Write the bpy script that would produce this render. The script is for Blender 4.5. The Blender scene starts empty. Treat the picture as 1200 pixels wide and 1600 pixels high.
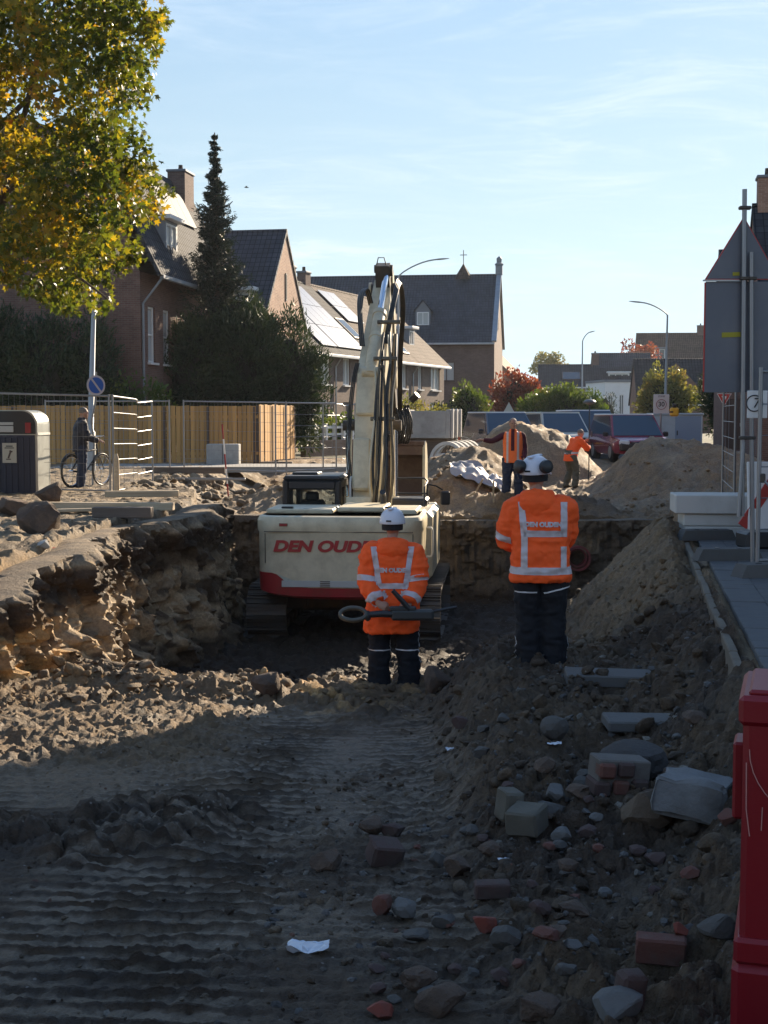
import bpy, bmesh, math, random
import numpy as np
from mathutils import Vector, Matrix, Euler
from mathutils.bvhtree import BVHTree

rnd = random.Random(7)
SC = bpy.context.scene
COL = SC.collection

# ------------------------------------------------------------------ camera
EYE = 1.57                       # metres above street level (z = 0)
PITCH = math.radians(4.08)
FPX = 2133.0                     # focal length in photo pixels (1200 x 1600)
cam_data = bpy.data.cameras.new('camera')
cam_data.sensor_fit = 'VERTICAL'
cam_data.sensor_height = 36.0
cam_data.sensor_width = 27.0
cam_data.lens = FPX * 36.0 / 1600.0
cam_data.clip_start = 0.1
cam_data.clip_end = 3000
cam = bpy.data.objects.new('camera', cam_data)
COL.objects.link(cam)
cam.location = (0, 0, EYE)
cam.rotation_euler = (math.pi / 2 - PITCH, 0, 0)
SC.camera = cam

# ------------------------------------------------------------------ sky and sun
SUN_AZ = math.radians(29.0)      # clockwise from +Y (the viewing direction)
SUN_EL = math.radians(22.0)
world = bpy.data.worlds.new('World')
SC.world = world
world.use_nodes = True
wn, wl = world.node_tree.nodes, world.node_tree.links
wn.clear()
w_out = wn.new('ShaderNodeOutputWorld')
w_bg = wn.new('ShaderNodeBackground')
w_sky = wn.new('ShaderNodeTexSky')
w_sky.sky_type = 'NISHITA'
w_sky.sun_disc = False
w_sky.sun_elevation = SUN_EL
w_sky.sun_rotation = SUN_AZ
w_sky.air_density = 1.0
w_sky.dust_density = 0.1
w_sky.ozone_density = 1.6
w_bg.inputs['Strength'].default_value = 0.055
# thin cirrus: the view direction projected on a high plane, two stretched noises
w_tc = wn.new('ShaderNodeTexCoord')
w_sep = wn.new('ShaderNodeSeparateXYZ')
wl.new(w_tc.outputs['Generated'], w_sep.inputs[0])
def wmath(op, a, b):
    n = wn.new('ShaderNodeMath'); n.operation = op
    for i, v in enumerate((a, b)):
        if isinstance(v, (int, float)): n.inputs[i].default_value = v
        else: wl.new(v, n.inputs[i])
    return n.outputs[0]
w_z = wmath('ADD', wmath('MAXIMUM', w_sep.outputs[2], 0.0), 0.12)
w_cmb = wn.new('ShaderNodeCombineXYZ')
wl.new(wmath('DIVIDE', w_sep.outputs[0], w_z), w_cmb.inputs[0])
wl.new(wmath('DIVIDE', w_sep.outputs[1], w_z), w_cmb.inputs[1])
def wnoise(sc, rot, scale, det, rough, dist):
    m = wn.new('ShaderNodeMapping'); m.inputs['Scale'].default_value = sc
    m.inputs['Rotation'].default_value = (0, 0, rot)
    wl.new(w_cmb.outputs[0], m.inputs[0])
    n = wn.new('ShaderNodeTexNoise'); n.inputs['Scale'].default_value = scale
    n.inputs['Detail'].default_value = det; n.inputs['Roughness'].default_value = rough
    n.inputs['Distortion'].default_value = dist
    wl.new(m.outputs[0], n.inputs['Vector'])
    return n.outputs[0]
def wramp(v, lo, hi):
    n = wn.new('ShaderNodeMapRange'); n.interpolation_type = 'SMOOTHSTEP'
    n.inputs[1].default_value = lo; n.inputs[2].default_value = hi
    wl.new(v, n.inputs[0]); return n.outputs[0]
c_big = wramp(wnoise((0.55, 0.55, 1), 0.3, 1.1, 2, 0.5, 0.2), 0.34, 0.62)
c_fine = wramp(wnoise((0.9, 1.9, 1), 0.75, 2.4, 8, 0.66, 0.7), 0.42, 0.80)
w_fac = wmath('MULTIPLY', wmath('MULTIPLY', c_big, c_fine), 0.85)
# thin high haze takes the yellow out of the low sky
w_l0 = wn.new('ShaderNodeRGBToBW'); wl.new(w_sky.outputs[0], w_l0.inputs[0])
w_gain = wmath('DIVIDE', 2.25, wmath('ADD', wmath('MULTIPLY', w_l0.outputs[0], 0.20), 1.0))   # evens out the glow round the sun
w_sc = wn.new('ShaderNodeVectorMath'); w_sc.operation = 'SCALE'; wl.new(w_sky.outputs[0], w_sc.inputs[0]); wl.new(w_gain, w_sc.inputs['Scale'])
w_hs = wn.new('ShaderNodeHueSaturation'); w_hs.inputs['Saturation'].default_value = 1.08; wl.new(w_sc.outputs[0], w_hs.inputs['Color'])
w_bw = wn.new('ShaderNodeRGBToBW'); wl.new(w_hs.outputs[0], w_bw.inputs[0])
w_tint = wn.new('ShaderNodeMix'); w_tint.data_type = 'RGBA'; w_tint.blend_type = 'MULTIPLY'; w_tint.inputs[0].default_value = 1.0
wl.new(w_bw.outputs[0], w_tint.inputs[6]); w_tint.inputs[7].default_value = (0.79, 1.01, 1.14, 1)
w_hz = wn.new('ShaderNodeMix'); w_hz.data_type = 'RGBA'
wl.new(wramp(w_sep.outputs[2], 0.55, -0.02), w_hz.inputs[0]); wl.new(w_hs.outputs[0], w_hz.inputs[6]); wl.new(w_tint.outputs[2], w_hz.inputs[7])
w_mix = wn.new('ShaderNodeMix'); w_mix.data_type = 'RGBA'
wl.new(w_fac, w_mix.inputs[0])
wl.new(w_hz.outputs[2], w_mix.inputs[6])
w_mix.inputs[7].default_value = (7.2, 8.0, 8.7, 1)
wl.new(w_mix.outputs[2], w_bg.inputs['Color'])
wl.new(w_bg.outputs[0], w_out.inputs[0])

sun_data = bpy.data.lights.new('sun', 'SUN')
sun_data.energy = 5.0
sun_data.angle = math.radians(0.5)
sun_data.color = (1.0, 0.82, 0.60)
sun = bpy.data.objects.new('sun', sun_data)
COL.objects.link(sun)
SUN_VEC = Vector((math.sin(SUN_AZ) * math.cos(SUN_EL), math.cos(SUN_AZ) * math.cos(SUN_EL), math.sin(SUN_EL)))
sun.rotation_euler = SUN_VEC.to_track_quat('Z', 'Y').to_euler()

SC.view_settings.view_transform = 'Standard'
SC.view_settings.look = 'None'
SC.view_settings.exposure = 1.32
SC.view_settings.gamma = 1.0
SC.view_settings.use_curve_mapping = False

# ------------------------------------------------------------------ helpers
def W(px, py, d):
    """the point of the place seen at photo pixel (px, py), at distance d along +Y"""
    u = (px - 600.0) / FPX; v = -(py - 800.0) / FPX
    c, s = math.cos(PITCH), math.sin(PITCH)
    dy = c + v * s; dz = -s + v * c
    return Vector((u / dy * d, d, EYE + dz / dy * d))
def X(px, d): return W(px, 648, d).x
def Z(py, d): return W(600, py, d).z

def _hash(ix, iy, iz, seed):
    h = (ix.astype(np.int64) * 374761393 + iy.astype(np.int64) * 668265263 + iz.astype(np.int64) * 2147483647 + seed * 1274126177) & 0xffffffff
    h = ((h ^ (h >> 13)) * 1274126177) & 0xffffffff
    h = ((h ^ (h >> 16)) * 2246822519) & 0xffffffff
    return ((h ^ (h >> 15)) & 0xffffff).astype(np.float64) / 0xffffff
def vn(x, y, z=0.0, seed=0):
    """value noise 0..1, vectorised"""
    x, y, z = np.broadcast_arrays(np.asarray(x, float), np.asarray(y, float), np.asarray(z, float))
    ix, iy, iz = np.floor(x), np.floor(y), np.floor(z)
    fx, fy, fz = x - ix, y - iy, z - iz
    fx = fx * fx * (3 - 2 * fx); fy = fy * fy * (3 - 2 * fy); fz = fz * fz * (3 - 2 * fz)
    out = 0
    for dx in (0, 1):
        for dy in (0, 1):
            for dz in (0, 1):
                w = (fx if dx else 1 - fx) * (fy if dy else 1 - fy) * (fz if dz else 1 - fz)
                out = out + w * _hash(ix + dx, iy + dy, iz + dz, seed)
    return out
def fbm(x, y, z=0.0, oct=4, seed=0, gain=0.5, ridged=False, billow=False):
    a, s, t, f = 1.0, 0.0, 0.0, 1.0
    for o in range(oct):
        n = vn(np.asarray(x) * f + o * 17.3, np.asarray(y) * f - o * 9.1, np.asarray(z) * f, seed + o)
        if ridged: n = 1 - abs(2 * n - 1)
        if billow: n = abs(2 * n - 1)
        s = s + a * n; t += a; a *= gain; f *= 2.03
    return s / t
def lumps(x, y, freq, seed=0):
    """a bed of rounded lumps: one dome of random height and size per cell"""
    x = np.asarray(x, float) * freq; y = np.asarray(y, float) * freq
    ix, iy = np.floor(x), np.floor(y); out = np.zeros(x.shape)
    for dx in (-1, 0, 1):
        for dy in (-1, 0, 1):
            cx, cy = ix + dx, iy + dy; z = cx * 0
            px = cx + _hash(cx, cy, z, seed); py = cy + _hash(cx, cy, z + 1, seed)
            r = 0.35 + 0.65 * _hash(cx, cy, z + 2, seed); a = _hash(cx, cy, z + 3, seed)
            ang = a * 6.28; u = (x - px) * np.cos(ang) + (y - py) * np.sin(ang); v = -(x - px) * np.sin(ang) + (y - py) * np.cos(ang)
            d2 = (u / r) ** 2 + (v / (r * 0.72)) ** 2
            out = np.maximum(out, r * np.sqrt(np.clip(1 - d2, 0, 1)))
    return out
def cells(x, y, freq, seed=0):
    """a flat random level per cell: blocky breaks"""
    x = np.asarray(x, float) * freq; y = np.asarray(y, float) * freq
    ix, iy = np.floor(x), np.floor(y); best = np.full(x.shape, 9.0); val = np.zeros(x.shape)
    for dx in (-1, 0, 1):
        for dy in (-1, 0, 1):
            cx, cy = ix + dx, iy + dy; z = cx * 0
            px = cx + _hash(cx, cy, z, seed); py = cy + _hash(cx, cy, z + 1, seed)
            d2 = (x - px) ** 2 + (y - py) ** 2; m = d2 < best
            best = np.where(m, d2, best); val = np.where(m, _hash(cx, cy, z + 3, seed) + 0.5 * (x - px) * (_hash(cx, cy, z + 4, seed) - .5), val)
    return val
def sstep(a, b, x):
    t = np.clip((np.asarray(x, float) - a) / (b - a), 0, 1)
    return t * t * (3 - 2 * t)

# ------------------------------------------------------------------ materials
MATS = {}
def nt(name):
    m = bpy.data.materials.new(name); m.use_nodes = True
    n, l = m.node_tree.nodes, m.node_tree.links
    return m, n, l, n['Principled BSDF']
def noise_node(n, l, vec, scale, detail=5, rough=0.6, dist=0.0):
    t = n.new('ShaderNodeTexNoise'); t.inputs['Scale'].default_value = scale
    t.inputs['Detail'].default_value = detail; t.inputs['Roughness'].default_value = rough
    t.inputs['Distortion'].default_value = dist
    l.new(vec, t.inputs['Vector']); return t.outputs[0]
def rng(n, l, v, a, b, c=0.0, d=1.0):
    r = n.new('ShaderNodeMapRange'); r.inputs[1].default_value = a; r.inputs[2].default_value = b
    r.inputs[3].default_value = c; r.inputs[4].default_value = d
    l.new(v, r.inputs[0]); return r.outputs[0]
def mixc(n, l, fac, c1, c2, mode='MIX'):
    m = n.new('ShaderNodeMix'); m.data_type = 'RGBA'; m.blend_type = mode
    for i, v in ((0, fac), (6, c1), (7, c2)):
        if isinstance(v, (int, float)): m.inputs[i].default_value = v
        elif isinstance(v, (tuple, list)): m.inputs[i].default_value = (*v[:3], 1)
        else: l.new(v, m.inputs[i])
    return m.outputs[2]
def bump(n, l, h, strength, dist, base=None):
    b = n.new('ShaderNodeBump'); b.inputs['Strength'].default_value = strength
    b.inputs['Distance'].default_value = dist
    l.new(h, b.inputs['Height'])
    if base is not None: l.new(base, b.inputs['Normal'])
    return b.outputs[0]
def mat(name, col, rough=0.6, metal=0.0, dirt=None, dirt_amt=0.35, scale=3.0, bmp=0.0, bscale=40.0, bdist=0.01, var=0.0, spec=None, coat=0.0):
    """plain material: base colour, blotches of a second colour, brightness variation, fine relief"""
    if name in MATS: return MATS[name]
    m, n, l, p = nt(name)
    tc = n.new('ShaderNodeTexCoord').outputs['Object']
    c = None
    if dirt is not None:
        f = rng(n, l, noise_node(n, l, tc, scale, 7, 0.65, 0.3), 0.45, 0.7, 0, dirt_amt)
        c = mixc(n, l, f, col, dirt)
    if var:
        f2 = rng(n, l, noise_node(n, l, tc, scale * 2.7, 5, 0.6), 0.3, 0.7, 1 - var, 1 + var)
        cc = n.new('ShaderNodeCombineColor')
        for i in range(3): l.new(f2, cc.inputs[i])
        c = mixc(n, l, 1.0, c if c is not None else col, cc.outputs[0], 'MULTIPLY')
    if c is None: p.inputs['Base Color'].default_value = (*col, 1)
    else: l.new(c, p.inputs['Base Color'])
    p.inputs['Roughness'].default_value = rough
    p.inputs['Metallic'].default_value = metal
    if spec is not None: p.inputs['Specular IOR Level'].default_value = spec
    if coat: p.inputs['Coat Weight'].default_value = coat
    if bmp: l.new(bump(n, l, noise_node(n, l, tc, bscale, 5, 0.65), bmp, bdist), p.inputs['Normal'])
    MATS[name] = m
    return m
def brick_mat(name, c1, c2, mortar, scale=1.0):
    if name in MATS: return MATS[name]
    m, n, l, p = nt(name)
    uv = n.new('ShaderNodeTexCoord').outputs['UV']
    b = n.new('ShaderNodeTexBrick'); l.new(uv, b.inputs['Vector'])
    b.inputs['Color1'].default_value = (*c1, 1); b.inputs['Color2'].default_value = (*c2, 1)
    b.inputs['Mortar'].default_value = (*mortar, 1); b.inputs['Scale'].default_value = scale
    b.inputs['Mortar Size'].default_value = 0.006; b.inputs['Brick Width'].default_value = 0.215
    b.inputs['Row Height'].default_value = 0.0625; b.inputs['Mortar Smooth'].default_value = 0.2
    v = rng(n, l, noise_node(n, l, uv, 1.3, 6, 0.7), 0.25, 0.75, 0.72, 1.25)
    cc = n.new('ShaderNodeCombineColor')
    for i in range(3): l.new(v, cc.inputs[i])
    l.new(mixc(n, l, 1.0, b.outputs[0], cc.outputs[0], 'MULTIPLY'), p.inputs['Base Color'])
    l.new(bump(n, l, b.outputs['Fac'], -0.5, 0.01), p.inputs['Normal'])
    p.inputs['Roughness'].default_value = 0.9
    MATS[name] = m; return m
def roof_mat(name, c1, c2, tw=0.26, th=0.33, rough=0.8):
    """pan tiles: rows with a stepped edge and rounded columns, as relief and colour"""
    if name in MATS: return MATS[name]
    m, n, l, p = nt(name)
    uv = n.new('ShaderNodeTexCoord').outputs['UV']
    b = n.new('ShaderNodeTexBrick'); l.new(uv, b.inputs['Vector'])
    b.offset = 0.0
    b.inputs['Color1'].default_value = (*c1, 1); b.inputs['Color2'].default_value = (*c2, 1)
    b.inputs['Mortar'].default_value = (c1[0] * .35, c1[1] * .35, c1[2] * .35, 1)
    b.inputs['Scale'].default_value = 1; b.inputs['Mortar Size'].default_value = 0.018
    b.inputs['Brick Width'].default_value = tw; b.inputs['Row Height'].default_value = th
    b.inputs['Mortar Smooth'].default_value = 0.4
    v = rng(n, l, noise_node(n, l, uv, 0.9, 7, 0.7), 0.25, 0.75, 0.6, 1.35)
    cc = n.new('ShaderNodeCombineColor')
    for i in range(3): l.new(v, cc.inputs[i])
    l.new(mixc(n, l, 1.0, b.outputs[0], cc.outputs[0], 'MULTIPLY'), p.inputs['Base Color'])
    sx = n.new('ShaderNodeSeparateXYZ'); l.new(uv, sx.inputs[0])
    def mm(op, a, bb):
        q = n.new('ShaderNodeMath'); q.operation = op
        for i, t in enumerate((a, bb)):
            if isinstance(t, (int, float)): q.inputs[i].default_value = t
            else: l.new(t, q.inputs[i])
        return q.outputs[0]
    hu = mm('SINE', mm('MULTIPLY', sx.outputs[0], 2 * math.pi / tw), 0)
    hv = mm('FRACT', mm('DIVIDE', sx.outputs[1], th), 0)
    h = mm('SUBTRACT', mm('MULTIPLY', hu, 0.4), hv)
    l.new(bump(n, l, h, 0.8, 0.03), p.inputs['Normal'])
    p.inputs['Specular IOR Level'].default_value = 0.12
    p.inputs['Roughness'].default_value = rough
    MATS[name] = m; return m
def glass_mat(name, col=(0.02, 0.025, 0.03), rough=0.06):
    if name in MATS: return MATS[name]
    m, n, l, p = nt(name)
    p.inputs['Base Color'].default_value = (*col, 1)
    p.inputs['Roughness'].default_value = rough
    p.inputs['Specular IOR Level'].default_value = 0.8
    MATS[name] = m; return m
def wood_mat(name, c1, c2, rough=0.75, axis=2):
    if name in MATS: return MATS[name]
    m, n, l, p = nt(name)
    tc = n.new('ShaderNodeTexCoord').outputs['Object']
    oi = n.new('ShaderNodeObjectInfo').outputs['Random']
    mp = n.new('ShaderNodeMapping'); s = [14.0, 14.0, 14.0]; s[axis] = 0.8
    mp.inputs['Scale'].default_value = s
    l.new(tc, mp.inputs[0])
    f = noise_node(n, l, mp.outputs[0], 1.6, 6, 0.65, 0.6)
    c = mixc(n, l, rng(n, l, f, 0.3, 0.72), c1, c2)
    v = rng(n, l, oi, 0, 1, 0.72, 1.22)
    cc = n.new('ShaderNodeCombineColor')
    for i in range(3): l.new(v, cc.inputs[i])
    l.new(mixc(n, l, 1.0, c, cc.outputs[0], 'MULTIPLY'), p.inputs['Base Color'])
    l.new(bump(n, l, f, 0.35, 0.006), p.inputs['Normal'])
    p.inputs['Roughness'].default_value = rough
    MATS[name] = m; return m
def soil_mat(name, fine=1.0, rough=0.95):
    """soil: colour attribute (kind of soil), patches of damp, grains and crumbs as relief"""
    if name in MATS: return MATS[name]
    m, n, l, p = nt(name)
    tc = n.new('ShaderNodeTexCoord').outputs['Object']
    at = n.new('ShaderNodeAttribute'); at.attribute_name = 'soil'
    f1 = noise_node(n, l, tc, 2.3, 8, 0.7, 0.4)
    f2 = noise_node(n, l, tc, 23.0, 6, 0.7)
    f3 = noise_node(n, l, tc, 110.0, 3, 0.6)
    v = rng(n, l, f1, 0.3, 0.7, 0.62, 1.42)
    v2 = rng(n, l, f2, 0.3, 0.72, 0.66, 1.4)
    cc = n.new('ShaderNodeCombineColor')
    q = n.new('ShaderNodeMath'); q.operation = 'MULTIPLY'; l.new(v, q.inputs[0]); l.new(v2, q.inputs[1])
    for i in range(3): l.new(q.outputs[0], cc.inputs[i])
    c = mixc(n, l, 1.0, at.outputs['Color'], cc.outputs[0], 'MULTIPLY')
    # light specks: small stones, mortar crumbs, shell
    vo = n.new('ShaderNodeTexVoronoi'); vo.inputs['Scale'].default_value = 26.0
    l.new(tc, vo.inputs['Vector'])
    sp = n.new('ShaderNodeSeparateColor'); l.new(vo.outputs['Color'], sp.inputs[0])
    g = n.new('ShaderNodeMath'); g.operation = 'GREATER_THAN'; g.inputs[1].default_value = 0.93; l.new(sp.outputs[0], g.inputs[0])
    d = rng(n, l, vo.outputs['Distance'], 0.22, 0.16, 0, 1)
    gd = n.new('ShaderNodeMath'); gd.operation = 'MULTIPLY'; l.new(g.outputs[0], gd.inputs[0]); l.new(d, gd.inputs[1])
    gd2 = n.new('ShaderNodeMath'); gd2.operation = 'MULTIPLY'; l.new(gd.outputs[0], gd2.inputs[0]); gd2.inputs[1].default_value = 0.6
    c2 = mixc(n, l, gd2.outputs[0], c, (0.34, 0.31, 0.28))
    l.new(c2, p.inputs['Base Color'])
    b1 = bump(n, l, f2, 0.9 * fine, 0.05)
    b2 = bump(n, l, f3, 0.7 * fine, 0.012, b1)
    l.new(b2, p.inputs['Normal'])
    ro = n.new('ShaderNodeMath'); ro.operation = 'MULTIPLY'; l.new(rng(n, l, f1, 0.35, 0.65, 0.62, 0.95), ro.inputs[0]); l.new(at.outputs['Alpha'], ro.inputs[1])
    l.new(ro.outputs[0], p.inputs['Roughness'])   # damp and dry patches; alpha below 1 where the soil is pressed smooth
    p.inputs['Specular IOR Level'].default_value = 0.4
    MATS[name] = m; return m
def leaf_mat(name, cols, trans=0.5, rough=0.45, clump=0.6):
    """leaves: colour per leaf (random per island) plus clump-sized drift; lets light through"""
    if name in MATS: return MATS[name]
    m, n, l, p = nt(name)
    geo = n.new('ShaderNodeNewGeometry')
    tc = n.new('ShaderNodeTexCoord').outputs['Object']
    f = noise_node(n, l, tc, clump, 3, 0.6)
    s = n.new('ShaderNodeMath'); s.operation = 'ADD'
    l.new(rng(n, l, geo.outputs['Random Per Island'], 0, 1, -0.2, 0.2), s.inputs[0])
    l.new(rng(n, l, f, 0.3, 0.7, 0.1, 0.9), s.inputs[1])
    r = n.new('ShaderNodeValToRGB'); l.new(s.outputs[0], r.inputs[0])
    e = r.color_ramp.elements
    while len(e) < len(cols): e.new(0.5)
    for i, (pos, c) in enumerate(cols):
        e[i].position = pos; e[i].color = (*c, 1)
    l.new(r.outputs[0], p.inputs['Base Color'])
    p.inputs['Roughness'].default_value = rough
    p.inputs['Specular IOR Level'].default_value = 0.3
    t = n.new('ShaderNodeBsdfTranslucent')
    l.new(mixc(n, l, 1.0, r.outputs[0], (1.5, 1.35, 0.5), 'MULTIPLY'), t.inputs[0])
    mx = n.new('ShaderNodeMixShader'); mx.inputs[0].default_value = trans
    l.new(p.outputs[0], mx.inputs[1]); l.new(t.outputs[0], mx.inputs[2])
    l.new(mx.outputs[0], n['Material Output'].inputs[0])
    MATS[name] = m; return m

# ------------------------------------------------------------------ mesh builder
def RZ(a): return Matrix.Rotation(a, 3, 'Z')
def ROT(x=0, y=0, z=0): return Euler((x, y, z)).to_matrix()
def frame_from(d):
    d = Vector(d).normalized()
    a = Vector((0, 0, 1)) if abs(d.z) < 0.95 else Vector((1, 0, 0))
    u = d.cross(a).normalized(); v = d.cross(u).normalized()
    return u, v
class MB:
    """collects shapes and links them as ONE mesh object"""
    def __init__(self): self.v = []; self.f = []; self.m = []
    def add(self, vs, fs, mi=0):
        o = len(self.v)
        self.v.extend([tuple(p) for p in vs])
        self.f.extend([tuple(i + o for i in f) for f in fs]); self.m.extend([mi] * len(fs)); return self
    def box(self, c, s, R=None, bev=0.0, mi=0):
        hx, hy, hz = s[0] / 2, s[1] / 2, s[2] / 2
        c = Vector(c)
        b = min(bev, hx * .9, hy * .9, hz * .9)
        if b <= 0:
            vs = [Vector((x, y, z)) for x in (-hx, hx) for y in (-hy, hy) for z in (-hz, hz)]
            fs = [(0, 1, 3, 2), (4, 6, 7, 5), (0, 4, 5, 1), (2, 3, 7, 6), (0, 2, 6, 4), (1, 5, 7, 3)]
        else:
            vs, idx = [], {}
            for sx in (-1, 1):
                for sy in (-1, 1):
                    for sz in (-1, 1):
                        for a in range(3):
                            p = [sx * (hx - b), sy * (hy - b), sz * (hz - b)]
                            p[a] = (sx * hx, sy * hy, sz * hz)[a]
                            idx[(sx, sy, sz, a)] = len(vs); vs.append(Vector(p))
            fs = []
            for a in range(3):
                o = [i for i in range(3) if i != a]
                for s_ in (-1, 1):
                    q = []
                    for (t0, t1) in ((-1, -1), (1, -1), (1, 1), (-1, 1)):
                        k = [0, 0, 0]; k[a] = s_; k[o[0]] = t0; k[o[1]] = t1
                        q.append(idx[(*k, a)])
                    flip = (s_ < 0) != (a == 1)
                    fs.append(tuple(q[::-1] if flip else q))
            for a in range(3):
                o = [i for i in range(3) if i != a]
                for t0 in (-1, 1):
                    for t1 in (-1, 1):
                        q = []
                        for (e, ax) in ((-1, o[0]), (1, o[0]), (1, o[1]), (-1, o[1])):
                            k = [0, 0, 0]; k[a] = e; k[o[0]] = t0; k[o[1]] = t1
                            q.append(idx[(*k, ax)])
                        fs.append(tuple(q))
            for sx in (-1, 1):
                for sy in (-1, 1):
                    for sz in (-1, 1):
                        fs.append(tuple(idx[(sx, sy, sz, a)] for a in range(3)))
        if R is not None: vs = [R @ p for p in vs]
        return self.add([p + c for p in vs], fs, mi)
    def tube(self, pts, rad, n=8, mi=0, caps=True, sq=1.0, up=None):
        """swept circle (or ellipse: sq is the ratio along the second axis)"""
        pts = [Vector(p) for p in pts]
        if isinstance(rad, (int, float)): rad = [rad] * len(pts)
        o = len(self.v); u = None
        for i, p in enumerate(pts):
            d = (pts[min(i + 1, len(pts) - 1)] - pts[max(i - 1, 0)])
            if d.length < 1e-9: d = Vector((0, 0, 1))
            d.normalize()
            if u is None:
                if up is not None:
                    u = Vector(up); u = (u - d * u.dot(d)).normalized()
                else: u = frame_from(d)[0]
            else:
                u = (u - d * u.dot(d))
                u = u.normalized() if u.length > 1e-6 else frame_from(d)[0]
            v = d.cross(u)
            for k in range(n):
                a = 2 * math.pi * k / n
                self.v.append(tuple(p + u * (math.cos(a) * rad[i]) + v * (math.sin(a) * rad[i] * sq)))
        for i in range(len(pts) - 1):
            for k in range(n):
                k2 = (k + 1) % n
                self.f.append((o + i * n + k, o + i * n + k2, o + (i + 1) * n + k2, o + (i + 1) * n + k)); self.m.append(mi)
        if caps:
            self.f.append(tuple(o + k for k in range(n))[::-1]); self.m.append(mi)
            e = o + (len(pts) - 1) * n
            self.f.append(tuple(e + k for k in range(n))); self.m.append(mi)
        return self
    def rings(self, rings, mi=0, caps=True, closed=True):
        """loft through lists of points of equal length"""
        o = len(self.v); n = len(rings[0])
        for r in rings: self.v.extend([tuple(p) for p in r])
        for i in range(len(rings) - 1):
            for k in range(n if closed else n - 1):
                k2 = (k + 1) % n
                self.f.append((o + i * n + k, o + i * n + k2, o + (i + 1) * n + k2, o + (i + 1) * n + k)); self.m.append(mi)
        if caps:
            self.f.append(tuple(o + k for k in range(n))[::-1]); self.m.append(mi)
            e = o + (len(rings) - 1) * n
            self.f.append(tuple(e + k for k in range(n))); self.m.append(mi)
        return self
    def prism(self, poly, depth, M, mi=0):
        """polygon in the local xy plane, extruded along local z by depth; M is a 4x4 matrix"""
        n = len(poly)
        vs = [M @ Vector((p[0], p[1], 0)) for p in poly] + [M @ Vector((p[0], p[1], depth)) for p in poly]
        fs = [tuple(range(n))[::-1], tuple(range(n, 2 * n))] + [(i, (i + 1) % n, n + (i + 1) % n, n + i) for i in range(n)]
        return self.add(vs, fs, mi)
    def lathe(self, prof, n=16, c=(0, 0, 0), R=None, mi=0, a0=0, a1=2 * math.pi, sx=1, sy=1):
        full = abs(a1 - a0 - 2 * math.pi) < 1e-6
        o = len(self.v); c = Vector(c); m = n if full else n + 1
        for r, z in prof:
            for k in range(m):
                a = a0 + (a1 - a0) * k / n
                p = Vector((r * math.cos(a) * sx, r * math.sin(a) * sy, z))
                if R is not None: p = R @ p
                self.v.append(tuple(p + c))
        for i in range(len(prof) - 1):
            for k in range(n):
                k2 = (k + 1) % m
                self.f.append((o + i * m + k, o + i * m + k2, o + (i + 1) * m + k2, o + (i + 1) * m + k)); self.m.append(mi)
        return self
    def lump(self, c, s, seed=0, sub=2, rough=0.25, R=None, mi=0, flat=0.0):
        """an uneven stone or clod"""
        vs, fs = ICO[sub]
        P = np.array(vs)
        n = fbm(P[:, 0] * 1.3 + seed * 3.7, P[:, 1] * 1.3 + 5, P[:, 2] * 1.3, 3, seed) - 0.5
        n2 = fbm(P[:, 0] * 4.5 + seed, P[:, 1] * 4.5, P[:, 2] * 4.5, 3, seed + 7) - 0.5
        P = P * (1 + rough * 2.2 * n + rough * 0.7 * n2)[:, None]
        if flat:  # cut planes give broken faces
            r2 = random.Random(seed)
            for k in range(13):
                d = np.array([r2.gauss(0, 1) for _ in range(3)]); d /= np.linalg.norm(d)
                h = P @ d; lim = 0.50 + 0.36 * r2.random()
                P = P - np.outer(np.maximum(h - lim, 0) * flat, d)
        P = P * np.array(s)
        if R is not None: P = P @ np.array(R).T
        return self.add(P + np.array(c), fs, mi)
    def obj(self, name, mats, parent=None, smooth=None, loc=None, soil=None):
        me = bpy.data.meshes.new(name)
        me.from_pydata([tuple(p) for p in self.v], [], self.f)
        if not isinstance(mats, (list, tuple)): mats = [mats]
        for mm in mats: me.materials.append(mm)
        if len(mats) > 1: me.polygons.foreach_set('material_index', self.m)
        uv_metres(me)
        if soil is not None: soil_attr(me, soil)
        return link(name, me, parent, smooth, loc)
def uv_metres(me):
    nf = len(me.polygons); nl = len(me.loops)
    if nf == 0: return
    no = np.zeros(nf * 3); me.polygons.foreach_get('normal', no); no = no.reshape(-1, 3)
    ls = np.zeros(nf, int); lt = np.zeros(nf, int)
    me.polygons.foreach_get('loop_start', ls); me.polygons.foreach_get('loop_total', lt)
    vi = np.zeros(nl, int); me.loops.foreach_get('vertex_index', vi)
    co = np.zeros(len(me.vertices) * 3); me.vertices.foreach_get('co', co); co = co.reshape(-1, 3)
    t = np.stack([-no[:, 1], no[:, 0], np.zeros(nf)], 1)
    ln = np.linalg.norm(t, axis=1); flat = ln < 0.05
    t[flat] = (1, 0, 0); t /= np.maximum(np.linalg.norm(t, axis=1), 1e-9)[:, None]
    b = np.cross(no, t)
    fi = np.repeat(np.arange(nf), lt)
    P = co[vi]
    uv = np.stack([(P * t[fi]).sum(1), (P * b[fi]).sum(1)], 1)
    lay = me.uv_layers.new(name='UVMap')
    lay.data.foreach_set('uv', uv.astype(np.float32).ravel())
def soil_attr(me, col):
    a = me.color_attributes.new('soil', 'FLOAT_COLOR', 'POINT')
    n = len(me.vertices)
    c = np.ones((n, 4), np.float32); col = np.asarray(col); c[:, :col.shape[-1]] = col
    a.data.foreach_set('color', c.ravel())
def link(name, me, parent=None, smooth=None, loc=None):
    if smooth is not None:
        me.polygons.foreach_set('use_smooth', [True] * len(me.polygons))
        if smooth < 179: me.set_sharp_from_angle(angle=math.radians(smooth))
    o = bpy.data.objects.new(name, me); COL.objects.link(o)
    if parent is not None: o.parent = parent
    if loc is not None: o.location = loc
    return o
ICO = {}
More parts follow.
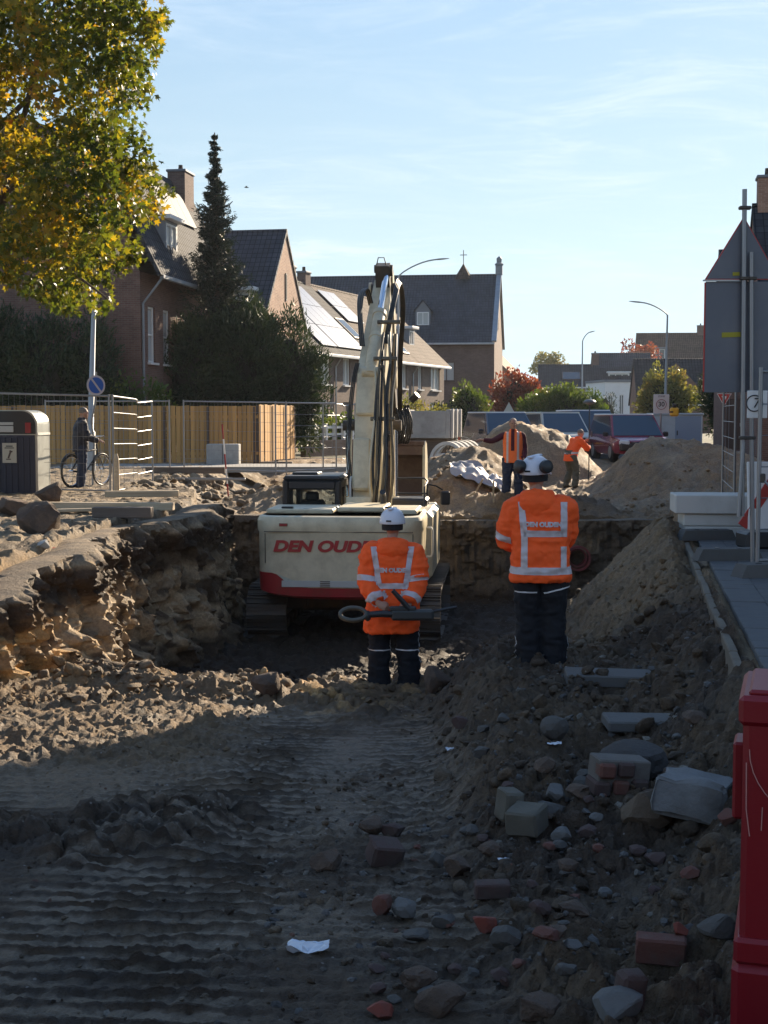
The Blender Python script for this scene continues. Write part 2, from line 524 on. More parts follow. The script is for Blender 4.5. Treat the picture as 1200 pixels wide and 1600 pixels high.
for s_ in (1, 2, 3):
    bm = bmesh.new(); bmesh.ops.create_icosphere(bm, subdivisions=s_, radius=1)
    bm.verts.ensure_lookup_table()
    ICO[s_] = ([tuple(v.co) for v in bm.verts], [tuple(v.index for v in f.verts) for f in bm.faces]); bm.free()

def tag(o, label=None, cat=None, group=None, kind=None):
    if label: o['label'] = label
    if cat: o['category'] = cat
    if group: o['group'] = group
    if kind: o['kind'] = kind
    return o
def thing(name, label, cat, loc=(0, 0, 0), rz=0.0, group=None):
    o = bpy.data.objects.new(name, None); COL.objects.link(o)
    o.empty_display_size = 0.2
    o.location = loc; o.rotation_euler = (0, 0, rz)
    return tag(o, label, cat, group)
def kids(o): return [c for c in bpy.data.objects if c.parent == o]
def copy_thing(root, children, loc, rz, label=None, group=None):
    """a copy of a thing with its parts and sub-parts; children is {object: [children]}"""
    def rec(o, par):
        c = o.copy(); COL.objects.link(c); c.parent = par
        for ch in children.get(o, ()): rec(ch, c)
        return c
    r = rec(root, None); r.location = loc; r.rotation_euler = (0, 0, rz)
    if label: r['label'] = label
    if group: r['group'] = group
    return r
def tree_of(root):
    d = {}
    for o in bpy.data.objects:
        if o.parent is not None: d.setdefault(o.parent, []).append(o)
    return d
def evaluated(mb, voxel, smooth_it=4):
    """fuse overlapping closed shapes into one continuous skin"""
    me = bpy.data.meshes.new('tmp'); me.from_pydata([tuple(p) for p in mb.v], [], mb.f)
    o = bpy.data.objects.new('tmp', me); COL.objects.link(o)
    r = o.modifiers.new('r', 'REMESH'); r.mode = 'VOXEL'; r.voxel_size = voxel
    if smooth_it:
        s = o.modifiers.new('s', 'SMOOTH'); s.iterations = smooth_it; s.factor = 0.5
    dg = bpy.context.evaluated_depsgraph_get()
    out = bpy.data.meshes.new_from_object(o.evaluated_get(dg))
    bpy.data.objects.remove(o); bpy.data.meshes.remove(me)
    return out
def displace(me, fn):
    n = len(me.vertices)
    co = np.zeros(n * 3); me.vertices.foreach_get('co', co); co = co.reshape(-1, 3)
    no = np.zeros(n * 3); me.vertices.foreach_get('normal', no); no = no.reshape(-1, 3)
    co = co + no * fn(co, no)[:, None]
    me.vertices.foreach_set('co', co.ravel()); me.update()
def text_mesh(txt, size, extrude=0.0, shear=0.0, offset=0.0, spacing=1.0):
    cu = bpy.data.curves.new('t', 'FONT'); cu.body = txt; cu.size = size; cu.extrude = extrude
    cu.shear = shear; cu.offset = offset; cu.align_x = 'CENTER'; cu.align_y = 'CENTER'; cu.space_character = spacing
    o = bpy.data.objects.new('t', cu); COL.objects.link(o)
    dg = bpy.context.evaluated_depsgraph_get()
    me = bpy.data.meshes.new_from_object(o.evaluated_get(dg))
    bpy.data.objects.remove(o)
    return me
def place_text(name, txt, size, M, m, parent, extrude=0.001, shear=0.0, offset=0.0, sx=1.0, spacing=1.0):
    me = text_mesh(txt, size, extrude, shear, offset, spacing)
    me.transform(M @ Matrix.Diagonal((sx, 1, 1, 1)))
    me.materials.clear(); me.materials.append(m)
    return link(name, me, parent)
# ================================================================== THE SETTING: soil, pit, pavement
SOIL = soil_mat('soil')
def pave_edge(y): return 2.43 + 0.182 * (np.asarray(y, float) - 8.77)
_LY = [-9, 3, 10, 13.6, 15.4, 16.2, 17, 19, 21.3, 24.2, 26, 27.8]
_LX = [-4.9, -4.7, -4.4, -4.05, -3.75, -3.6, -3.62, -3.42, -3.1, -3.0, -3.2, -3.5]
def left_edge(y): return np.interp(y, _LY, _LX)
def ledge_top(y): return np.interp(y, [3, 10, 13.6, 15.4, 16.4], [-0.35, -0.6, -0.3, -0.06, 0.0])
def smax(a, b, k=0.12):
    h = np.clip(0.5 + 0.5 * (a - b) / k, 0, 1)
    return b * (1 - h) + a * h + k * h * (1 - h)
HEAPS = [  # x, y, height, rx, ry, power
    (2.25, 33.0, 1.25, 1.25, 1.9, 1.0), (1.5, 30.6, 0.62, 0.9, 1.1, 1.0), (0.6, 34.5, 0.7, 1.2, 2.0, 1.0),
    (4.55, 41.2, 1.48, 1.75, 2.2, 1.9), (3.0, 40.5, 0.55, 1.7, 2.0, 1.0),
    (7.2, 36.5, 1.18, 1.25, 2.4, 1.1), (6.8, 34.4, 0.6, 1.0, 2.0, 1.0), (8.7, 35.5, 0.62, 1.0, 2.4, 1.0),
    (4.2, 28.9, 0.42, 0.62, 0.6, 1.0), (2.8, 29.0, 0.44, 0.8, 0.6, 1.0), (-2.2, 31, 0.55, 1.0, 1.6, 1.0), (-1.2, 36, 0.5, 1.5, 2.0, 1.0)]
def base_height(x, y):
    x = np.asarray(x, float); y = np.asarray(y, float)
    zr = np.minimum(-0.5 - 0.085 * (y - 5.0), 0.0)
    low = zr * (1 - sstep(13.9, 17.0, y)) + -2.25 * sstep(13.9, 17.0, y)
    k = np.interp(y, [3, 5, 8, 11.5, 13.2, 15.5], [0, 0.04, 0.2, 0.43, 0.45, 0.0])
    low = low + k * sstep(0.35, 1.3, x)
    low = low + 0.20 * np.exp(-((x - 0.74 - 0.03 * (y - 9)) / 0.30) ** 2) * sstep(6.0, 7.5, y) * sstep(13.0, 12.0, y)
    # loose soil pushed up along the edge of the deep pit
    low = low + 0.10 * np.exp(-((y - 13.35 - 0.25 * np.sin(x * 1.7)) / 0.45) ** 2) * sstep(1.2, 0.2, x)
    # heap at the foot of the left wall
    low = low + 0.38 * np.exp(-(((x + 3.25) / 0.6) ** 2 + ((y - 15.6) / 1.3) ** 2))
    xr = pave_edge(y)
    xc = xr - 0.38
    zc = np.interp(y, [10.2, 12.3, 14, 16, 17.6, 18.8, 19.8, 21.0, 23], [-1.2, -0.45, -0.16, -0.02, 0.10, 0.13, -0.02, -0.5, -2.3])
    d = xc - x
    slope = np.interp(y, [11, 15, 19], [0.62, 0.86, 0.95])
    m = zc - np.where(d > 0, slope * d - 0.10 * np.exp(-(d / 0.35) ** 2) * 0, 0.7 * -d)
    low = smax(low, m)
    tal = -0.12 - 0.60 * (xr - 0.06 - x)
    low = np.where((x < xr + .1) & (y < 14) & (y > 2), smax(low, tal + .25 * (fbm(x * 1.5, y * 1.5, 0, 3, 5) - .5)), low)
    # banks
    right = np.where(y < 9, -0.075, -0.075)
    f = sstep(-0.16, -0.02, x - xr)
    far_f = sstep(27.95, 28.15, y)
    low = low * (1 - f) + right * f
    up = ledge_top(y) * sstep(-1.2, -0.1, x - left_edge(y))
    fl = sstep(-0.22, -0.42, x - left_edge(y) + 0.0) if False else sstep(0.42, 0.22, x - left_edge(y) + 0.62)
    steep_near = sstep(11.0, 9.0, y)
    fl2 = sstep(0.9, -0.6, x - left_edge(y))
    fl = fl * (1 - steep_near) + fl2 * steep_near
    low = low * (1 - fl) + up * fl
    # the dug-out street beyond the pit
    zf = -0.62 * sstep(46.5, 40, y)
    zf = zf * sstep(-5.2, -3.4, x) * sstep(8.6 + 0.15 * (y - 28), 6.0 + 0.15 * (y - 28), x)
    for hx, hy, hh, rx, ry, pw in HEAPS:
        r2 = ((x - hx) / rx) ** 2 + ((y - hy) / ry) ** 2
        zf = zf + hh * np.exp(-r2 ** pw * 0.9)
    # broken lumps left of the far end
    return low * (1 - far_f) + zf * far_f
def zones(x, y):
    xr = pave_edge(y); xl = left_edge(y)
    street_l = sstep(0.25, -0.15, x - xl + 0.4) * sstep(46, 44, y)
    street_l = np.where(y > 27.9, sstep(-3.2, -4.2, x), street_l)
    far = sstep(27.8, 28.1, y) * (1 - street_l)
    ramp = sstep(14.2, 13.2, y) * (1 - street_l)
    tracks = ramp * sstep(0.75, 0.3, x) * sstep(-3.6, -2.9, x) * sstep(12.5, 11.9, y)
    tracks = tracks * (1 - sstep(8.8, 9.8, y) * sstep(-0.9, -1.5, x))
    mound = sstep(10.8, 13.0, y) * sstep(23, 21, y) * sstep(0.2, 1.6, x - (1.0 + 0.13 * (y - 13)))
    pave = sstep(-0.1, 0.0, x - xr) * sstep(28.2, 27.6, y)
    return street_l, far, ramp, tracks, mound, pave
def height(x, y):
    x = np.asarray(x, float); y = np.asarray(y, float)
    z = base_height(x, y)
    street_l, far, ramp, tracks, mound, pave = zones(x, y)
    calm = sstep(44, 49, y)
    big = fbm(x * 0.9, y * 0.9, 0, 3, 11) - 0.5
    mid = fbm(x * 3.4, y * 3.4, 0, 4, 23) - 0.5
    bil = fbm(x * 5.5 + 2 * mid, y * 5.5, 0, 4, 37, 0.55, billow=True) - 0.35
    fin = fbm(x * 22, y * 22, 0, 3, 51) - 0.5
    rough = 1.0 - 0.86 * tracks * (0.6 + 0.4 * sstep(0.62, 0.4, fbm(x * .9 + 3, y * .9, 0, 2, 73)))
    rough = np.clip(rough - 0.72 * street_l - 0.95 * pave, 0.03, 1)
    rough = rough * (1 - 0.25 * far) 
    rid = (fbm(x * 2.2, y * 1.1 + x, 0, 4, 77, 0.55, ridged=True) - 0.55) * 0.22 * (mound * sstep(0.1, -0.3, x - pave_edge(y) + 0.2))
    z = z + rough * (0.10 * big + 0.12 * mid + 0.085 * bil * (1 - 0.4 * mound) + 0.03 * fin) * (1 - calm) + rid
    cr = np.clip(rough * 1.3, 0, 1) * (1 - calm)
    flatlit = 1 - 0.62 * sstep(8.8, 9.8, y) * sstep(-0.7, -1.4, x) * sstep(12.9, 12.2, y)
    wx, wy = x + 0.12 * mid, y + 0.10 * big
    near = sstep(24, 14, y)
    stand = 1 - 0.9 * np.exp(-(((x - 0.1) / 0.6) ** 2 + ((y - 13.1) / 0.7) ** 2))
    lm = np.clip(1.15 - 1.07 * tracks * sstep(0.80, 0.62, fbm(x * .7 + 31, y * .7, 0, 3, 79)) - 0.55 * street_l - 0.45 * mound - 0.35 * far, 0.06, 1) * (1 - pave) * (1 - calm) * stand * flatlit * sstep(0.30, 0.55, fbm(x * 0.9 + 7, y * 0.9, 0, 3, 71) + 0.12)
    z = z + lm * (0.070 * lumps(wx, wy, 3.2, 5) + 0.085 * lumps(wx, wy, 7.5, 6)) + np.clip(lm + .25, 0, 1) * (1 - pave) * (1 - calm) * (0.040 * lumps(wx, wy, 17, 7) * (0.3 + 0.7 * near) + 0.016 * lumps(x, y, 42, 8) * near)
    z = z + cr * (0.045 * (fbm(x * 13, y * 13, 0, 3, 55, 0.6, billow=True) - 0.35) + 0.018 * (fbm(x * 38, y * 38, 0, 2, 57, 0.6, billow=True) - 0.4))
    z = z + street_l * (1 - calm) * 0.05 * (fbm(x * 5, y * 5, 0, 4, 95, 0.6, ridged=True) - .5)
    z = z + far * (1 - calm) * 0.20 * (fbm(x * 1.6, y * 0.9, 0, 4, 91, 0.55, ridged=True) - 0.6)
    # crawler-track prints: cross ridges every 19 cm in two lanes
    w = 0.13 * (fbm(x * 0.35, y * 0.7, 0, 2, 61) - 0.5) + 0.022 * (fbm(x * 4, y * 5, 0, 2, 63) - 0.5)
    ph = (y + 0.05 * x + w) / 0.155
    fr = ph - np.floor(ph)
    tooth = sstep(0.0, 0.09, fr) * sstep(0.36, 0.20, fr)
    lane = np.clip(np.exp(-((x + 1.05) / 0.62) ** 4) + np.exp(-((x + 2.6) / 0.5) ** 4) * 0.8 + np.exp(-((x - 0.25) / 0.42) ** 4) * 0.55, 0, 1)
    patch = sstep(0.30, 0.62, fbm(x * 1.3, y * 1.3, 0, 3, 67))
    z = z + tracks * lane * (0.024 * tooth * (0.3 + 1.3 * fbm(x * 1.6, y * 4, 0, 4, 69, .6)) - 0.008) * (0.55 + 0.6 * patch)
    return z
C_DARK = np.array([0.068, 0.045, 0.028]); C_DARK2 = np.array([0.106, 0.072, 0.043]); C_SAND = np.array([0.42, 0.315, 0.195])
C_TAN = np.array([0.31, 0.235, 0.152]); C_MOUND = np.array([0.215, 0.148, 0.084]); C_BROWN = np.array([0.13, 0.1, 0.07]); C_OCHRE = np.array([0.52, 0.315, 0.12]); C_GREY = np.array([0.124, 0.098, 0.070])
def soil_col(x, y):
    x = np.asarray(x, float); y = np.asarray(y, float)
    street_l, far, ramp, tracks, mound, pave = zones(x, y)
    n = fbm(x * 1.1, y * 1.1, 0, 4, 131); n2 = fbm(x * 4, y * 4, 0, 3, 137)
    def mx(a, b, f): return a * (1 - f[..., None]) + b * f[..., None]
    c = mx(np.broadcast_to(C_DARK, x.shape + (3,)), np.broadcast_to(C_DARK2, x.shape + (3,)), sstep(0.4, 0.65, n))
    c = mx(c, C_GREY, sstep(0.5, 0.72, n2) * 0.5 * sstep(0.3, 1.2, x) * ramp)
    c = mx(c, C_GREY * 1.25, tracks * sstep(0.5, 0.66, n) * 0.45)
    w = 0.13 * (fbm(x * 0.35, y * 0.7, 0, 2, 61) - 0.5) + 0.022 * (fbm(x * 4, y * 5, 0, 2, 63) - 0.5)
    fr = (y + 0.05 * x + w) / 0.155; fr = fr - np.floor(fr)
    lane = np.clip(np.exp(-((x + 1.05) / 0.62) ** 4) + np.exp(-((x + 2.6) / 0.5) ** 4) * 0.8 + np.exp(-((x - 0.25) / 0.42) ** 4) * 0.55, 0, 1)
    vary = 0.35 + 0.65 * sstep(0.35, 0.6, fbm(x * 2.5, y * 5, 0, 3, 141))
    c = mx(c, C_GREY * 1.32, tracks * lane * sstep(0.40, 0.5, fr) * sstep(1.0, 0.92, fr) * vary * 0.9)   # pressed pads paler: skylight painted into the soil colour
    c = mx(c, C_DARK * 0.55, tracks * lane * sstep(0.0, 0.05, fr) * sstep(0.40, 0.30, fr) * 0.9)         # ridges between darker: their shade painted into the colour
    edge = np.exp(-((y - 13.0) / 1.3) ** 2) * sstep(0.9, -0.6, x)
    c = mx(c, C_MOUND * 0.9, edge * 0.85)
    c = mx(c, C_OCHRE, edge * sstep(0.55, 0.68, n2) * 0.8)
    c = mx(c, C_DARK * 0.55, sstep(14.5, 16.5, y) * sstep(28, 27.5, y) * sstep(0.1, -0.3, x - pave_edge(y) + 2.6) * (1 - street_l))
    c = mx(c, C_MOUND * 0.82, sstep(7.5, 9.5, y) * ramp * sstep(-0.6, -1.5, x) * 0.85)
    c = mx(c, C_MOUND, np.clip(mound, 0, 1) * sstep(0.30, 0.55, n + 0.12) * sstep(12.2, 14.2, y))
    c = mx(c, C_MOUND * 1.1, far)
    c = mx(c, C_TAN * 0.85, far * sstep(0.45, 0.7, n))
    c = mx(c, C_DARK * 1.2, far * np.exp(-(((x - 4.1) / 1.3) ** 2 + ((y - 28.9) / 0.9) ** 2)) * 0.85)
    c = mx(c, C_SAND * 0.66, street_l)
    c = mx(c, C_BROWN, street_l * sstep(0.44, 0.62, n2) * 0.8)
    c = mx(c, C_OCHRE * 0.9, street_l * sstep(17, 14, y) * 0.5)
    c = mx(c, C_SAND, pave * 0.7)
    return c

def build_terrain():
    ys = [-9, -6, -3, -1, 0.5, 1.5] + list(2.2 * np.exp(np.arange(0, math.log(50 / 2.2), 0.0036)))
    ys.append(50.0)
    ys = np.array(ys)
    nin = 330
    ui = np.linspace(-0.35, 0.35, nin)
    t = np.linspace(0, 1, 36)[1:] ** 1.6
    Y = np.repeat(ys[:, None], nin + 70, 1)
    F = np.maximum(ys, 2.2)
    inner = F[:, None] * ui[None]
    left = inner[:, :1] + (-21 - inner[:, :1]) * t[::-1][None]
    right = inner[:, -1:] + (21 - inner[:, -1:]) * t[None]
    Xs = np.concatenate([left, inner, right], 1)
    Zs = height(Xs, Y)
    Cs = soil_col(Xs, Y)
    trk = zones(Xs, Y)[3]; Cs = np.concatenate([Cs, (1 - 0.42 * trk * sstep(0.09, 0.125, Cs[..., 0]))[..., None]], -1)
    r, c = Xs.shape
    P = np.stack([Xs, Y, Zs], -1).reshape(-1, 3)
    i = np.arange(r * c).reshape(r, c)
    F4 = np.stack([i[:-1, :-1], i[:-1, 1:], i[1:, 1:], i[1:, :-1]], -1).reshape(-1, 4)
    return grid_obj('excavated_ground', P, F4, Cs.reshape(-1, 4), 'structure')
def grid_obj(name, P, F4, C, kind):
    me = bpy.data.meshes.new(name)
    me.vertices.add(len(P)); me.vertices.foreach_set('co', P.astype(np.float32).ravel())
    me.loops.add(F4.size); me.loops.foreach_set('vertex_index', F4.astype(np.int32).ravel())
    me.polygons.add(len(F4)); me.polygons.foreach_set('loop_start', np.arange(0, F4.size, 4, dtype=np.int32))
    me.update(calc_edges=True); me.validate()
    me.materials.append(SOIL)
    soil_attr(me, C)
    o = link(name, me, None, 38)
    tag(o, kind=kind); return o
terrain = build_terrain()

def ray_hit(px, py, y0=3.0, y1=60.0):
    """where the line of sight through photo pixel (px, py) meets the soil"""
    a = W(px, py, 1.0); d = Vector((a.x, 1.0, a.z - EYE))
    ts = np.arange(y0, y1, 0.04)
    zz = EYE + ts * d.z
    hh = height(ts * d.x, ts)
    k = np.argmax(hh >= zz)
    if hh[k] < zz[k]: k = len(ts) - 1
    return Vector((float(ts[k] * d.x), float(ts[k]), float(hh[k])))
def hz(x, y): return float(height(np.array([x]), np.array([y]))[0])

# ground sheet out to the horizon, around the detailed ground
mb = MB()
for (x0, x1, y0, y1) in ((-900, 900, 50, 1500), (-900, 900, -400, -9), (-900, -21, -9, 50), (21, 900, -9, 50)):
    mb.add([(x0, y0, -0.03), (x1, y0, -0.03), (x1, y1, -0.03), (x0, y1, -0.03)], [(0, 1, 2, 3)])
tag(mb.obj('ground', mat('verge_ground', (0.12, 0.115, 0.08), 0.95, dirt=(0.06, 0.075, 0.03), dirt_amt=0.8, scale=0.15, bmp=0.4, bscale=8, bdist=.05)), kind='structure')
# asphalt road beyond the works, and the footpath in front of the wooden fence
SD = Vector((0.182, 0.983, 0)).normalized(); SN = Vector((0.983, -0.182, 0)).normalized()   # along / across the street
def street_sheet(name, y0, y1, a, b, z, m):
    mb = MB(); p = lambda y, o: Vector((5.2 + 0.182 * (y - 30), y, z)) + SN * o
    mb.add([p(y0, a), p(y0, b), p(y1, b), p(y1, a)], [(0, 1, 2, 3)])
    return tag(mb.obj(name, m), kind='structure')
ASPH = mat('asphalt', (0.075, 0.075, 0.077), 0.85, dirt=(0.13, 0.12, 0.10), dirt_amt=0.6, scale=0.6, bmp=0.3, bscale=60)
street_sheet('road', 47.2, 220, -4.5, 3.2, 0.045, ASPH)
PAVE_F = mat('path_concrete', (0.30, 0.29, 0.27), 0.9, dirt=(0.2, 0.18, 0.15), dirt_amt=0.6, scale=1.5, bmp=0.3)
mb = MB(); mb.box((-5.2, 40.3, 0.0), (8.6, 2.6, 0.16)); tag(mb.obj('footpath', PAVE_F), kind='structure')

# ---------------------------------------------------------------- pit walls
def wall_strip(name, top, bot, col_fn, ds=0.035, rows=64, amp=1.0, seed=0, batter=0.0):
    top = np.array(top, float); bot = np.array(bot, float)
    L = np.concatenate([[0], np.cumsum(np.linalg.norm(np.diff(top[:, :2], axis=0), axis=1))])
    s = np.arange(0, L[-1], ds)
    T = np.stack([np.interp(s, L, top[:, i]) for i in range(3)], 1)
    B = np.stack([np.interp(s, L, bot[:, i]) for i in range(3)], 1)
    for A in (T, B):     # soften the corners of the line
        k = 15; pad = np.concatenate([A[:1].repeat(k, 0), A, A[-1:].repeat(k, 0)])
        ker = np.hanning(2 * k + 1); ker /= ker.sum()
        for i in range(3): A[:, i] = np.convolve(pad[:, i], ker, 'valid')
    tan = np.gradient(T[:, :2], axis=0); tan /= np.linalg.norm(tan, axis=1)[:, None]
    nrm = np.stack([tan[:, 1], -tan[:, 0]], 1)        # towards the pit
    t = np.linspace(0, 1, rows)
    S, TT = np.meshgrid(s, t, indexing='ij')
    P = B[:, None, :] * (1 - TT[..., None]) + T[:, None, :] * TT[..., None]
    zz = P[..., 2]
    d = 0.30 * (fbm(S * 0.8, zz * 0.45, 0, 3, seed + 1) - 0.45)
    d += 0.20 * (fbm(S * 2.6 + 0.6 * zz, zz * 0.9, 0, 4, seed + 5, 0.55, ridged=True) - 0.5)
    d += 0.11 * (fbm(S * 7, zz * 4.0, 0, 4, seed + 9, 0.6, billow=True) - 0.35)
    d += 0.075 * (fbm(S * 14, zz * 9, 0, 4, seed + 13, 0.6, ridged=True) - 0.5) + 0.03 * (fbm(S * 30, zz * 30, 0, 2, seed + 15) - 0.5)
    d *= amp
    d += 0.13 * (cells(S + 0.1 * d, zz * 1.1, 4.5, seed + 60) - 0.5) * sstep(0.1, 0.35, TT) + 0.05 * (cells(S, zz, 12, seed + 61) - 0.5) + 0.05 * lumps(S, zz, 7, seed + 62)
    # slabs fall off in steps
    q = fbm(S * 1.1, zz * 1.3, 0, 3, seed + 21)
    d += amp * 0.16 * sstep(0.48, 0.52, q)
    foot = (1 - TT) ** 2.5
    gr = sstep(0.45, 0.6, fbm(S * 0.9, zz * 0.5, 0, 2, seed + 70)); q_ = (S + 0.03 * fbm(S * 2, zz * 3, 0, 2, seed + 71)) / 0.16; q_ = q_ - np.floor(q_)
    d = d - amp * 0.07 * gr * sstep(0.3, 0.5, q_) * sstep(0.9, 0.7, q_) * sstep(0.25, 0.4, TT)      # bucket-tooth grooves
    d = d + foot * (0.28 + batter) * (0.5 + fbm(S * 1.2, 0, 0, 3, seed + 30))
    fade = sstep(1.0, 0.93, TT)
    d = d * (0.55 + 0.45 * fade) + 0.05 * sstep(0.80, 0.92, TT) * (0.5 + cells(S, S * 0, 2.2, seed + 75))
    P[..., 0] += nrm[:, None, 0] * d; P[..., 1] += nrm[:, None, 1] * d
    P[..., 2] += 0.05 * fade * (fbm(S * 3, zz * 3, 0, 3, seed + 40) - 0.5)
    # lip: three rows running back over the surface behind
    lip = []
    for k, back in enumerate((0.05, 0.30, 0.9)):
        R = P[:, -1, :].copy(); R[:, 0] -= nrm[:, 0] * back; R[:, 1] -= nrm[:, 1] * back
        R[:, 2] = R[:, 2] + (0.04 * (fbm(s * 3, k * 1.0, 0, 3, seed + 50) - 0.3) if k < 2 else -0.12)
        lip.append(R)
    P = np.concatenate([P] + [l[:, None, :] for l in lip], 1)
    C = col_fn(S, TT, zz, d)
    C = np.concatenate([C] + [C[:, -1:, :]] * 3, 1)
    r, c = P.shape[:2]
    i = np.arange(r * c).reshape(r, c)
    F4 = np.stack([i[:-1, :-1], i[1:, :-1], i[1:, 1:], i[:-1, 1:]], -1).reshape(-1, 4)
    return grid_obj(name, P.reshape(-1, 3), F4, C.reshape(-1, 3), 'structure')
def mixa(a, b, f): return a * (1 - f[..., None]) + b * f[..., None]
def left_col(S, T, z, d):
    n = fbm(S * 1.4, z * 2.0, 0, 4, 201); n2 = fbm(S * 5, z * 6, 0, 3, 207)
    near = sstep(7.6, 4.8, S)
    c = np.broadcast_to(C_SAND * 0.98, S.shape + (3,))
    c = mixa(c, C_OCHRE, np.clip(near * sstep(0.30, 0.52, n + 0.1) + 0.35 * sstep(0.5, 0.7, n2) * sstep(0.3, 0.6, T), 0, 1))
    c = mixa(c, C_DARK * 1.1, sstep(0.50, 0.66, n2 + 0.10 * sstep(0.6, 0.85, T)) * 0.9)
    c = mixa(c, C_DARK * 1.0, sstep(0.66, 0.74, T + 0.15 * (n - 0.5)) * sstep(0.97, 0.9, T) * 0.8)
    lay = z + 0.10 * (n - .5) + 0.05 * (n2 - .5)
    c = mixa(c, C_DARK * 0.95, sstep(-0.50, -0.46, lay) * sstep(-0.16, -0.20, lay) * 0.85)
    c = mixa(c, C_TAN * 1.15, sstep(-0.98, -0.94, lay) * sstep(-0.80, -0.84, lay) * 0.7)
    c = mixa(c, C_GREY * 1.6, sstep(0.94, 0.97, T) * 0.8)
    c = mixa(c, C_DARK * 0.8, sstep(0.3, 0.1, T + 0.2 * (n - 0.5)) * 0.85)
    return c
top = [(-5.3, 8.9, -1.0), (-4.75, 10.0, -.85), (-4.25, 11.8, -.48), (-4.05, 13.6, -.30), (-3.75, 15.4, -.05), (-3.55, 16.2, 0), (-3.80, 17.1, 0), (-3.62, 19.0, 0), (-3.22, 20.6, 0), (-3.05, 21.6, 0), (-2.98, 24.0, 0), (-3.2, 25.6, -.1), (-3.5, 27.8, -.42)]
bot = [(-5.2, 8.8, -1.5), (-4.6, 9.9, -1.4), (-4.05, 11.8, -1.35), (-3.85, 13.6, -1.5), (-3.58, 15.4, -1.8), (-3.45, 16.2, -1.9), (-3.95, 17.3, -2.3), (-3.75, 19.2, -2.35), (-3.1, 20.9, -2.35), (-2.92, 21.6, -2.35), (-2.9, 24.0, -2.35), (-3.1, 25.6, -2.35), (-3.4, 27.7, -2.35)]
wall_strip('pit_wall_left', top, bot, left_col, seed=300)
def far_col(S, T, z, d):
    n = fbm(S * 1.2, z * 2.0, 0, 4, 221)
    c = np.broadcast_to(C_BROWN * 0.85, S.shape + (3,))
    c = mixa(c, C_TAN * 0.75, sstep(0.5, 0.7, n) * sstep(0.25, 0.55, T) * 0.7)
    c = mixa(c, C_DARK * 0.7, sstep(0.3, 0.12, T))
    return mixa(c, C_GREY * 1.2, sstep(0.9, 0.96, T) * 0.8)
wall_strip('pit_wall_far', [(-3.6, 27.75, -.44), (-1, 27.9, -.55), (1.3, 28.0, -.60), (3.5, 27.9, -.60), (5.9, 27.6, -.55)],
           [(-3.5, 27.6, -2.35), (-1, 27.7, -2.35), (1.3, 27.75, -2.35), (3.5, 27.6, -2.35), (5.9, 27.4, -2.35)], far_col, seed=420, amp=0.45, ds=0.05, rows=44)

# ---------------------------------------------------------------- clods, crumbs and gravel nobody could count
def scatter(name, spots, m, sub=1, rough=0.3, flat=0.0, sink=0.3, tint=1.0, cfn=None, rr=None):
    r2 = random.Random(hash(name) % 1000 if False else len(name) * 31)
    mb = MB(); cols = []
    xs = np.array([s[0] for s in spots]); ys = np.array([s[1] for s in spots])
    zs = height(xs, ys); cc = soil_col(xs, ys) if cfn is None else cfn(xs, ys)
    # a few shapes, reused
    shapes = []
    for k in range(14):
        t = MB(); t.lump((0, 0, 0), (1, 1, 1), seed=k * 13 + len(name), sub=sub, rough=rough, flat=flat)
        shapes.append(np.array(t.v))
    fs = np.array(ICO[sub][1]); nv = len(ICO[sub][0])
    V, F, C = [], [], []
    for i, (x, y, s) in enumerate(spots):
        R = np.array(Euler((r2.uniform(-.6, .6), r2.uniform(-.6, .6), r2.uniform(0, 6.28))).to_matrix())
        sc = np.array([s * r2.uniform(.8, 1.35), s * r2.uniform(.7, 1.1), s * r2.uniform(.5, .85)])
        P = (shapes[r2.randrange(14)] * sc) @ R.T + np.array([x, y, zs[i] + s * (0.5 - sink) * 0.8])
        V.append(P); F.append(fs + i * nv); C.append(np.repeat((cc[i] * r2.uniform(.75, 1.25) * tint)[None], nv, 0))
    V = np.concatenate(V); F = np.concatenate(F); C = np.concatenate(C)
    me = bpy.data.meshes.new(name)
    me.vertices.add(len(V)); me.vertices.foreach_set('co', V.astype(np.float32).ravel())
    me.loops.add(F.size); me.loops.foreach_set('vertex_index', F.astype(np.int32).ravel())
    me.polygons.add(len(F)); me.polygons.foreach_set('loop_start', np.arange(0, F.size, 3, dtype=np.int32))
    me.update(calc_edges=True); me.validate(); me.materials.append(m)
    soil_attr(me, C)
    return tag(link(name, me, None, 40), kind='stuff')
def rs(n, x0, x1, y0, y1, s0, s1, keep=None, p=2.2):
    out = []
    for _ in range(n):
        x = rnd.uniform(x0, x1); y = rnd.uniform(y0, y1)
        if keep and not keep(x, y): continue
        out.append((x, y, s0 + (s1 - s0) * rnd.random() ** p))
    return out
sp = rs(420, -3.8, 1.1, 12.4, 14.6, .03, .14) + rs(300, -3.9, -2.4, 13.5, 17.0, .03, .15) + rs(520, .35, 1.7, 4.6, 13.0, .02, .10)
sp += rs(260, -4.0, -0.6, 9.3, 12.8, .01, .06)
sp += rs(350, -1.0, 1.2, 4.3, 9.0, .012, .06) + rs(260, -2.6, .4, 4.3, 12.0, .01, .035) + rs(500, 1.0, 3.0, 8.5, 14.5, .02, .13, lambda x, y: x < pave_edge(y) - .1)
sp += rs(160, 1.2, 4.0, 14, 19.5, .02, .11, lambda x, y: x < pave_edge(y) - .1) + rs(260, -5.4, -3.0, 28.3, 36, .06, .30) + rs(160, -3.5, 1.5, 28.2, 34, .04, .2)
sp += rs(220, -6, -3.3, 15.5, 27, .01, .06, lambda x, y: x < left_edge(y) - .3) + rs(200, 3, 8, 28.2, 35, .03, .14) + rs(120, -3.0, 0.5, 17, 20, .05, .16)
sp = [(x, y, s * .62) for x, y, s in sp] + [(x + rnd.uniform(-.25, .25), y + rnd.uniform(-.25, .25), s * .3) for x, y, s in sp]
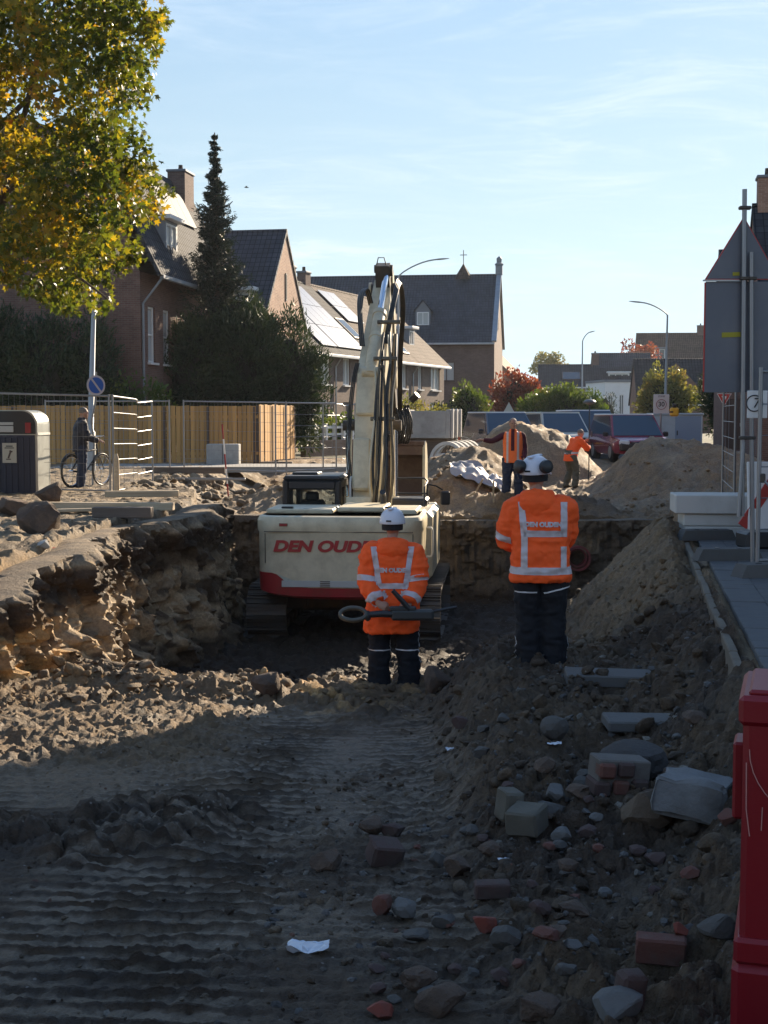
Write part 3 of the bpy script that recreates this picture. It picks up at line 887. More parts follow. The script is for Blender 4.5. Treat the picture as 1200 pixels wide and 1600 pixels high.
sp = [q for q in sp if not (q[0] > pave_edge(q[1]) - .1 and q[1] < 27)]
big = [q for q in sp if q[2] > .035]
scatter('soil_clods', big, SOIL, sub=2, rough=0.5, flat=.75)
scatter('soil_crumbs', [q for q in sp if q[2] <= .035], SOIL, sub=1, rough=0.45, flat=.6)
def gcol(x, y):
    c = np.zeros((len(x), 3)); r3 = np.random.RandomState(5)
    pal = np.array([[.13, .125, .12], [.09, .085, .082], [.19, .175, .15], [.11, .095, .08], [.14, .07, .05]])
    return pal[r3.choice(5, len(x), p=[.34, .3, .14, .16, .06])]
sp = rs(700, .55, 1.9, 4.4, 8.2, .006, .030, lambda x, y: x < pave_edge(y) - .2) + rs(240, -.6, 1.0, 4.3, 7.5, .006, .028) + rs(420, .9, 2.6, 8.2, 11.5, .01, .04, lambda x, y: x < pave_edge(y) - .2) + rs(200, -2.5, .6, 4.3, 11, .006, .018)
scatter('gravel', sp, SOIL, sub=1, rough=0.3, flat=0.5, cfn=gcol, sink=0.35)
# ================================================================== BUILDINGS
BR_RED = brick_mat('brick_red_brown', (0.125, 0.062, 0.046), (0.175, 0.092, 0.066), (0.17, 0.14, 0.12))
BR_WARM = brick_mat('brick_warm', (0.25, 0.135, 0.09), (0.33, 0.19, 0.13), (0.34, 0.29, 0.24))
BR_GREY = brick_mat('brick_grey_brown', (0.135, 0.088, 0.068), (0.18, 0.122, 0.096), (0.19, 0.165, 0.14))
BR_DARK = brick_mat('brick_dark', (0.105, 0.062, 0.052), (0.15, 0.092, 0.074), (0.16, 0.135, 0.12))
ROOF_DARK = roof_mat('tiles_anthracite', (0.034, 0.036, 0.042), (0.048, 0.05, 0.056))
ROOF_SLATE = roof_mat('tiles_slate', (0.05, 0.055, 0.066), (0.066, 0.07, 0.082), 0.22, 0.28, 0.6)
ROOF_BROWN = roof_mat('tiles_brown', (0.075, 0.052, 0.042), (0.105, 0.074, 0.06))
ROOF_PALE = roof_mat('tiles_pale', (0.24, 0.17, 0.13), (0.30, 0.22, 0.17))
WHITE = mat('white_paint', (0.74, 0.74, 0.72), 0.5, dirt=(0.5, 0.48, 0.44), dirt_amt=0.4, scale=1.2)
RENDER_W = mat('white_render', (0.72, 0.72, 0.7), 0.9, dirt=(0.55, 0.53, 0.5), dirt_amt=0.4, scale=.5)
GREYP = mat('grey_trim', (0.22, 0.235, 0.25), 0.6, dirt=(0.14, 0.14, 0.14), dirt_amt=0.5)
DARKP = mat('dark_trim', (0.045, 0.043, 0.045), 0.6)
BROWNP = mat('brown_frame', (0.075, 0.042, 0.03), 0.5)
ZINC = mat('zinc', (0.36, 0.38, 0.40), 0.42, 0.75, dirt=(0.2, 0.2, 0.2), dirt_amt=0.5)
LEAD = mat('lead', (0.16, 0.17, 0.19), 0.6, 0.3)
GLASS = glass_mat('window_glass', (0.035, 0.04, 0.045), 0.05)
CURTAIN = mat('net_curtain', (0.42, 0.43, 0.42), 0.25)
SOLAR = glass_mat('solar_glass', (0.03, 0.035, 0.05), 0.22)
SOLAR.node_tree.nodes['Principled BSDF'].inputs['Coat Weight'].default_value = 0.7
SOLAR.node_tree.nodes['Principled BSDF'].inputs['Coat Roughness'].default_value = 0.28
ROOFGLASS = glass_mat('skylight_glass', (0.05, 0.06, 0.07), 0.12)

def wall_open(mb, p0, u, L, z0, z1, ops, depth=0.13, mi=0):
    """a wall sheet from p0 along u with real openings and their reveals; the inside lies along n"""
    p0 = Vector(p0); u = Vector(u).normalized(); n = Vector((-u.y, u.x, 0))
    us = sorted({0.0, L} | {o[0] for o in ops} | {o[0] + o[2] for o in ops})
    vs = sorted({z0, z1} | {o[1] for o in ops} | {o[1] + o[3] for o in ops})
    pt = lambda a, z, d=0.0: p0 + u * a + n * d + Vector((0, 0, z))
    for i in range(len(us) - 1):
        for j in range(len(vs) - 1):
            cu, cv = (us[i] + us[i + 1]) / 2, (vs[j] + vs[j + 1]) / 2
            if any(o[0] < cu < o[0] + o[2] and o[1] < cv < o[1] + o[3] for o in ops): continue
            mb.add([pt(us[i], vs[j]), pt(us[i + 1], vs[j]), pt(us[i + 1], vs[j + 1]), pt(us[i], vs[j + 1])], [(0, 1, 2, 3)], mi)
    for (a, v, w, h) in [o[:4] for o in ops]:
        c = [(a, v), (a + w, v), (a + w, v + h), (a, v + h)]
        for k in range(4):
            q, r = c[k], c[(k + 1) % 4]
            mb.add([pt(*q), pt(*q, depth), pt(*r, depth), pt(*r)], [(0, 1, 2, 3)], mi)
def make_window(parent, p0, u, op, frame=None, pane=None, depth=0.10, bars=1, sill=True, cross=None):
    """frame with bars, pane and sill as a part with sub-parts"""
    frame = frame or WHITE; pane = pane or GLASS
    p0 = Vector(p0); u = Vector(u).normalized(); n = Vector((-u.y, u.x, 0)); R = Matrix((u, n, Vector((0, 0, 1)))).transposed()
    a, v, w, h = op[:4]; t = 0.07
    c = lambda x, z, d: p0 + u * (a + x) + n * d + Vector((0, 0, v + z))
    mb = MB()
    mb.box(c(w / 2, h - t / 2, depth), (w - .004, 0.06, t), R); mb.box(c(w / 2, t / 2, depth), (w - .004, 0.06, t), R)
    for x in (t / 2, w - t / 2): mb.box(c(x, h / 2, depth), (t, 0.056, h - 2 * t), R)
    for k in range(bars): mb.box(c(w * (k + 1) / (bars + 1), h / 2, depth), (t * .9, 0.052, h - 2 * t), R)
    if cross: mb.box(c(w / 2, h * cross, depth), (w - 2 * t, 0.048, t * .8), R)
    wo = mb.obj('window', frame, parent)
    mb = MB(); mb.box(c(w / 2, h / 2, depth + 0.04), (w - .01, 0.012, h - .01), R); mb.obj('pane', pane, wo)
    if sill:
        mb = MB(); mb.box(c(w / 2, -0.04, -0.02), (w + .12, 0.2, 0.07), R); mb.obj('sill', frame if sill is True else sill, wo)
    return wo
def roof_slab(mb, prof, x0, x1, th=0.12):
    """prof: list of (y, z) from the front eave over the ridge to the back eave"""
    for (a, b) in zip(prof[:-1], prof[1:]):
        d = Vector((0, b[0] - a[0], b[1] - a[1])).normalized(); n = Vector((0, -d.z, d.y))
        if n.z < 0: n = -n
        A, B = Vector((0, *a)), Vector((0, *b))
        vs = []
        for x in (x0, x1):
            for p in (A, B, B + n * th, A + n * th): vs.append(p + Vector((x, 0, 0)))
        mb.add(vs, [(0, 3, 2, 1), (4, 5, 6, 7), (0, 1, 5, 4), (3, 7, 6, 2), (0, 4, 7, 3), (1, 2, 6, 5)])
def house(name, label, cat, loc, rz, L, D, eaves, ridge, wm, rm, front=(), right=(), left=(), over=0.35, verge=0.12, prof=None,
          chimneys=(), dormers=(), panels=(), skylights=(), panel_m=None, gutter=True, gut_m=None, frame=None, group=None, flat=False, doors=(), pipes=()):
    """front / left / right: openings (along, sill height, width, height, [kind]); local x runs along the front, y into the depth"""
    t = thing(name, label, cat, (loc[0], loc[1], 0), rz, group)
    mb = MB()
    dops = [(a, 0.05, w, h) for (a, w, h) in doors]
    wall_open(mb, (0, 0, 0), (1, 0, 0), L, -0.3, eaves, [o[:4] for o in front] + dops)
    wall_open(mb, (L, 0, 0), (0, 1, 0), D, -0.3, eaves, [o[:4] for o in right if o[1] + o[3] < eaves])
    wall_open(mb, (L, D, 0), (-1, 0, 0), L, -0.3, eaves, [])
    wall_open(mb, (0, D, 0), (0, -1, 0), D, -0.3, eaves, [(o[0], o[1], o[2], o[3]) for o in left])
    if prof is None: prof = [(-over, eaves - over * (ridge - eaves) / (D / 2)), (D / 2, ridge), (D + over, eaves - over * (ridge - eaves) / (D / 2))]
    if not flat:
        inner = [(y, z - 0.02) for (y, z) in prof[1:-1]]
        for x, f in ((0.0, -1), (L, 1)):
            g = [(0.0, eaves)] + inner + [(D, eaves)]
            vs = [(x, y, z) for y, z in g]
            mb.add(vs, [tuple(range(len(vs)))[::-1] if f < 0 else tuple(range(len(vs)))])
    mb.obj('wall', wm, t)
    if flat:
        mb = MB(); mb.box((L / 2, D / 2, eaves + 0.1), (L + 2 * over, D + 2 * over, 0.25), bev=.02); mb.obj('roof', rm, t)
    else:
        mb = MB(); roof_slab(mb, prof, -verge, L + verge)
        mb.tube([(-verge, prof[len(prof) // 2][0], prof[len(prof) // 2][1] + .1), (L + verge, prof[len(prof) // 2][0], prof[len(prof) // 2][1] + .1)], 0.11, 8)
        rf = mb.obj('roof', rm, t)
    slope = lambda y: np.interp(y, [p[0] for p in prof], [p[1] for p in prof])
    for o in front:
        k = o[4] if len(o) > 4 else {}
        make_window(t, (0, 0, 0), (1, 0, 0), o, k.get('frame', frame), k.get('pane'), bars=k.get('bars', 1), cross=k.get('cross'))
    for o in right:
        k = o[4] if len(o) > 4 else {}
        make_window(t, (L, 0, 0), (0, 1, 0), o, k.get('frame', frame), k.get('pane'), bars=k.get('bars', 1), depth=0.10 if o[1] + o[3] < eaves else -0.015, sill=False)
    for (a, w, h) in doors:
        mb = MB(); mb.box((a + w / 2, 0.09, 0.05 + h / 2), (w - .01, 0.05, h - .01), bev=.01); d = mb.obj('door', BROWNP, t)
        mb = MB(); mb.tube([(a + w * .85, 0.04, 1.05), (a + w * .85, 0.04, 1.2)], .015, 6); mb.obj('handle', ZINC, d)
    if gutter:
        mb = MB(); y, z = prof[0]
        mb.box((L / 2, y - 0.06, z + 0.0), (L + .1, 0.13, 0.14), bev=.02); mb.obj('gutter', gut_m or WHITE, t)
        if pipes:
            for px_ in pipes:
                mb = MB(); mb.tube([(px_, y - .05, z), (px_, -.06, z - abs(y) - .15), (px_, -.06, 0)], .045, 8); mb.obj('downpipe', gut_m or ZINC, t)
    for (x, y, w, d, top, m) in chimneys:
        b = float(slope(y)) - 0.7
        mb = MB(); mb.box((x, y, (b + top) / 2), (w, d, top - b)); c = mb.obj('chimney', m, t)
        mb = MB(); mb.box((x, y, top + .05), (w + .1, d + .1, .1), bev=.02); mb.obj('chimney_cap', LEAD, c)
        mb = MB(); mb.tube([(x, y, top + .1), (x, y, top + .35)], [.1, .085], 10); mb.obj('chimney_pot', ROOF_BROWN, c)
    for (x, w, z0, h, kind) in dormers:    # kind: dict with y (front), style, colours
        yf = kind.get('y', float(np.interp(z0, [p[1] for p in prof[:len(prof) // 2 + 1]], [p[0] for p in prof[:len(prof) // 2 + 1]])) - .05)
        yb = float(np.interp(min(z0 + h, prof[len(prof) // 2][1]), [p[1] for p in prof[:len(prof) // 2 + 1]], [p[0] for p in prof[:len(prof) // 2 + 1]])) + .3
        mb = MB(); ops = [(0.1, z0 + .1, w - .2, h - .22)]
        wall_open(mb, (x - w / 2, yf, 0), (1, 0, 0), w, z0 - .3, z0 + h, ops, .1)
        for s in (-1, 1):
            mb.add([(x + s * w / 2, yf, z0 - .3), (x + s * w / 2, yb, z0 - .3), (x + s * w / 2, yb, z0 + h), (x + s * w / 2, yf, z0 + h)], [(0, 1, 2, 3)])
        if kind.get('gable'):
            gz = kind['gable']
            mb.add([(x - w / 2, yf, z0 + h), (x + w / 2, yf, z0 + h), (x, yf, z0 + h + gz)], [(0, 1, 2)])
        dm = mb.obj('dormer', kind.get('m', GREYP), t)
        make_window(dm, (x - w / 2, yf, 0), (1, 0, 0), ops[0], WHITE, kind.get('pane'), bars=kind.get('bars', 1), depth=.03, sill=False).name = 'dormer_window'
        for ch in list(dm.children):
            for cc in list(ch.children):       # keep three levels: thing > dormer > window / pane
                cc.parent = dm; cc.name = 'dormer_pane'
        mb = MB()
        if kind.get('gable'):
            gz = kind['gable']
            for s in (-1, 1):
                a = Vector((x + s * (w / 2 + .12), 0, z0 + h - .08)); b = Vector((x, 0, z0 + h + gz + .04))
                vs = [(a.x, yf - .1, a.z), (b.x, yf - .1, b.z), (b.x, yb + gz * 1.3, b.z), (a.x, yb, a.z)]
                vs += [(p[0], p[1], p[2] + .07) for p in vs]
                mb.add(vs, [(0, 1, 2, 3), (4, 5, 6, 7), (0, 1, 5, 4), (1, 2, 6, 5), (2, 3, 7, 6), (3, 0, 4, 7)])
            mb.obj('dormer_roof', rm, dm)
        else:
            mb.box((x, (yf + yb) / 2 - .1, z0 + h + .07), (w + .3, yb - yf + .3, .16), bev=.02); mb.obj('dormer_roof', kind.get('top', WHITE), dm)
    def on_slope(mb, x0, x1, f0, f1, lift, th):
        k = len(prof) // 2; a, b = Vector((0, *prof[0])), Vector((0, *prof[1]))
        if len(prof) > 3 and False: pass
        d = (b - a); n = Vector((0, -d.z, d.y)).normalized()
        A, B = a + d * f0 + n * (0.12 + lift), a + d * f1 + n * (0.12 + lift)
        vs = []
        for x in (x0, x1):
            for p in (A, B, B + n * th, A + n * th): vs.append(p + Vector((x, 0, 0)))
        mb.add(vs, [(0, 3, 2, 1), (4, 5, 6, 7), (0, 1, 5, 4), (3, 7, 6, 2), (0, 4, 7, 3), (1, 2, 6, 5)])
    for (x0, x1, f0, f1, nx, ny) in panels:
        for i in range(nx):
            for j in range(ny):
                mb = MB(); w = (x1 - x0) / nx; h = (f1 - f0) / ny
                on_slope(mb, x0 + i * w + .012, x0 + (i + 1) * w - .012, f0 + j * h + .003, f0 + (j + 1) * h - .003, .06, .035)
                mb.obj('solar_panel', panel_m or SOLAR, t)
    for (x0, x1, f0, f1) in skylights:
        mb = MB(); on_slope(mb, x0, x1, f0, f1, .0, .08); s = mb.obj('skylight', BROWNP, t)
        mb = MB(); on_slope(mb, x0 + .08, x1 - .08, f0 + .02, f1 - .02, .08, .012); mb.obj('skylight_pane', ROOFGLASS, s)
    return t
R = math.radians
def dirv(rz): return Vector((math.cos(rz), math.sin(rz), 0))

# the brick house on the left, half behind the maple and the spruce
sash = {'cross': 0.5, 'bars': 0, 'pane': CURTAIN}
h = house('brick_house', 'tall red-brown brick house with mansard roof, white dormer and grey downpipe behind the maple', 'house', (-8.15, 46), R(80.5), 9.6, 8.5, 6.35, 11.4,
      BR_RED, ROOF_DARK, front=[(0.75, 3.35, .75, 1.9, sash), (2.35, 3.35, .75, 1.9, sash), (4.7, 3.9, .8, 1.2, sash), (6.6, 3.9, .8, 1.2, sash), (1.2, .8, 1.6, 1.5), (5.2, .8, 1.6, 1.5)],
      prof=[(-.72, 6.15), (1.55, 10.6), (4.25, 11.4), (6.95, 10.6), (9.2, 6.15)], verge=0.25,
      chimneys=[(8.4, 1.25, 1.15, .7, 11.0, BR_DARK)], dormers=[(2.7, 1.35, 7.2, 1.15, {'m': GREYP, 'top': WHITE, 'pane': CURTAIN})],
      panels=[(3.7, 7.7, .56, .86, 4, 1)], panel_m=mat('solar_matt', (.10, .11, .125), .7, spec=.2), gut_m=GREYP, pipes=(0.12,))
# gable house behind the bush
house('brick_house', 'brick house with dark tiled roof and narrow sunlit gable with a slit window', 'house', (-4.7 - 8 * .984, 55 + 8 * .18), R(-10.4), 8, 6.3, 5.7, 9.15, BR_WARM, ROOF_SLATE,
      front=[(2, 3.4, 1.2, 1.3), (5, 3.4, 1.2, 1.3)], right=[(3.0, 6.35, .22, 1.15, {'bars': 0, 'frame': DARKP})], verge=0.06, over=.3,
      dormers=[(6.6, 1.5, 6.0, .55, {'m': WHITE, 'top': WHITE})], chimneys=[(7.4, 5.6, .7, .6, 8.0, BR_DARK)])
# the row of terraced houses
rzt = R(70.4); du = dirv(rzt); T0 = Vector((-4.43, 62.2, 0))
def terr(i): p = T0 + du * (6.08 * i); return (p.x, p.y)
W1 = lambda a, w=1.0, h=1.35: (a, 3.05, w, h, {'pane': CURTAIN})
W0 = lambda a, w=1.5: (a, .85, w, 1.45, {})
GR = 'terraced houses in a row'
house('terraced_house', 'terraced brick house nearest the dark bush, white flat dormer and solar panels on its roof', 'house', terr(0), rzt, 6.07, 8, 4.76, 8.5, BR_GREY, ROOF_DARK,
      front=[W1(1.5), W1(4.1, 1.25), W0(3.6)], doors=[(1.2, .95, 2.15)], dormers=[(2.5, 1.7, 5.9, 1.0, {'m': DARKP, 'top': GREYP})], panels=[(4.1, 6.0, .08, .92, 2, 3)], pipes=(5.95,), chimneys=[(5.6, 4.1, .7, .5, 9.3, BR_DARK)], group=GR, verge=0.0)
house('terraced_house', 'terraced brick house with the large bright solar array covering its whole roof slope', 'house', terr(1), rzt, 6.07, 8, 4.76, 8.5, BR_GREY, ROOF_DARK,
      front=[W1(1.0), W1(3.9), W0(3.2)], doors=[(1.0, .95, 2.15)], panels=[(0.05, 3.9, .08, .92, 4, 3)], skylights=[(4.35, 5.5, .25, .52)], group=GR, verge=0.0, chimneys=[(5.7, 4.1, .7, .5, 9.2, BR_DARK)])
house('terraced_house', 'terraced brick house partly hidden by the excavator boom, pale solar panels high on its roof', 'house', terr(2), rzt, 6.07, 8, 4.76, 8.5, BR_GREY, ROOF_BROWN,
      front=[W1(1.0), W1(3.9), W0(3.2)], doors=[(1.0, .95, 2.15)], panels=[(0.1, 2.6, .50, .93, 2, 2)], skylights=[(4.6, 5.6, .12, .36)], group=GR, verge=0.0, pipes=(5.9,))
house('terraced_house', 'brown roofed end house of the terrace with a small tall white dormer window', 'house', terr(3), rzt, 6.07, 8, 4.76, 8.5, BR_GREY, ROOF_BROWN,
      front=[W1(.9, .8), W1(3.4, 1.75), W0(3.2)], doors=[(1.0, .95, 2.15)], dormers=[(2.3, .95, 5.6, 1.05, {'m': GREYP, 'top': WHITE})], group=GR, verge=0.05)
# the large building with the cross
ch = house('convent_building', 'large dark roofed brick building with small cross turret, dormer and stone finial', 'building', (-8.2, 97.4), R(-8.0), 16, 10.6, 6.75, 11.6, BR_DARK, ROOF_SLATE,
      front=[(12.1, 3.9, 1.15, 1.35, {'frame': BROWNP, 'pane': CURTAIN}), (6.5, 3.9, 1.15, 1.35, {'frame': BROWNP})], right=[(3.3, 7.6, .8, 1.5, {'frame': BROWNP, 'bars': 1}), (1.4, 3.0, .7, 1.6, {'frame': BROWNP})], over=.3, verge=-0.12,
      dormers=[(10.9, 1.05, 7.75, 1.15, {'m': LEAD, 'gable': .65, 'pane': CURTAIN})], gut_m=ZINC)
mb = MB()
for y0, z0, y1, z1 in ((-.35, 6.5, 5.3, 11.72), (5.3, 11.72, 10.95, 6.5)):
    a, b = Vector((16.0, y0, z0)), Vector((16.0, y1, z1)); d = (b - a)
    mb.box((a + b) / 2 + Vector((0, 0, .12)), (.34, d.length, .16), ROT(x=math.atan2(d.z, d.y)))
mb.obj('coping', ZINC, ch)
mb = MB(); mb.box((16.0, 5.3, 12.05), (.5, .5, .7), bev=.04); mb.lathe([(.3, 0), (.32, .12), (.18, .2), (.2, .5), (.09, .62), (0, .68)], 10, (16.0, 5.3, 12.4)); mb.obj('finial', GREYP, ch)
mb = MB(); mb.lathe([(.75, 0), (.62, .2), (.03, 1.15), (0, 1.2)], 8, (13.4, 5.3, 11.4)); tu = mb.obj('turret', ROOF_BROWN, ch)
mb = MB(); mb.box((13.4, 5.3, 13.0), (.05, .05, 1.1)); mb.box((13.4, 5.3, 13.2), (.5, .046, .05)); mb.obj('cross', DARKP, tu)
# small house beyond it and the far end of the street
house('brick_house', 'low house with pale sunlit roof and white gutter just right of the cross building', 'house', (10.3, 110), R(79), 12, 7, 4.6, 8.0, BR_WARM, ROOF_PALE, over=.4, front=[(2, 1, 1.3, 1.4)], panels=[])
house('far_house', 'far low house with dark roof and a skylight, left of the short-armed lamp', 'house', (17, 150), R(-6), 14, 8, 4.7, 7.0, BR_GREY, ROOF_DARK, front=[(3, 2.4, 1.6, 1.5)], skylights=[(2.5, 4.5, .3, .65)], chimneys=[(6.2, 4, .8, .7, 8.3, BR_DARK)])
house('far_house', 'far dark roofed house with a wide white triple window under its roof edge', 'house', (23.2, 150.5), R(-4), 6.3, 8, 4.6, 8.3, RENDER_W, ROOF_SLATE, front=[(1.2, 1.0, 1.3, 1.4)], dormers=[(2.6, 2.3, 5.1, 1.05, {'m': WHITE, 'top': WHITE, 'bars': 2})])
house('white_house', 'white modern flat roofed house with narrow windows behind the green bush', 'house', (22.6, 140), R(8), 3.0, 7, 4.9, 4.9, RENDER_W, LEAD, front=[(1.5, 1.0, .5, 2.6), (.4, 1, .45, 2.6)], right=[(1.6, 1.0, .7, 2.6)], flat=True, over=.08, gutter=False)
house('white_house', 'white flat roofed far house with a dark window beside the brown gable', 'house', (27.8, 157), R(-4), 6, 7, 6.0, 6.0, RENDER_W, LEAD, front=[(1.2, 2.2, 1.6, 2.2, {'frame': DARKP})], flat=True, over=.15, gutter=False)
g = house('brick_house', 'brown brick house with steep gable and one tall white shuttered window behind the pale tree', 'house', (21.9, 118), R(-4), 6.4, 6.6, 2.6, 6.3, BR_RED, ROOF_DARK, front=[], over=.2)
house('far_house', 'far row house with long dark roof and chimneys at the end of the street', 'house', (34.5, 185), R(-5), 17, 9, 7.4, 12.6, BR_DARK, ROOF_BROWN, front=[(2, 5, 1.2, 1.5), (6, 5, 1.2, 1.5), (10, 5, 1.2, 1.5)], dormers=[(2.7, 1.6, 8.6, 1.9, {'m': GREYP, 'top': GREYP})], chimneys=[(8.6, 4.5, .9, .7, 13.7, BR_DARK), (14, 4.5, 2.0, .8, 13.8, BR_DARK)])
house('white_house', 'white sunlit house front glimpsed through the trees left of the road sign', 'house', (31.3, 150), R(62), 4.5, 6, 4.9, 6.6, RENDER_W, ROOF_PALE, front=[(1.2, 2.8, 1.0, 1.2)], over=.25)
# turn the gable of the brown house to the viewer: a gable wall with its window
mb = MB(); mb.add([(-.0, -.02, -.3), (6.4, -.02, -.3), (6.4, -.02, 2.6), (3.2, -.02, 6.0), (0, -.02, 2.6)], [(0, 1, 2, 3, 4)]); mb.obj('gable', BR_RED, g)
make_window(g, (0, -.02, 0), (1, 0, 0), (1.6, 2.1, 1.1, 2.0), WHITE, WHITE, depth=-.03, bars=0)
# right-hand side of the street
house('brick_house', 'brick house with chimney and dark tiled roof behind the triangular road sign', 'house', (11.25, 41), R(-10.4), 9, 7.2, 4.6, 8.15, BR_RED, ROOF_DARK, front=[(1.0, .8, 1.2, 1.5), (4, .8, 1.6, 1.5)], chimneys=[(.42, 3.6, .62, .62, 9.1, BR_WARM)], verge=.05)
house('brick_house', 'brick house with white pilasters at the right edge beside the dark conifer', 'house', (14.9, 60), R(-10.4), 9, 8, 5.6, 9.0, BR_RED, ROOF_DARK, front=[(.9, .6, .5, 2.4, {'bars': 0}), (2.0, .6, 1.2, 2.2)], doors=[(.1, .7, 2.2)])
house('apartment_block', 'tall flat roofed brick block on the right of the works, outside the view', 'building', (9.0, 30.1), R(-100.4), 17, 9, 8.9, 8.9, BR_RED, LEAD, front=[(1.5 + 3.2 * i, z, 1.6, 1.5) for i in range(5) for z in (.9, 3.7, 6.4)], flat=True, over=.1, gutter=False)

house('brick_house', 'unseen brick house added behind the viewer to block the low sky', 'house', (14, -20), R(176), 30, 9, 5.6, 9.4, BR_RED, ROOF_DARK, front=[(2 + 3.5 * i, 1, 1.5, 1.5) for i in range(8)], gutter=False)  # added out of view: blocks low sky, so the shade gets directional

# ================================================================== TREES AND HEDGES
def leaf_shape(kind):
    if kind == 'maple':
        pts = []
        for k in range(5):
            a = math.radians(90 + (k - 2) * 52); r = (0.62, 0.86, 1.0, 0.86, 0.62)[k]
            a2 = a - math.radians(26)
            if k == 0: pts.append((0.12 * math.cos(math.radians(-60)), -0.25))
            pts.append((0.42 * math.cos(a2), 0.42 * math.sin(a2))); pts.append((r * math.cos(a), r * math.sin(a)))
        a2 = math.radians(90 + 2 * 52 + 26); pts.append((0.42 * math.cos(a2), 0.42 * math.sin(a2))); pts.append((-.06, -.25))
        z = [0.18 * abs(p[0]) for p in pts]
        q = np.array([(p[0], p[1], zz) for p, zz in zip(pts, z)]); return q
    if kind == 'needle': return np.array([(-.13, -.5, 0), (.13, -.5, 0), (.10, .3, .05), (0, .6, .08), (-.10, .3, .05)])
    return np.array([(0, -.6, 0), (.36, -.05, .08), (0, .65, 0), (-.36, -.05, .08)])
def leaves(name, pos, size, m, parent, kind='leaf', up=None, seed=1, jitter=0.9, droop=0.0):
    r = np.random.RandomState(seed)
    n = len(pos); S = leaf_shape(kind); k = len(S)
    if up is None: up = r.normal(size=(n, 3))
    up = up / np.maximum(np.linalg.norm(up, axis=1), 1e-6)[:, None] + jitter * r.normal(size=(n, 3)) * 0.6
    up[:, 2] -= droop
    up /= np.linalg.norm(up, axis=1)[:, None]
    q = r.normal(size=(n, 3)); q -= up * (q * up).sum(1)[:, None]; q /= np.linalg.norm(q, axis=1)[:, None]
    w = np.cross(up, q)
    s = (np.asarray(size) * (0.65 + 0.7 * r.rand(n)))[:, None, None]
    P = pos[:, None, :] + s * (q[:, None, :] * S[None, :, 0:1] + up[:, None, :] * S[None, :, 1:2] + w[:, None, :] * S[None, :, 2:3])
    me = bpy.data.meshes.new(name)
    me.vertices.add(n * k); me.vertices.foreach_set('co', P.astype(np.float32).ravel())
    me.loops.add(n * k); me.loops.foreach_set('vertex_index', np.arange(n * k, dtype=np.int32))
    me.polygons.add(n); me.polygons.foreach_set('loop_start', np.arange(0, n * k, k, dtype=np.int32))
    me.update(calc_edges=True)
    me.materials.append(m)
    return link(name, me, parent)
def clump_points(centres, radii, per, seed=1, shell=0.5, flat=0.8):
    r = np.random.RandomState(seed); out, up = [], []
    for c, rad in zip(centres, radii):
        n = int(per * (rad ** 2))
        d = r.normal(size=(n, 3)); d /= np.linalg.norm(d, axis=1)[:, None]
        t = (shell + (1 - shell) * r.rand(n)) ** 0.7
        p = d * t[:, None] * rad; p[:, 2] *= flat
        out.append(p + np.array(c)); up.append(d)
    return np.concatenate(out), np.concatenate(up)
def in_ellipsoid(c, rad, n, seed, inner=0.35):
    r = np.random.RandomState(seed); out = []
    while len(out) < n:
        p = r.uniform(-1, 1, 3); q = np.linalg.norm(p)
        if inner < q < 1: out.append(np.array(c) + p * np.array(rad))
    return np.array(out)
BARK = mat('bark', (0.10, 0.075, 0.055), 0.95, dirt=(0.16, 0.13, 0.10), dirt_amt=0.7, scale=6, bmp=0.8, bscale=18, bdist=.03)
MAPLE = leaf_mat('maple_leaves', [(0.0, (0.036, 0.060, 0.014)), (0.36, (0.070, 0.10, 0.020)), (0.56, (0.15, 0.16, 0.024)), (0.76, (0.40, 0.29, 0.03)), (0.94, (0.36, 0.17, 0.03)), (1.0, (0.26, 0.08, 0.025))], trans=0.52, rough=0.4, clump=0.5)
SPRUCE = leaf_mat('spruce_needles', [(0.0, (0.015, 0.028, 0.022)), (0.6, (0.026, 0.040, 0.030)), (1.0, (0.050, 0.052, 0.038))], trans=0.1, rough=0.6)
YEW = leaf_mat('yew_needles', [(0.0, (0.018, 0.036, 0.019)), (0.6, (0.033, 0.056, 0.025)), (1.0, (0.066, 0.084, 0.032))], trans=0.15, rough=0.55)
GREEN = leaf_mat('green_leaves', [(0.0, (0.045, 0.085, 0.025)), (0.6, (0.085, 0.13, 0.032)), (1.0, (0.19, 0.19, 0.05))], trans=0.4)
RED = leaf_mat('red_leaves', [(0.0, (0.12, 0.03, 0.028)), (0.6, (0.21, 0.05, 0.045)), (1.0, (0.26, 0.11, 0.06))], trans=0.4)
PALE = leaf_mat('pale_leaves', [(0.0, (0.10, 0.13, 0.06)), (0.6, (0.17, 0.17, 0.07)), (1.0, (0.28, 0.20, 0.08))], trans=0.4)
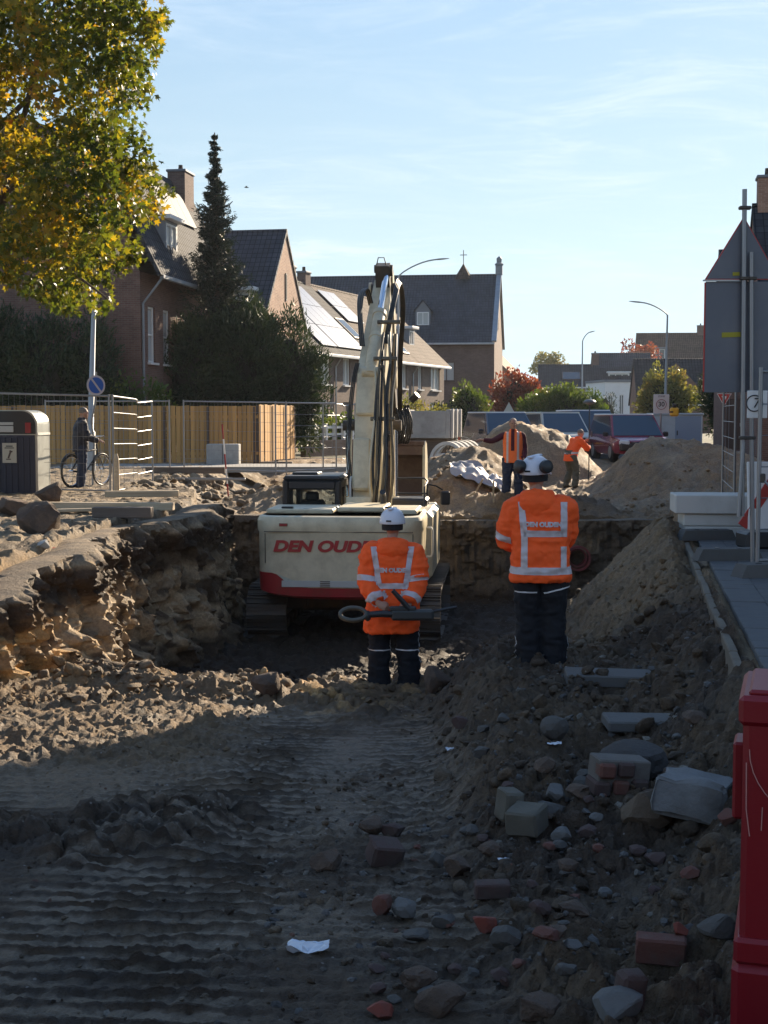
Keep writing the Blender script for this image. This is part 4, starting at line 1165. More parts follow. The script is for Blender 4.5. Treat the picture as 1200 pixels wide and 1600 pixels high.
def tree(name, label, cat, loc, crown_c, crown_r, m, nclump, crad, per, size, seed, trunk_r=.12, kind='leaf', group=None, droop=0.0, up_bias=0.0, flat=.85, stems=1):
    t = thing(name, label, cat, loc, 0, group)
    C = in_ellipsoid(crown_c, crown_r, nclump, seed)
    r2 = random.Random(seed)
    P, U = clump_points(C, [crad * r2.uniform(.65, 1.3) for _ in C], per, seed, flat=flat)
    U = U + np.array([0, 0, up_bias])
    leaves('crown', P, size, m, t, kind, U, seed, droop=droop)
    mb = MB(); top = Vector(crown_c)
    for s in range(stems):
        off = Vector((r2.uniform(-.3, .3) * crown_r[0], r2.uniform(-.3, .3) * crown_r[1], 0)) if stems > 1 else Vector((0, 0, 0))
        mb.tube([off * .3, off * .6 + Vector((0, 0, max(crown_c[2] - crown_r[2], .3) * .6)), top + off + Vector((0, 0, crown_r[2] * .5))], [trunk_r, trunk_r * .8, trunk_r * .25], 8)
    for c in C[:: max(1, len(C) // 14)]:
        c = Vector(c); a = Vector((0, 0, max(crown_c[2] - crown_r[2] * .6, .2)))
        mb.tube([a, (a + c) / 2 + Vector((0, 0, .15)), c], [trunk_r * .45, trunk_r * .3, trunk_r * .12], 6)
    mb.obj('trunk', BARK, t, 60)
    return t
# the autumn maple whose crown fills the upper left
def maple():
    base = Vector((-7.4, 24.5, 0))
    t = thing('maple_tree', 'large maple in green and yellow autumn leaf hanging over the upper left', 'tree', base)
    r = np.random.RandomState(21); rr = random.Random(5)
    ey = [-500, -60, 0, 50, 130, 200, 250, 300, 350, 400, 440, 470, 500]
    ex = [180, 240, 258, 252, 226, 214, 228, 256, 226, 214, 150, 176, 120]
    C, Rr = [], []
    while len(C) < 640:
        py = r.uniform(-420, 470); px = r.uniform(-330, 270); d = r.uniform(21.8, 27.2)
        if px > np.interp(py, ey, ex) - 18: continue
        lim = np.interp(px, [-330, 0, 50, 110, 170, 270], [400, 428, 445, 478, 468, 380])
        if py > lim - 8: continue
        C.append(W(px, py, d) - base); Rr.append(rr.uniform(.26, .55))
    for k in range(60):   # fringe along the right and lower outline
        if k % 3:
            py = r.uniform(-100, 470); px = np.interp(py, ey, ex) + r.uniform(-16, 6)
        else:
            px = r.uniform(0, 180); py = np.interp(px, [0, 50, 110, 180], [430, 450, 482, 470]) + r.uniform(-12, 8)
        C.append(W(px, py, r.uniform(22.5, 25.5)) - base); Rr.append(rr.uniform(.14, .26))
    C = np.array(C)
    P, U = clump_points(C, Rr, 560, 9, shell=.2, flat=.9)
    leaves('crown', P, 0.06 + 0.05 * r.rand(len(P)), MAPLE, t, 'maple', U * .5 + np.array([0, 0, -.3]), 3)
    mb = MB()
    mb.tube([(0, 0, -.1), (0.05, 0, 1.2), (0.0, .1, 3.0), (.15, .1, 6), (.1, 0, 9.5)], [.42, .34, .3, .22, .08], 12)
    tr = mb.obj('trunk', BARK, t, 60)
    mb = MB()
    for k in range(12):
        c = Vector(C[rr.randrange(len(C))]); a = Vector((.05, .05, rr.uniform(2.6, 6.5)))
        mid = a.lerp(c, .55) + Vector((0, 0, .35))
        mb.tube([a, a.lerp(mid, .5), mid, c], [.09, .07, .045, .012], 6)
    mb.obj('limb', BARK, tr, 60)
maple()
# the slim spruce
def spruce():
    t = thing('spruce_tree', 'tall slim dark spruce standing in front of the brick house', 'tree', (-6.1, 50, 0))
    r = random.Random(11); P, U = [], []; rn = np.random.RandomState(4)
    mb = MB(); mb.tube([(0, 0, 0), (0.05, 0, 6), (0, 0, 11.7)], [.2, .12, .02], 8); mb.obj('trunk', BARK, t, 60)
    br = MB()
    z = 4.2
    while z < 11.55:
        f = (11.8 - z) / 10
        Lb = 0.03 + 2.0 * f + 0.08 * math.sin(z * 5) * min(1, f * 5)
        nb = 7 if z < 10 else 5
        for k in range(nb):
            a = r.uniform(0, 6.28); l = Lb * r.uniform(.45, 1.2)
            d = np.array([math.cos(a), math.sin(a), 0])
            n = int(60 + 100 * l)
            tt = rn.rand(n) ** .8
            p = d[None] * (tt * l)[:, None]
            p[:, 2] = z - .34 * l * np.sin(tt * 2.2) + .20 * l * tt ** 3
            p += rn.normal(size=(n, 3)) * (.025 + .12 * l * (1 - .5 * tt))[:, None] * np.array([1, 1, .8])
            P.append(p); U.append(d[None] + rn.normal(size=(n, 3)) * .4 + np.array([0, 0, .15]))
            br.tube([(0, 0, z), (d[0] * l * .5, d[1] * l * .5, z - .25 * l), (d[0] * l, d[1] * l, z - .1 * l)], [.025, .016, .006], 4)
        z += 0.19 + .05 * f
    tag(br.obj('branches', BARK, t), kind='stuff')
    leaves('crown', np.concatenate(P), 0.13, SPRUCE, t, 'needle', np.concatenate(U), 6, jitter=.5)
spruce()
def hedge(name, label, cat, loc, blobs, m, per, size, seed, kind='needle', upb=.8, group=None, crad=.42):
    """a dense bush from several rounded masses (x, y, z, rx, ry, rz)"""
    t = thing(name, label, cat, loc, 0, group); P, U = [], []
    mb = MB(); rr = random.Random(seed)
    for i, (x, y, z, rx, ry, rz_) in enumerate(blobs):
        n = max(8, int(rx * ry * rz_ * 16 / crad))
        C = in_ellipsoid((x, y, z), (rx, ry, rz_), n, seed + i, inner=.4)
        p, u = clump_points(C, [crad * rr.uniform(.6, 1.3) for _ in C], per, seed + i, shell=.2, flat=1.15)
        o = (p - np.array([x, y, z])); P.append(p); U.append(o / np.maximum(np.linalg.norm(o, axis=1), .1)[:, None] + u * .5 + np.array([0, 0, upb]))
        for k in range(4): mb.tube([(x * .7 + rr.uniform(-.2, .2), y * .7, 0), (x + rr.uniform(-.5, .5) * rx, y, z), (x + rr.uniform(-.6, .6) * rx, y, z + rz_ * .7)], [.07, .05, .01], 6)
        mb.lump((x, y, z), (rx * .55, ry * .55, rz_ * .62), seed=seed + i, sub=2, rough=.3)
    P = np.concatenate(P); U = np.concatenate(U); k = P[:, 2] > -.05
    leaves('crown', P[k], size, m, t, kind, U[k], seed, jitter=.7)
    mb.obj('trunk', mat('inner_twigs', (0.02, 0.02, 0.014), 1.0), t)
    return t
hedge('yew_bush', 'broad dark yew bush rising above the wooden fence below the spruce', 'bush', (-5.2, 49.6, 0),
      [(-1.6, 0, 2.9, 1.65, 1.3, 2.6), (.2, 0, 3.2, 1.7, 1.3, 2.6), (1.6, .1, 2.9, 1.2, 1.1, 2.4), (2.35, .3, 2.2, .85, .9, 1.9)], YEW, 470, 0.16, 31)
hedge('conifer_hedge', 'dark conifer mass below the maple at the left edge', 'bush', (-10.6, 44.8, 0),
      [(-2.5, 0, 2.7, 1.8, 1.0, 2.6), (-.6, 0, 2.6, 1.4, 1.0, 2.3), (1.0, .2, 2.7, 1.0, .9, 2.5)], YEW, 380, 0.16, 41)
hedge('garden_shrub', 'green shrub between the lamp post and the yew bush', 'bush', (-7.6, 44.6, 0), [(0, 0, 1.3, .9, .7, 1.25), (-.9, .3, 1.1, .6, .6, 1.9)], GREEN, 260, 0.12, 51, 'leaf')
hedge('garden_shrub', 'low shrubs in the terrace front garden right of the wooden fence', 'bush', (-3.1, 55.5, 0), [(0, 0, .9, 1.0, .8, .95), (1.6, 1, .9, .9, .8, .9), (-1.2, 3, 1.4, 1.0, .9, 1.3)], GREEN, 220, 0.13, 61, 'leaf')
hedge('garden_shrub', 'yellowish shrub beside the terraced houses, right behind the excavator boom', 'bush', (1.1, 66, 0), [(0, 0, 1.2, .8, .8, 1.2), (1.6, 4, 1.1, .9, .8, 1.15)], PALE, 220, 0.13, 66, 'leaf')
hedge('garden_shrub', 'dark rounded shrub at the corner of the end terraced house', 'bush', (3.6, 79, 0), [(0, 0, 1.3, .75, .7, 1.3)], YEW, 220, .15, 68, 'leaf')
hedge('garden_tree', 'bright green leafy small tree in front of the cross building', 'tree', (5.0, 80, 0), [(0, 0, 1.7, 1.0, .9, 1.5), (-.3, 0, 2.5, .6, .6, .8), (.7, 0, 1.3, .6, .6, 1.0)], GREEN, 200, .17, 71, 'leaf')
hedge('japanese_maple', 'dark red maple shrub at the corner of the cross building', 'tree', (8.3, 87, 0), [(0, 0, 2.4, 1.4, 1.2, 2.0), (.9, .2, 2.8, 1.0, 1.0, 1.3), (-.5, 0, 1.2, .9, .9, 1.1)], RED, 190, .17, 81, 'leaf')
hedge('street_bush', 'wide green and yellowing bush behind the parked cars', 'bush', (11.0, 83.5, 0), [(-1.6, 0, 1.5, 1.2, 1.0, 1.4), (0, 0, 1.8, 1.5, 1.1, 1.6), (1.5, 0, 1.5, 1.2, 1.0, 1.5), (-.4, .2, 2.2, 1.2, .9, 1.1)], GREEN, 190, .17, 91, 'leaf')
hedge('street_tree', 'pale yellow green tree beside the lamp post at the end of the street', 'tree', (18.4, 90, 0), [(0, 0, 2.8, 1.5, 1.2, 2.1), (1.1, .3, 2.4, 1.1, 1.0, 1.7), (-.9, .2, 2.2, .9, .9, 1.5)], PALE, 170, .18, 95, 'leaf')
hedge('conifer', 'dark upright conifer left of the road sign', 'tree', (18.2, 74, 0), [(0, 0, 2.2, 1.2, 1.1, 2.5), (1.4, .3, 2.6, 1.0, 1.0, 2.7)], YEW, 230, .18, 99)
hedge('clipped_shrub', 'small dark clipped shrub in front of the white modern house', 'bush', (17.0, 105, 0), [(0, 0, 1.7, 1.1, .9, 1.6)], YEW, 200, .16, 103)
tree('far_tree', 'purple leaved tree rising behind the far roofs', 'tree', (31.5, 170, 0), (0, 0, 8.3), (2.6, 2.2, 2.6), RED, 40, .8, 110, .26, 107, .2)
tree('far_tree', 'pale far tree on the horizon left of the far roofs', 'tree', (25.5, 210, 0), (0, 0, 8.5), (2.8, 2.5, 2.8), PALE, 40, .9, 90, .3, 109, .2)
# ================================================================== EXCAVATOR
CREAM = mat('cream_paint', (0.66, 0.585, 0.415), 0.42, dirt=(0.34, 0.28, 0.18), dirt_amt=0.5, scale=3.2, var=.06)
REDP = mat('red_paint', (0.34, 0.022, 0.028), 0.4, dirt=(0.16, 0.04, 0.03), dirt_amt=0.6, scale=2.5)
BLACKP = mat('black_paint', (0.022, 0.023, 0.026), 0.42)
RUBBER = mat('black_rubber', (0.022, 0.02, 0.019), 0.38, dirt=(0.10, 0.08, 0.05), dirt_amt=0.5, scale=6)
STEELD = mat('dark_steel', (0.075, 0.068, 0.06), 0.6, 0.4, dirt=(0.12, 0.09, 0.06), dirt_amt=0.9, scale=5, bmp=.3)
TRACKM = mat('track_steel', (0.085, 0.08, 0.075), 0.55, 0.5, dirt=(0.10, 0.08, 0.06), dirt_amt=1.0, scale=4, bmp=.4, bscale=30)
RUST = mat('worn_steel', (0.12, 0.07, 0.05), 0.6, 0.3, dirt=(0.22, 0.15, 0.1), dirt_amt=0.7, scale=3)
CHROME = mat('chrome_rod', (0.75, 0.77, 0.8), 0.12, 1.0)
LIGHTGREY = mat('light_grey_plate', (0.50, 0.50, 0.47), 0.6)
def see_glass(name, tint=(0.55, 0.6, 0.62), amt=0.72):
    if name in MATS: return MATS[name]
    m, n, l, p = nt(name)
    p.inputs['Base Color'].default_value = (0.03, 0.035, 0.04, 1); p.inputs['Roughness'].default_value = 0.05
    t = n.new('ShaderNodeBsdfTransparent'); t.inputs[0].default_value = (*tint, 1)
    mx = n.new('ShaderNodeMixShader'); mx.inputs[0].default_value = amt
    l.new(p.outputs[0], mx.inputs[1]); l.new(t.outputs[0], mx.inputs[2]); l.new(mx.outputs[0], n['Material Output'].inputs[0])
    MATS[name] = m; return m
CABGLASS = see_glass('cab_glass', (.8, .84, .85), .88)
YZ = Matrix(((0, 0, 1, 0), (1, 0, 0, 0), (0, 1, 0, 0), (0, 0, 0, 1)))   # polygon in (y, z), extruded along x
def yz_prism(mb, poly, x0, x1, mi=0): return mb.prism(poly, x1 - x0, Matrix.Translation((x0, 0, 0)) @ YZ, mi)
EX = Vector((-0.50, 24.6, -2.25))
ex = thing('excavator', 'cream crawler excavator with red base lettered DEN OUDEN, boom raised, standing in the pit', 'excavator', EX, R(-5.0)); ex.scale = (.965, .965, .965)
# --- crawler tracks, every shoe a piece
def shoe_mesh():
    mb = MB(); mb.box((0, 0, 0), (.70, .185, .035)); mb.box((0, -.06, -.035), (.69, .022, .05)); mb.box((0, .0, -.03), (.69, .016, .035))
    me = bpy.data.meshes.new('track_shoe'); me.from_pydata(mb.v, [], mb.f); me.materials.append(TRACKM); uv_metres(me); return me
SHOE = shoe_mesh()
for s in (-1, 1):
    xc = s * 1.33; r_ = .44; hl = 1.75; zc = .50
    mb = MB(); mb.box((xc, 0, zc), (.34, 2 * hl, .42), bev=.05)
    mb.box((xc - s * .3, 0.6, zc + .1), (.5, .5, .3), bev=.03); mb.box((xc - s * .3, -0.8, zc + .1), (.5, .5, .3), bev=.03)
    tk = mb.obj('crawler_track', STEELD, ex)
    for e in (-1, 1):
        mb = MB(); mb.tube([(xc - .14, e * hl, zc), (xc + .14, e * hl, zc)], .37, 20); mb.tube([(xc - .18, e * hl, zc), (xc + .18, e * hl, zc)], .14, 12); mb.obj('sprocket', STEELD, tk, 40)
    for k in range(7):
        mb = MB(); y = -1.4 + 2.8 * k / 6; mb.tube([(xc - .2, y, zc - .3), (xc + .2, y, zc - .3)], .10, 12); mb.obj('roller', STEELD, tk, 40)
    per = 4 * hl + 2 * math.pi * r_; n = int(per / .192)
    for k in range(n):
        q = per * k / n
        if q < 2 * hl: y, z, a = -hl + q, zc - r_, 0
        elif q < 2 * hl + math.pi * r_: a = (q - 2 * hl) / r_; y, z = hl + r_ * math.sin(a), zc - r_ * math.cos(a)
        elif q < 4 * hl + math.pi * r_: y, z, a = hl - (q - 2 * hl - math.pi * r_), zc + r_ - .03 * math.sin((q - 2 * hl) * 2.2) ** 2, math.pi
        else: a = (q - 4 * hl) / r_; y, z = -hl + r_ * math.sin(a), zc - r_ * math.cos(a)
        o = bpy.data.objects.new('track_shoe', SHOE); COL.objects.link(o); o.parent = tk
        o.location = (xc, y, z); o.rotation_euler = (a, 0, 0)
mb = MB(); mb.box((0, 0, .62), (1.9, 1.9, .42), bev=.06); mb.tube([(0, 0, .8), (0, 0, 1.02)], .65, 28); mb.obj('undercarriage', STEELD, ex, 40)
# --- counterweight: cream above, red below, the line between them dipping from the left
def cw_plan():
    pts = [(-1.39, -1.55), (-1.39, -2.25)]
    for k in range(7):
        a = math.radians(180 + 15 * k); pts.append((-1.04 + .35 * math.cos(a), -2.45 + .36 * math.sin(a)))
    for x in (-.8, -.5, -.2, .2, .5, .8): pts.append((x, -2.81 - .02 * (1 - abs(x))))
    for k in range(7):
        a = math.radians(270 + 15 * k); pts.append((1.04 + .35 * math.cos(a), -2.45 + .36 * math.sin(a)))
    return pts + [(1.39, -2.25), (1.39, -1.55)]
plan = cw_plan()
def redline(x):
    return 1.31 - .25 * float(sstep(-1.12, -.72, x)) 
def bot(x): return .86 + .10 * abs(x / 1.39) ** 3
def ring(zf, sc=1.0, dy=0.0): return [(x * sc, (y + 1.55) * sc - 1.55 + dy, zf(x)) for x, y in plan]
mb = MB()
mb.rings([ring(lambda x: redline(x) + .002), ring(lambda x: 1.45, 1.0), ring(lambda x: 1.98, 1.005), ring(lambda x: 2.03, 1.02), ring(lambda x: 2.19, 1.02), ring(lambda x: 2.25, 1.0), ring(lambda x: 2.27, .955)], caps=True, closed=False)
mb.add([(x * .955, (y + 1.55) * .955 - 1.55, 2.27) for x, y in plan], [tuple(range(len(plan)))])
cw = mb.obj('counterweight', CREAM, ex, 28)
mb = MB(); mb.rings([ring(lambda x: bot(x), .93), ring(lambda x: bot(x) + .05, .995), ring(lambda x: redline(x), 1.002)], caps=False, closed=False)
mb.add(ring(lambda x: bot(x), .93), [tuple(range(len(plan)))[::-1]])
mb.obj('counterweight_base', REDP, ex, 30)
mb = MB(); mb.box((-.28, -2.838, 1.13), (1.35, .012, .11), bev=.004); pl = mb.obj('pale_plate', LIGHTGREY, cw)
mb = MB()
for k in range(4): mb.box((-.22, -2.847, 1.085 + .03 * k), (.17, .008, .012))
mb.obj('vent_slats', STEELD, pl)
M_BACK = Matrix(((1, 0, 0, 0), (0, 0, -1, 0), (0, 1, 0, 0), (0, 0, 0, 1)))
LETTER = mat('red_lettering', (0.42, 0.03, 0.03), 0.5)
place_text('lettering', 'DEN OUDEN', 0.25, Matrix.Translation((-.16, -2.838, 1.755)) @ M_BACK, LETTER, cw, extrude=.004, shear=.22, offset=.012, sx=1.28)
for (sx, sz, w_, h_) in ((0, 2.005, 2.5, .012), (-1.245, 1.72, .012, .5), (1.245, 1.72, .012, .5)):
    mb = MB(); mb.box((sx, -2.836 if h_ < .1 else -2.735, sz), (w_, .05 if h_ > .1 else .012, h_)); mb.obj('panel_seam', STEELD, cw)
for sx in (-.92, .92):
    mb = MB(); mb.box((sx, -2.81, 2.12), (.17, .06, .075), bev=.015); lg = mb.obj('rear_light', BLACKP, cw)
    mb = MB(); mb.box((sx, -2.845, 2.12), (.13, .012, .045), bev=.004); mb.obj('lens', REDP, lg)
for sx in (-.6, .6):
    mb = MB(); mb.tube([(sx - .07, -2.2, 2.26), (sx - .07, -2.2, 2.34), (sx + .07, -2.2, 2.34), (sx + .07, -2.2, 2.26)], .018, 8); mb.obj('lifting_eye', STEELD, cw)
mb = MB(); mb.box((-1.18, -2.71, 1.72), (.05, .05, .7), ROT(y=.22), bev=.02); mb.obj('moulding', CREAM, cw)
# --- engine hood, side boxes
mb = MB(); mb.box((0, -1.55, 1.65), (2.74, 1.2, 1.24), bev=.04); mb.box((1.0, .2, 1.62), (.98, 3.0, 1.22), bev=.09); mb.box((0, .3, 1.14), (2.6, 3.2, .16), bev=.02)
mb.obj('machine_body', CREAM, ex)
for (x, y, w, l, z) in ((-.72, -1.75, 1.15, 1.2, 2.31), (.33, -1.7, .8, 1.3, 2.345), (1.02, -1.65, .52, 1.3, 2.30)):
    mb = MB(); mb.box((x, y, z), (w, l, .085), bev=.02); mb.box((x - w * .3, y - l / 2 - .01, z), (.12, .03, .03)); mb.obj('hood_cover', CREAM, ex)
mb = MB(); mb.tube([(.62, -1.3, 2.3), (.62, -1.3, 2.52), (.62, -1.42, 2.6)], .055, 10); mb.obj('exhaust', BLACKP, ex, 50)
for k, (x, y) in enumerate(((-.95, -2.2), (.75, -2.1), (.2, -2.25))):
    mb = MB(); mb.box((x, y, 2.372), (.2, .1, .03), bev=.01); mb.obj('latch', BLACKP, ex)
# right-hand platform: handrails, tool box, mirror
mb = MB(); mb.box((.95, .9, 2.2), (.7, .9, .34), bev=.04); mb.obj('tool_box', BLACKP, ex)
mb = MB(); mb.tube([(.62, 1.3, 2.05), (.62, 1.3, 2.66), (.68, 1.3, 2.72), (1.2, 1.3, 2.72), (1.26, 1.3, 2.66), (1.26, 1.3, 2.05)], .019, 8); mb.tube([(.62, 1.3, 2.42), (1.26, 1.3, 2.42)], .016, 8)
mb.tube([(1.26, 1.3, 2.66), (1.26, .3, 2.60), (1.26, .2, 2.1)], .018, 8); mb.obj('handrail', BLACKP, ex, 60)
mb = MB(); mb.tube([(1.26, 1.3, 2.6), (1.42, 1.45, 2.56), (1.55, 1.5, 2.48)], .016, 6); mo = mb.obj('mirror_arm', BLACKP, ex)
mb = MB(); mb.box((1.6, 1.52, 2.32), (.19, .07, .27), ROT(z=.2), bev=.025); mb.obj('mirror', BLACKP, mo)
mb = MB(); mb.tube([(1.42, -1.8, 1.5), (1.50, -1.8, 1.5), (1.52, -1.8, 1.56), (1.52, -1.8, 1.95), (1.50, -1.8, 2.0), (1.42, -1.8, 2.0)], .02, 8); mb.obj('grab_rail', LIGHTGREY, ex, 60)
mb = MB(); mb.tube([(-.12, 1.2, 1.9), (-.12, 1.2, 2.62), (-.12, .9, 2.78), (-.12, .2, 2.78), (-.12, .05, 2.7), (-.12, .05, 2.2)], .022, 8); mb.obj('cab_handrail', WHITE, ex, 60)
# --- cab
cab = thing('cab', '', '', (0, 0, 0)); 
for k in ('label', 'category'):
    if k in cab: del cab[k]
bpy.data.objects.remove(cab)
cx0, cx1, cy0, cy1, cz0, cz1 = -1.36, -.26, -.25, 1.55, 1.1, 2.74
mb = MB()
for x in (cx0 + .06, cx1 - .06):
    for y in (cy0 + .06, cy1 - .06): mb.box((x, y, (cz0 + cz1) / 2), (.12, .12, cz1 - cz0), bev=.03)
mb.box(((cx0 + cx1) / 2, cy0 + .05, cz0 + .38), (cx1 - cx0 - .2, .1, .78), bev=.02)
mb.box(((cx0 + cx1) / 2, cy0 + .06, cz1 - .09), (cx1 - cx0 - .2, .1, .17), bev=.03); mb.box(((cx0 + cx1) / 2, cy1 - .06, cz1 - .07), (cx1 - cx0 - .2, .1, .13), bev=.02)
for x in (cx0 + .05, cx1 - .05):
    mb.box((x, (cy0 + cy1) / 2, cz0 + .35), (.08, cy1 - cy0 - .2, .7)); mb.box((x, (cy0 + cy1) / 2, cz1 - .07), (.1, cy1 - cy0 - .2, .13)); mb.box((x, cy0 + .75, cz0 + .8), (.07, .07, 1.5))
cab = mb.obj('cab', BLACKP, ex, 40)
mb = MB(); mb.box(((cx0 + cx1) / 2, (cy0 + cy1) / 2, cz1 + .035), (cx1 - cx0 - .02, cy1 - cy0, .09), bev=.04); mb.box((cx0 + .35, .6, cz1 + .10), (.5, .6, .05), bev=.02); mb.obj('cab_roof', BLACKP, cab, 40)
mb = MB(); mb.box(((cx0 + cx1) / 2, cy0 + .04, 2.2), (cx1 - cx0 - .24, .012, .74)); mb.obj('rear_window', CABGLASS, cab)
mb = MB(); mb.box(((cx0 + cx1) / 2, cy1 - .05, 2.1), (cx1 - cx0 - .24, .012, 1.05)); mb.obj('windscreen', CABGLASS, cab)
for x in (cx0 + .03, cx1 - .03):
    mb = MB(); mb.box((x, (cy0 + cy1) / 2, 2.2), (.012, cy1 - cy0 - .24, .9)); mb.obj('side_window', CABGLASS, cab)
mb = MB(); mb.box((-.86, .45, 1.75), (.5, .5, .16), bev=.05); mb.box((-.86, .25, 2.05), (.48, .14, .62), ROT(x=-.12), bev=.05); mb.box((-.86, .2, 2.42), (.26, .1, .18), bev=.04); mb.obj('seat', RUBBER, cab)
# --- boom
bw = .30
boom_poly = [(.05, 1.55), (-.02, 1.9), (.25, 2.9), (.62, 4.15), (1.02, 4.85), (1.65, 5.35), (3.45, 6.78), (3.75, 6.62), (3.72, 6.42), (2.3, 4.95), (1.72, 4.25), (1.28, 3.4), (.78, 2.2), (.5, 1.5)]
BX = .19
def wid(p):   # broad at the foot and the knee, slim at the tip
    return .27 if p[1] < 5 else .27 - .10 * min((p[1] - 5) / 1.7, 1)
mb = MB(); nB = len(boom_poly)
vs = [(BX - wid(p), p[0], p[1]) for p in boom_poly] + [(BX + wid(p), p[0], p[1]) for p in boom_poly]
mb.add(vs, [tuple(range(nB))[::-1], tuple(range(nB, 2 * nB))] + [(i, (i + 1) % nB, nB + (i + 1) % nB, nB + i) for i in range(nB)])
for s in (-1, 1): mb.tube([(BX + s * .34, .25, 1.7), (BX + s * .42, .25, 1.7)], .17, 16); mb.tube([(BX + s * .30, 3.6, 6.6), (BX + s * .25, 3.6, 6.6)], .14, 14)
boom = mb.obj('boom', CREAM, ex)
mb = MB(); mb.box((BX - .12, -.28, 2.22), (.46, .05, .44), bev=.01); mb.tube([(BX + .02, -.25, 1.75), (BX + .02, -.2, 2.2)], [.2, .16], 14); mb.obj('boom_guard', CREAM, ex, 50)
mb = MB(); mb.box((BX - .1, .18, 3.02), (.34, .20, 1.0), ROT(x=-.24), bev=.04); mb.box((BX - .02, .72, 4.35), (.46, .14, .9), ROT(x=-.42), bev=.03); mb.obj('valve_cover', CREAM, boom)
# arm cylinder on top of the boom
def cylinder(name, a, b, split, rb, rr, par, m=CREAM):
    a, b = Vector(a), Vector(b); c = a.lerp(b, split); d = (b - a).normalized()
    mb = MB(); mb.tube([a - d * .08, a + d * .02, c - d * .12, c - d * .11, c, c + d * .015], [rb * .75, rb, rb, rb * 1.14, rb * 1.14, rb * .8], 20); mb.tube([a + Vector((-.16, 0, 0)), a + Vector((.16, 0, 0))], rb * .8, 14)
    k = a.lerp(c, .55); mb.tube([k - d * .03, k + d * .03], rb * 1.12, 20)
    o = mb.obj(name, m, par, 40)
    mb = MB(); mb.tube([c, b], rr, 18); mb.obj('piston_rod', CHROME, o, 60)
    mb = MB(); mb.tube([b + Vector((-.13, 0, 0)), b + Vector((.13, 0, 0))], rr * 1.9, 16); mb.obj('rod_eye', STEELD, o, 40)
    return o
cylinder('arm_cylinder', (BX + .0, .82, 4.78), (BX + .10, 3.25, 6.95), .56, .125, .062, boom)
for s in (-1, 1): cylinder('lift_cylinder', (BX + s * .47, 1.0, 1.35), (BX + s * .44, 1.15, 3.75), .42, .10, .055, ex)
# stick (dipper)
stick = [(3.05, 7.02), (3.35, 7.12), (3.85, 6.6), (5.32, 4.15), (5.2, 3.95), (4.98, 4.0), (3.45, 6.2), (3.1, 6.8)]
mb = MB(); yz_prism(mb, stick, BX - .12, BX + .17); mb.tube([(BX - .26, 3.6, 6.6), (BX + .32, 3.6, 6.6)], .13, 14); mb.tube([(BX - .15, 3.2, 6.98), (BX + .20, 3.2, 6.98)], .085, 12)
mb.tube([(BX - .1, 3.15, 7.05), (BX - .06, 3.1, 7.2), (BX + .06, 3.1, 7.2), (BX + .1, 3.15, 7.05)], .012, 6)
st = mb.obj('stick', STEELD, ex, 40)
mb = MB(); mb.box((BX + .195, 4.2, 5.75), (.03, .34, 2.6), ROT(x=.46)); mb.obj('stick_flank', CREAM, st)
cylinder('bucket_cylinder', (BX + .03, 4.1, 6.75), (BX + .03, 5.75, 4.15), .6, .1, .05, st)
# tilt rotator and bucket
mb = MB(); mb.box((BX + .05, 5.25, 3.55), (.5, .34, .3), bev=.05); mb.tube([(BX + .05, 5.25, 3.1), (BX + .05, 5.25, 3.45)], [.3, .26], 20); mb.box((BX + .05, 5.25, 3.0), (.62, .5, .16), bev=.04)
for s in (-1, 1): mb.tube([(BX + .05 + s * .34, 5.1, 3.75), (BX + .05 + s * .42, 5.1, 3.1)], .07, 10)
mb.tube([(BX + .5, 5.0, 3.85), (BX + .64, 4.95, 3.98)], .08, 10)
mb.v = [(x, y, z + .42) for x, y, z in mb.v]
tr = mb.obj('tilt_rotator', BLACKP, ex, 40)
prof = [(4.75, 1.72), (4.95, 1.58), (5.35, 1.64), (5.72, 2.0), (5.88, 2.5), (5.78, 3.0), (5.5, 3.3), (5.05, 3.38), (4.86, 3.28)]
mb = MB(); bx0, bx1 = BX - .78, BX + .80
inn = [(5.3 + (y - 5.3) * .93, 2.5 + (z - 2.5) * .93) for y, z in prof]
for a, b, flip in ((prof, inn, 0),):
    n_ = len(prof)
    o = len(mb.v)
    for x in (bx0, bx1):
        mb.v += [(x, y, z) for y, z in prof] + [(x, y, z) for y, z in inn]
    for i in range(n_ - 1):
        mb.f += [(o + i, o + i + 1, o + 2 * n_ + i + 1, o + 2 * n_ + i), (o + n_ + i, o + 3 * n_ + i, o + 3 * n_ + i + 1, o + n_ + i + 1)]; mb.m += [0, 0]
    for i in (0, n_ - 1): mb.f.append((o + i, o + 2 * n_ + i, o + 3 * n_ + i, o + n_ + i)); mb.m.append(0)
mb.box(((bx0 + bx1) / 2, 4.9, 3.22), (bx1 - bx0, .05, .30))
bk = mb.obj('bucket', RUST, ex)
for x in (bx0, bx1):
    mb = MB(); yz_prism(mb, prof + [(4.66, 2.5)], x - .02, x + .02); mb.box((x, 4.68, 2.45), (.055, .13, 1.6), ROT(x=-.1), bev=.01); mb.obj('side_plate', CREAM if x > 0 else RUST, bk)
mb = MB(); mb.box(((bx0 + bx1) / 2, 4.75, 1.66), (bx1 - bx0, .22, .045)); mb.obj('cutting_edge', STEELD, bk)
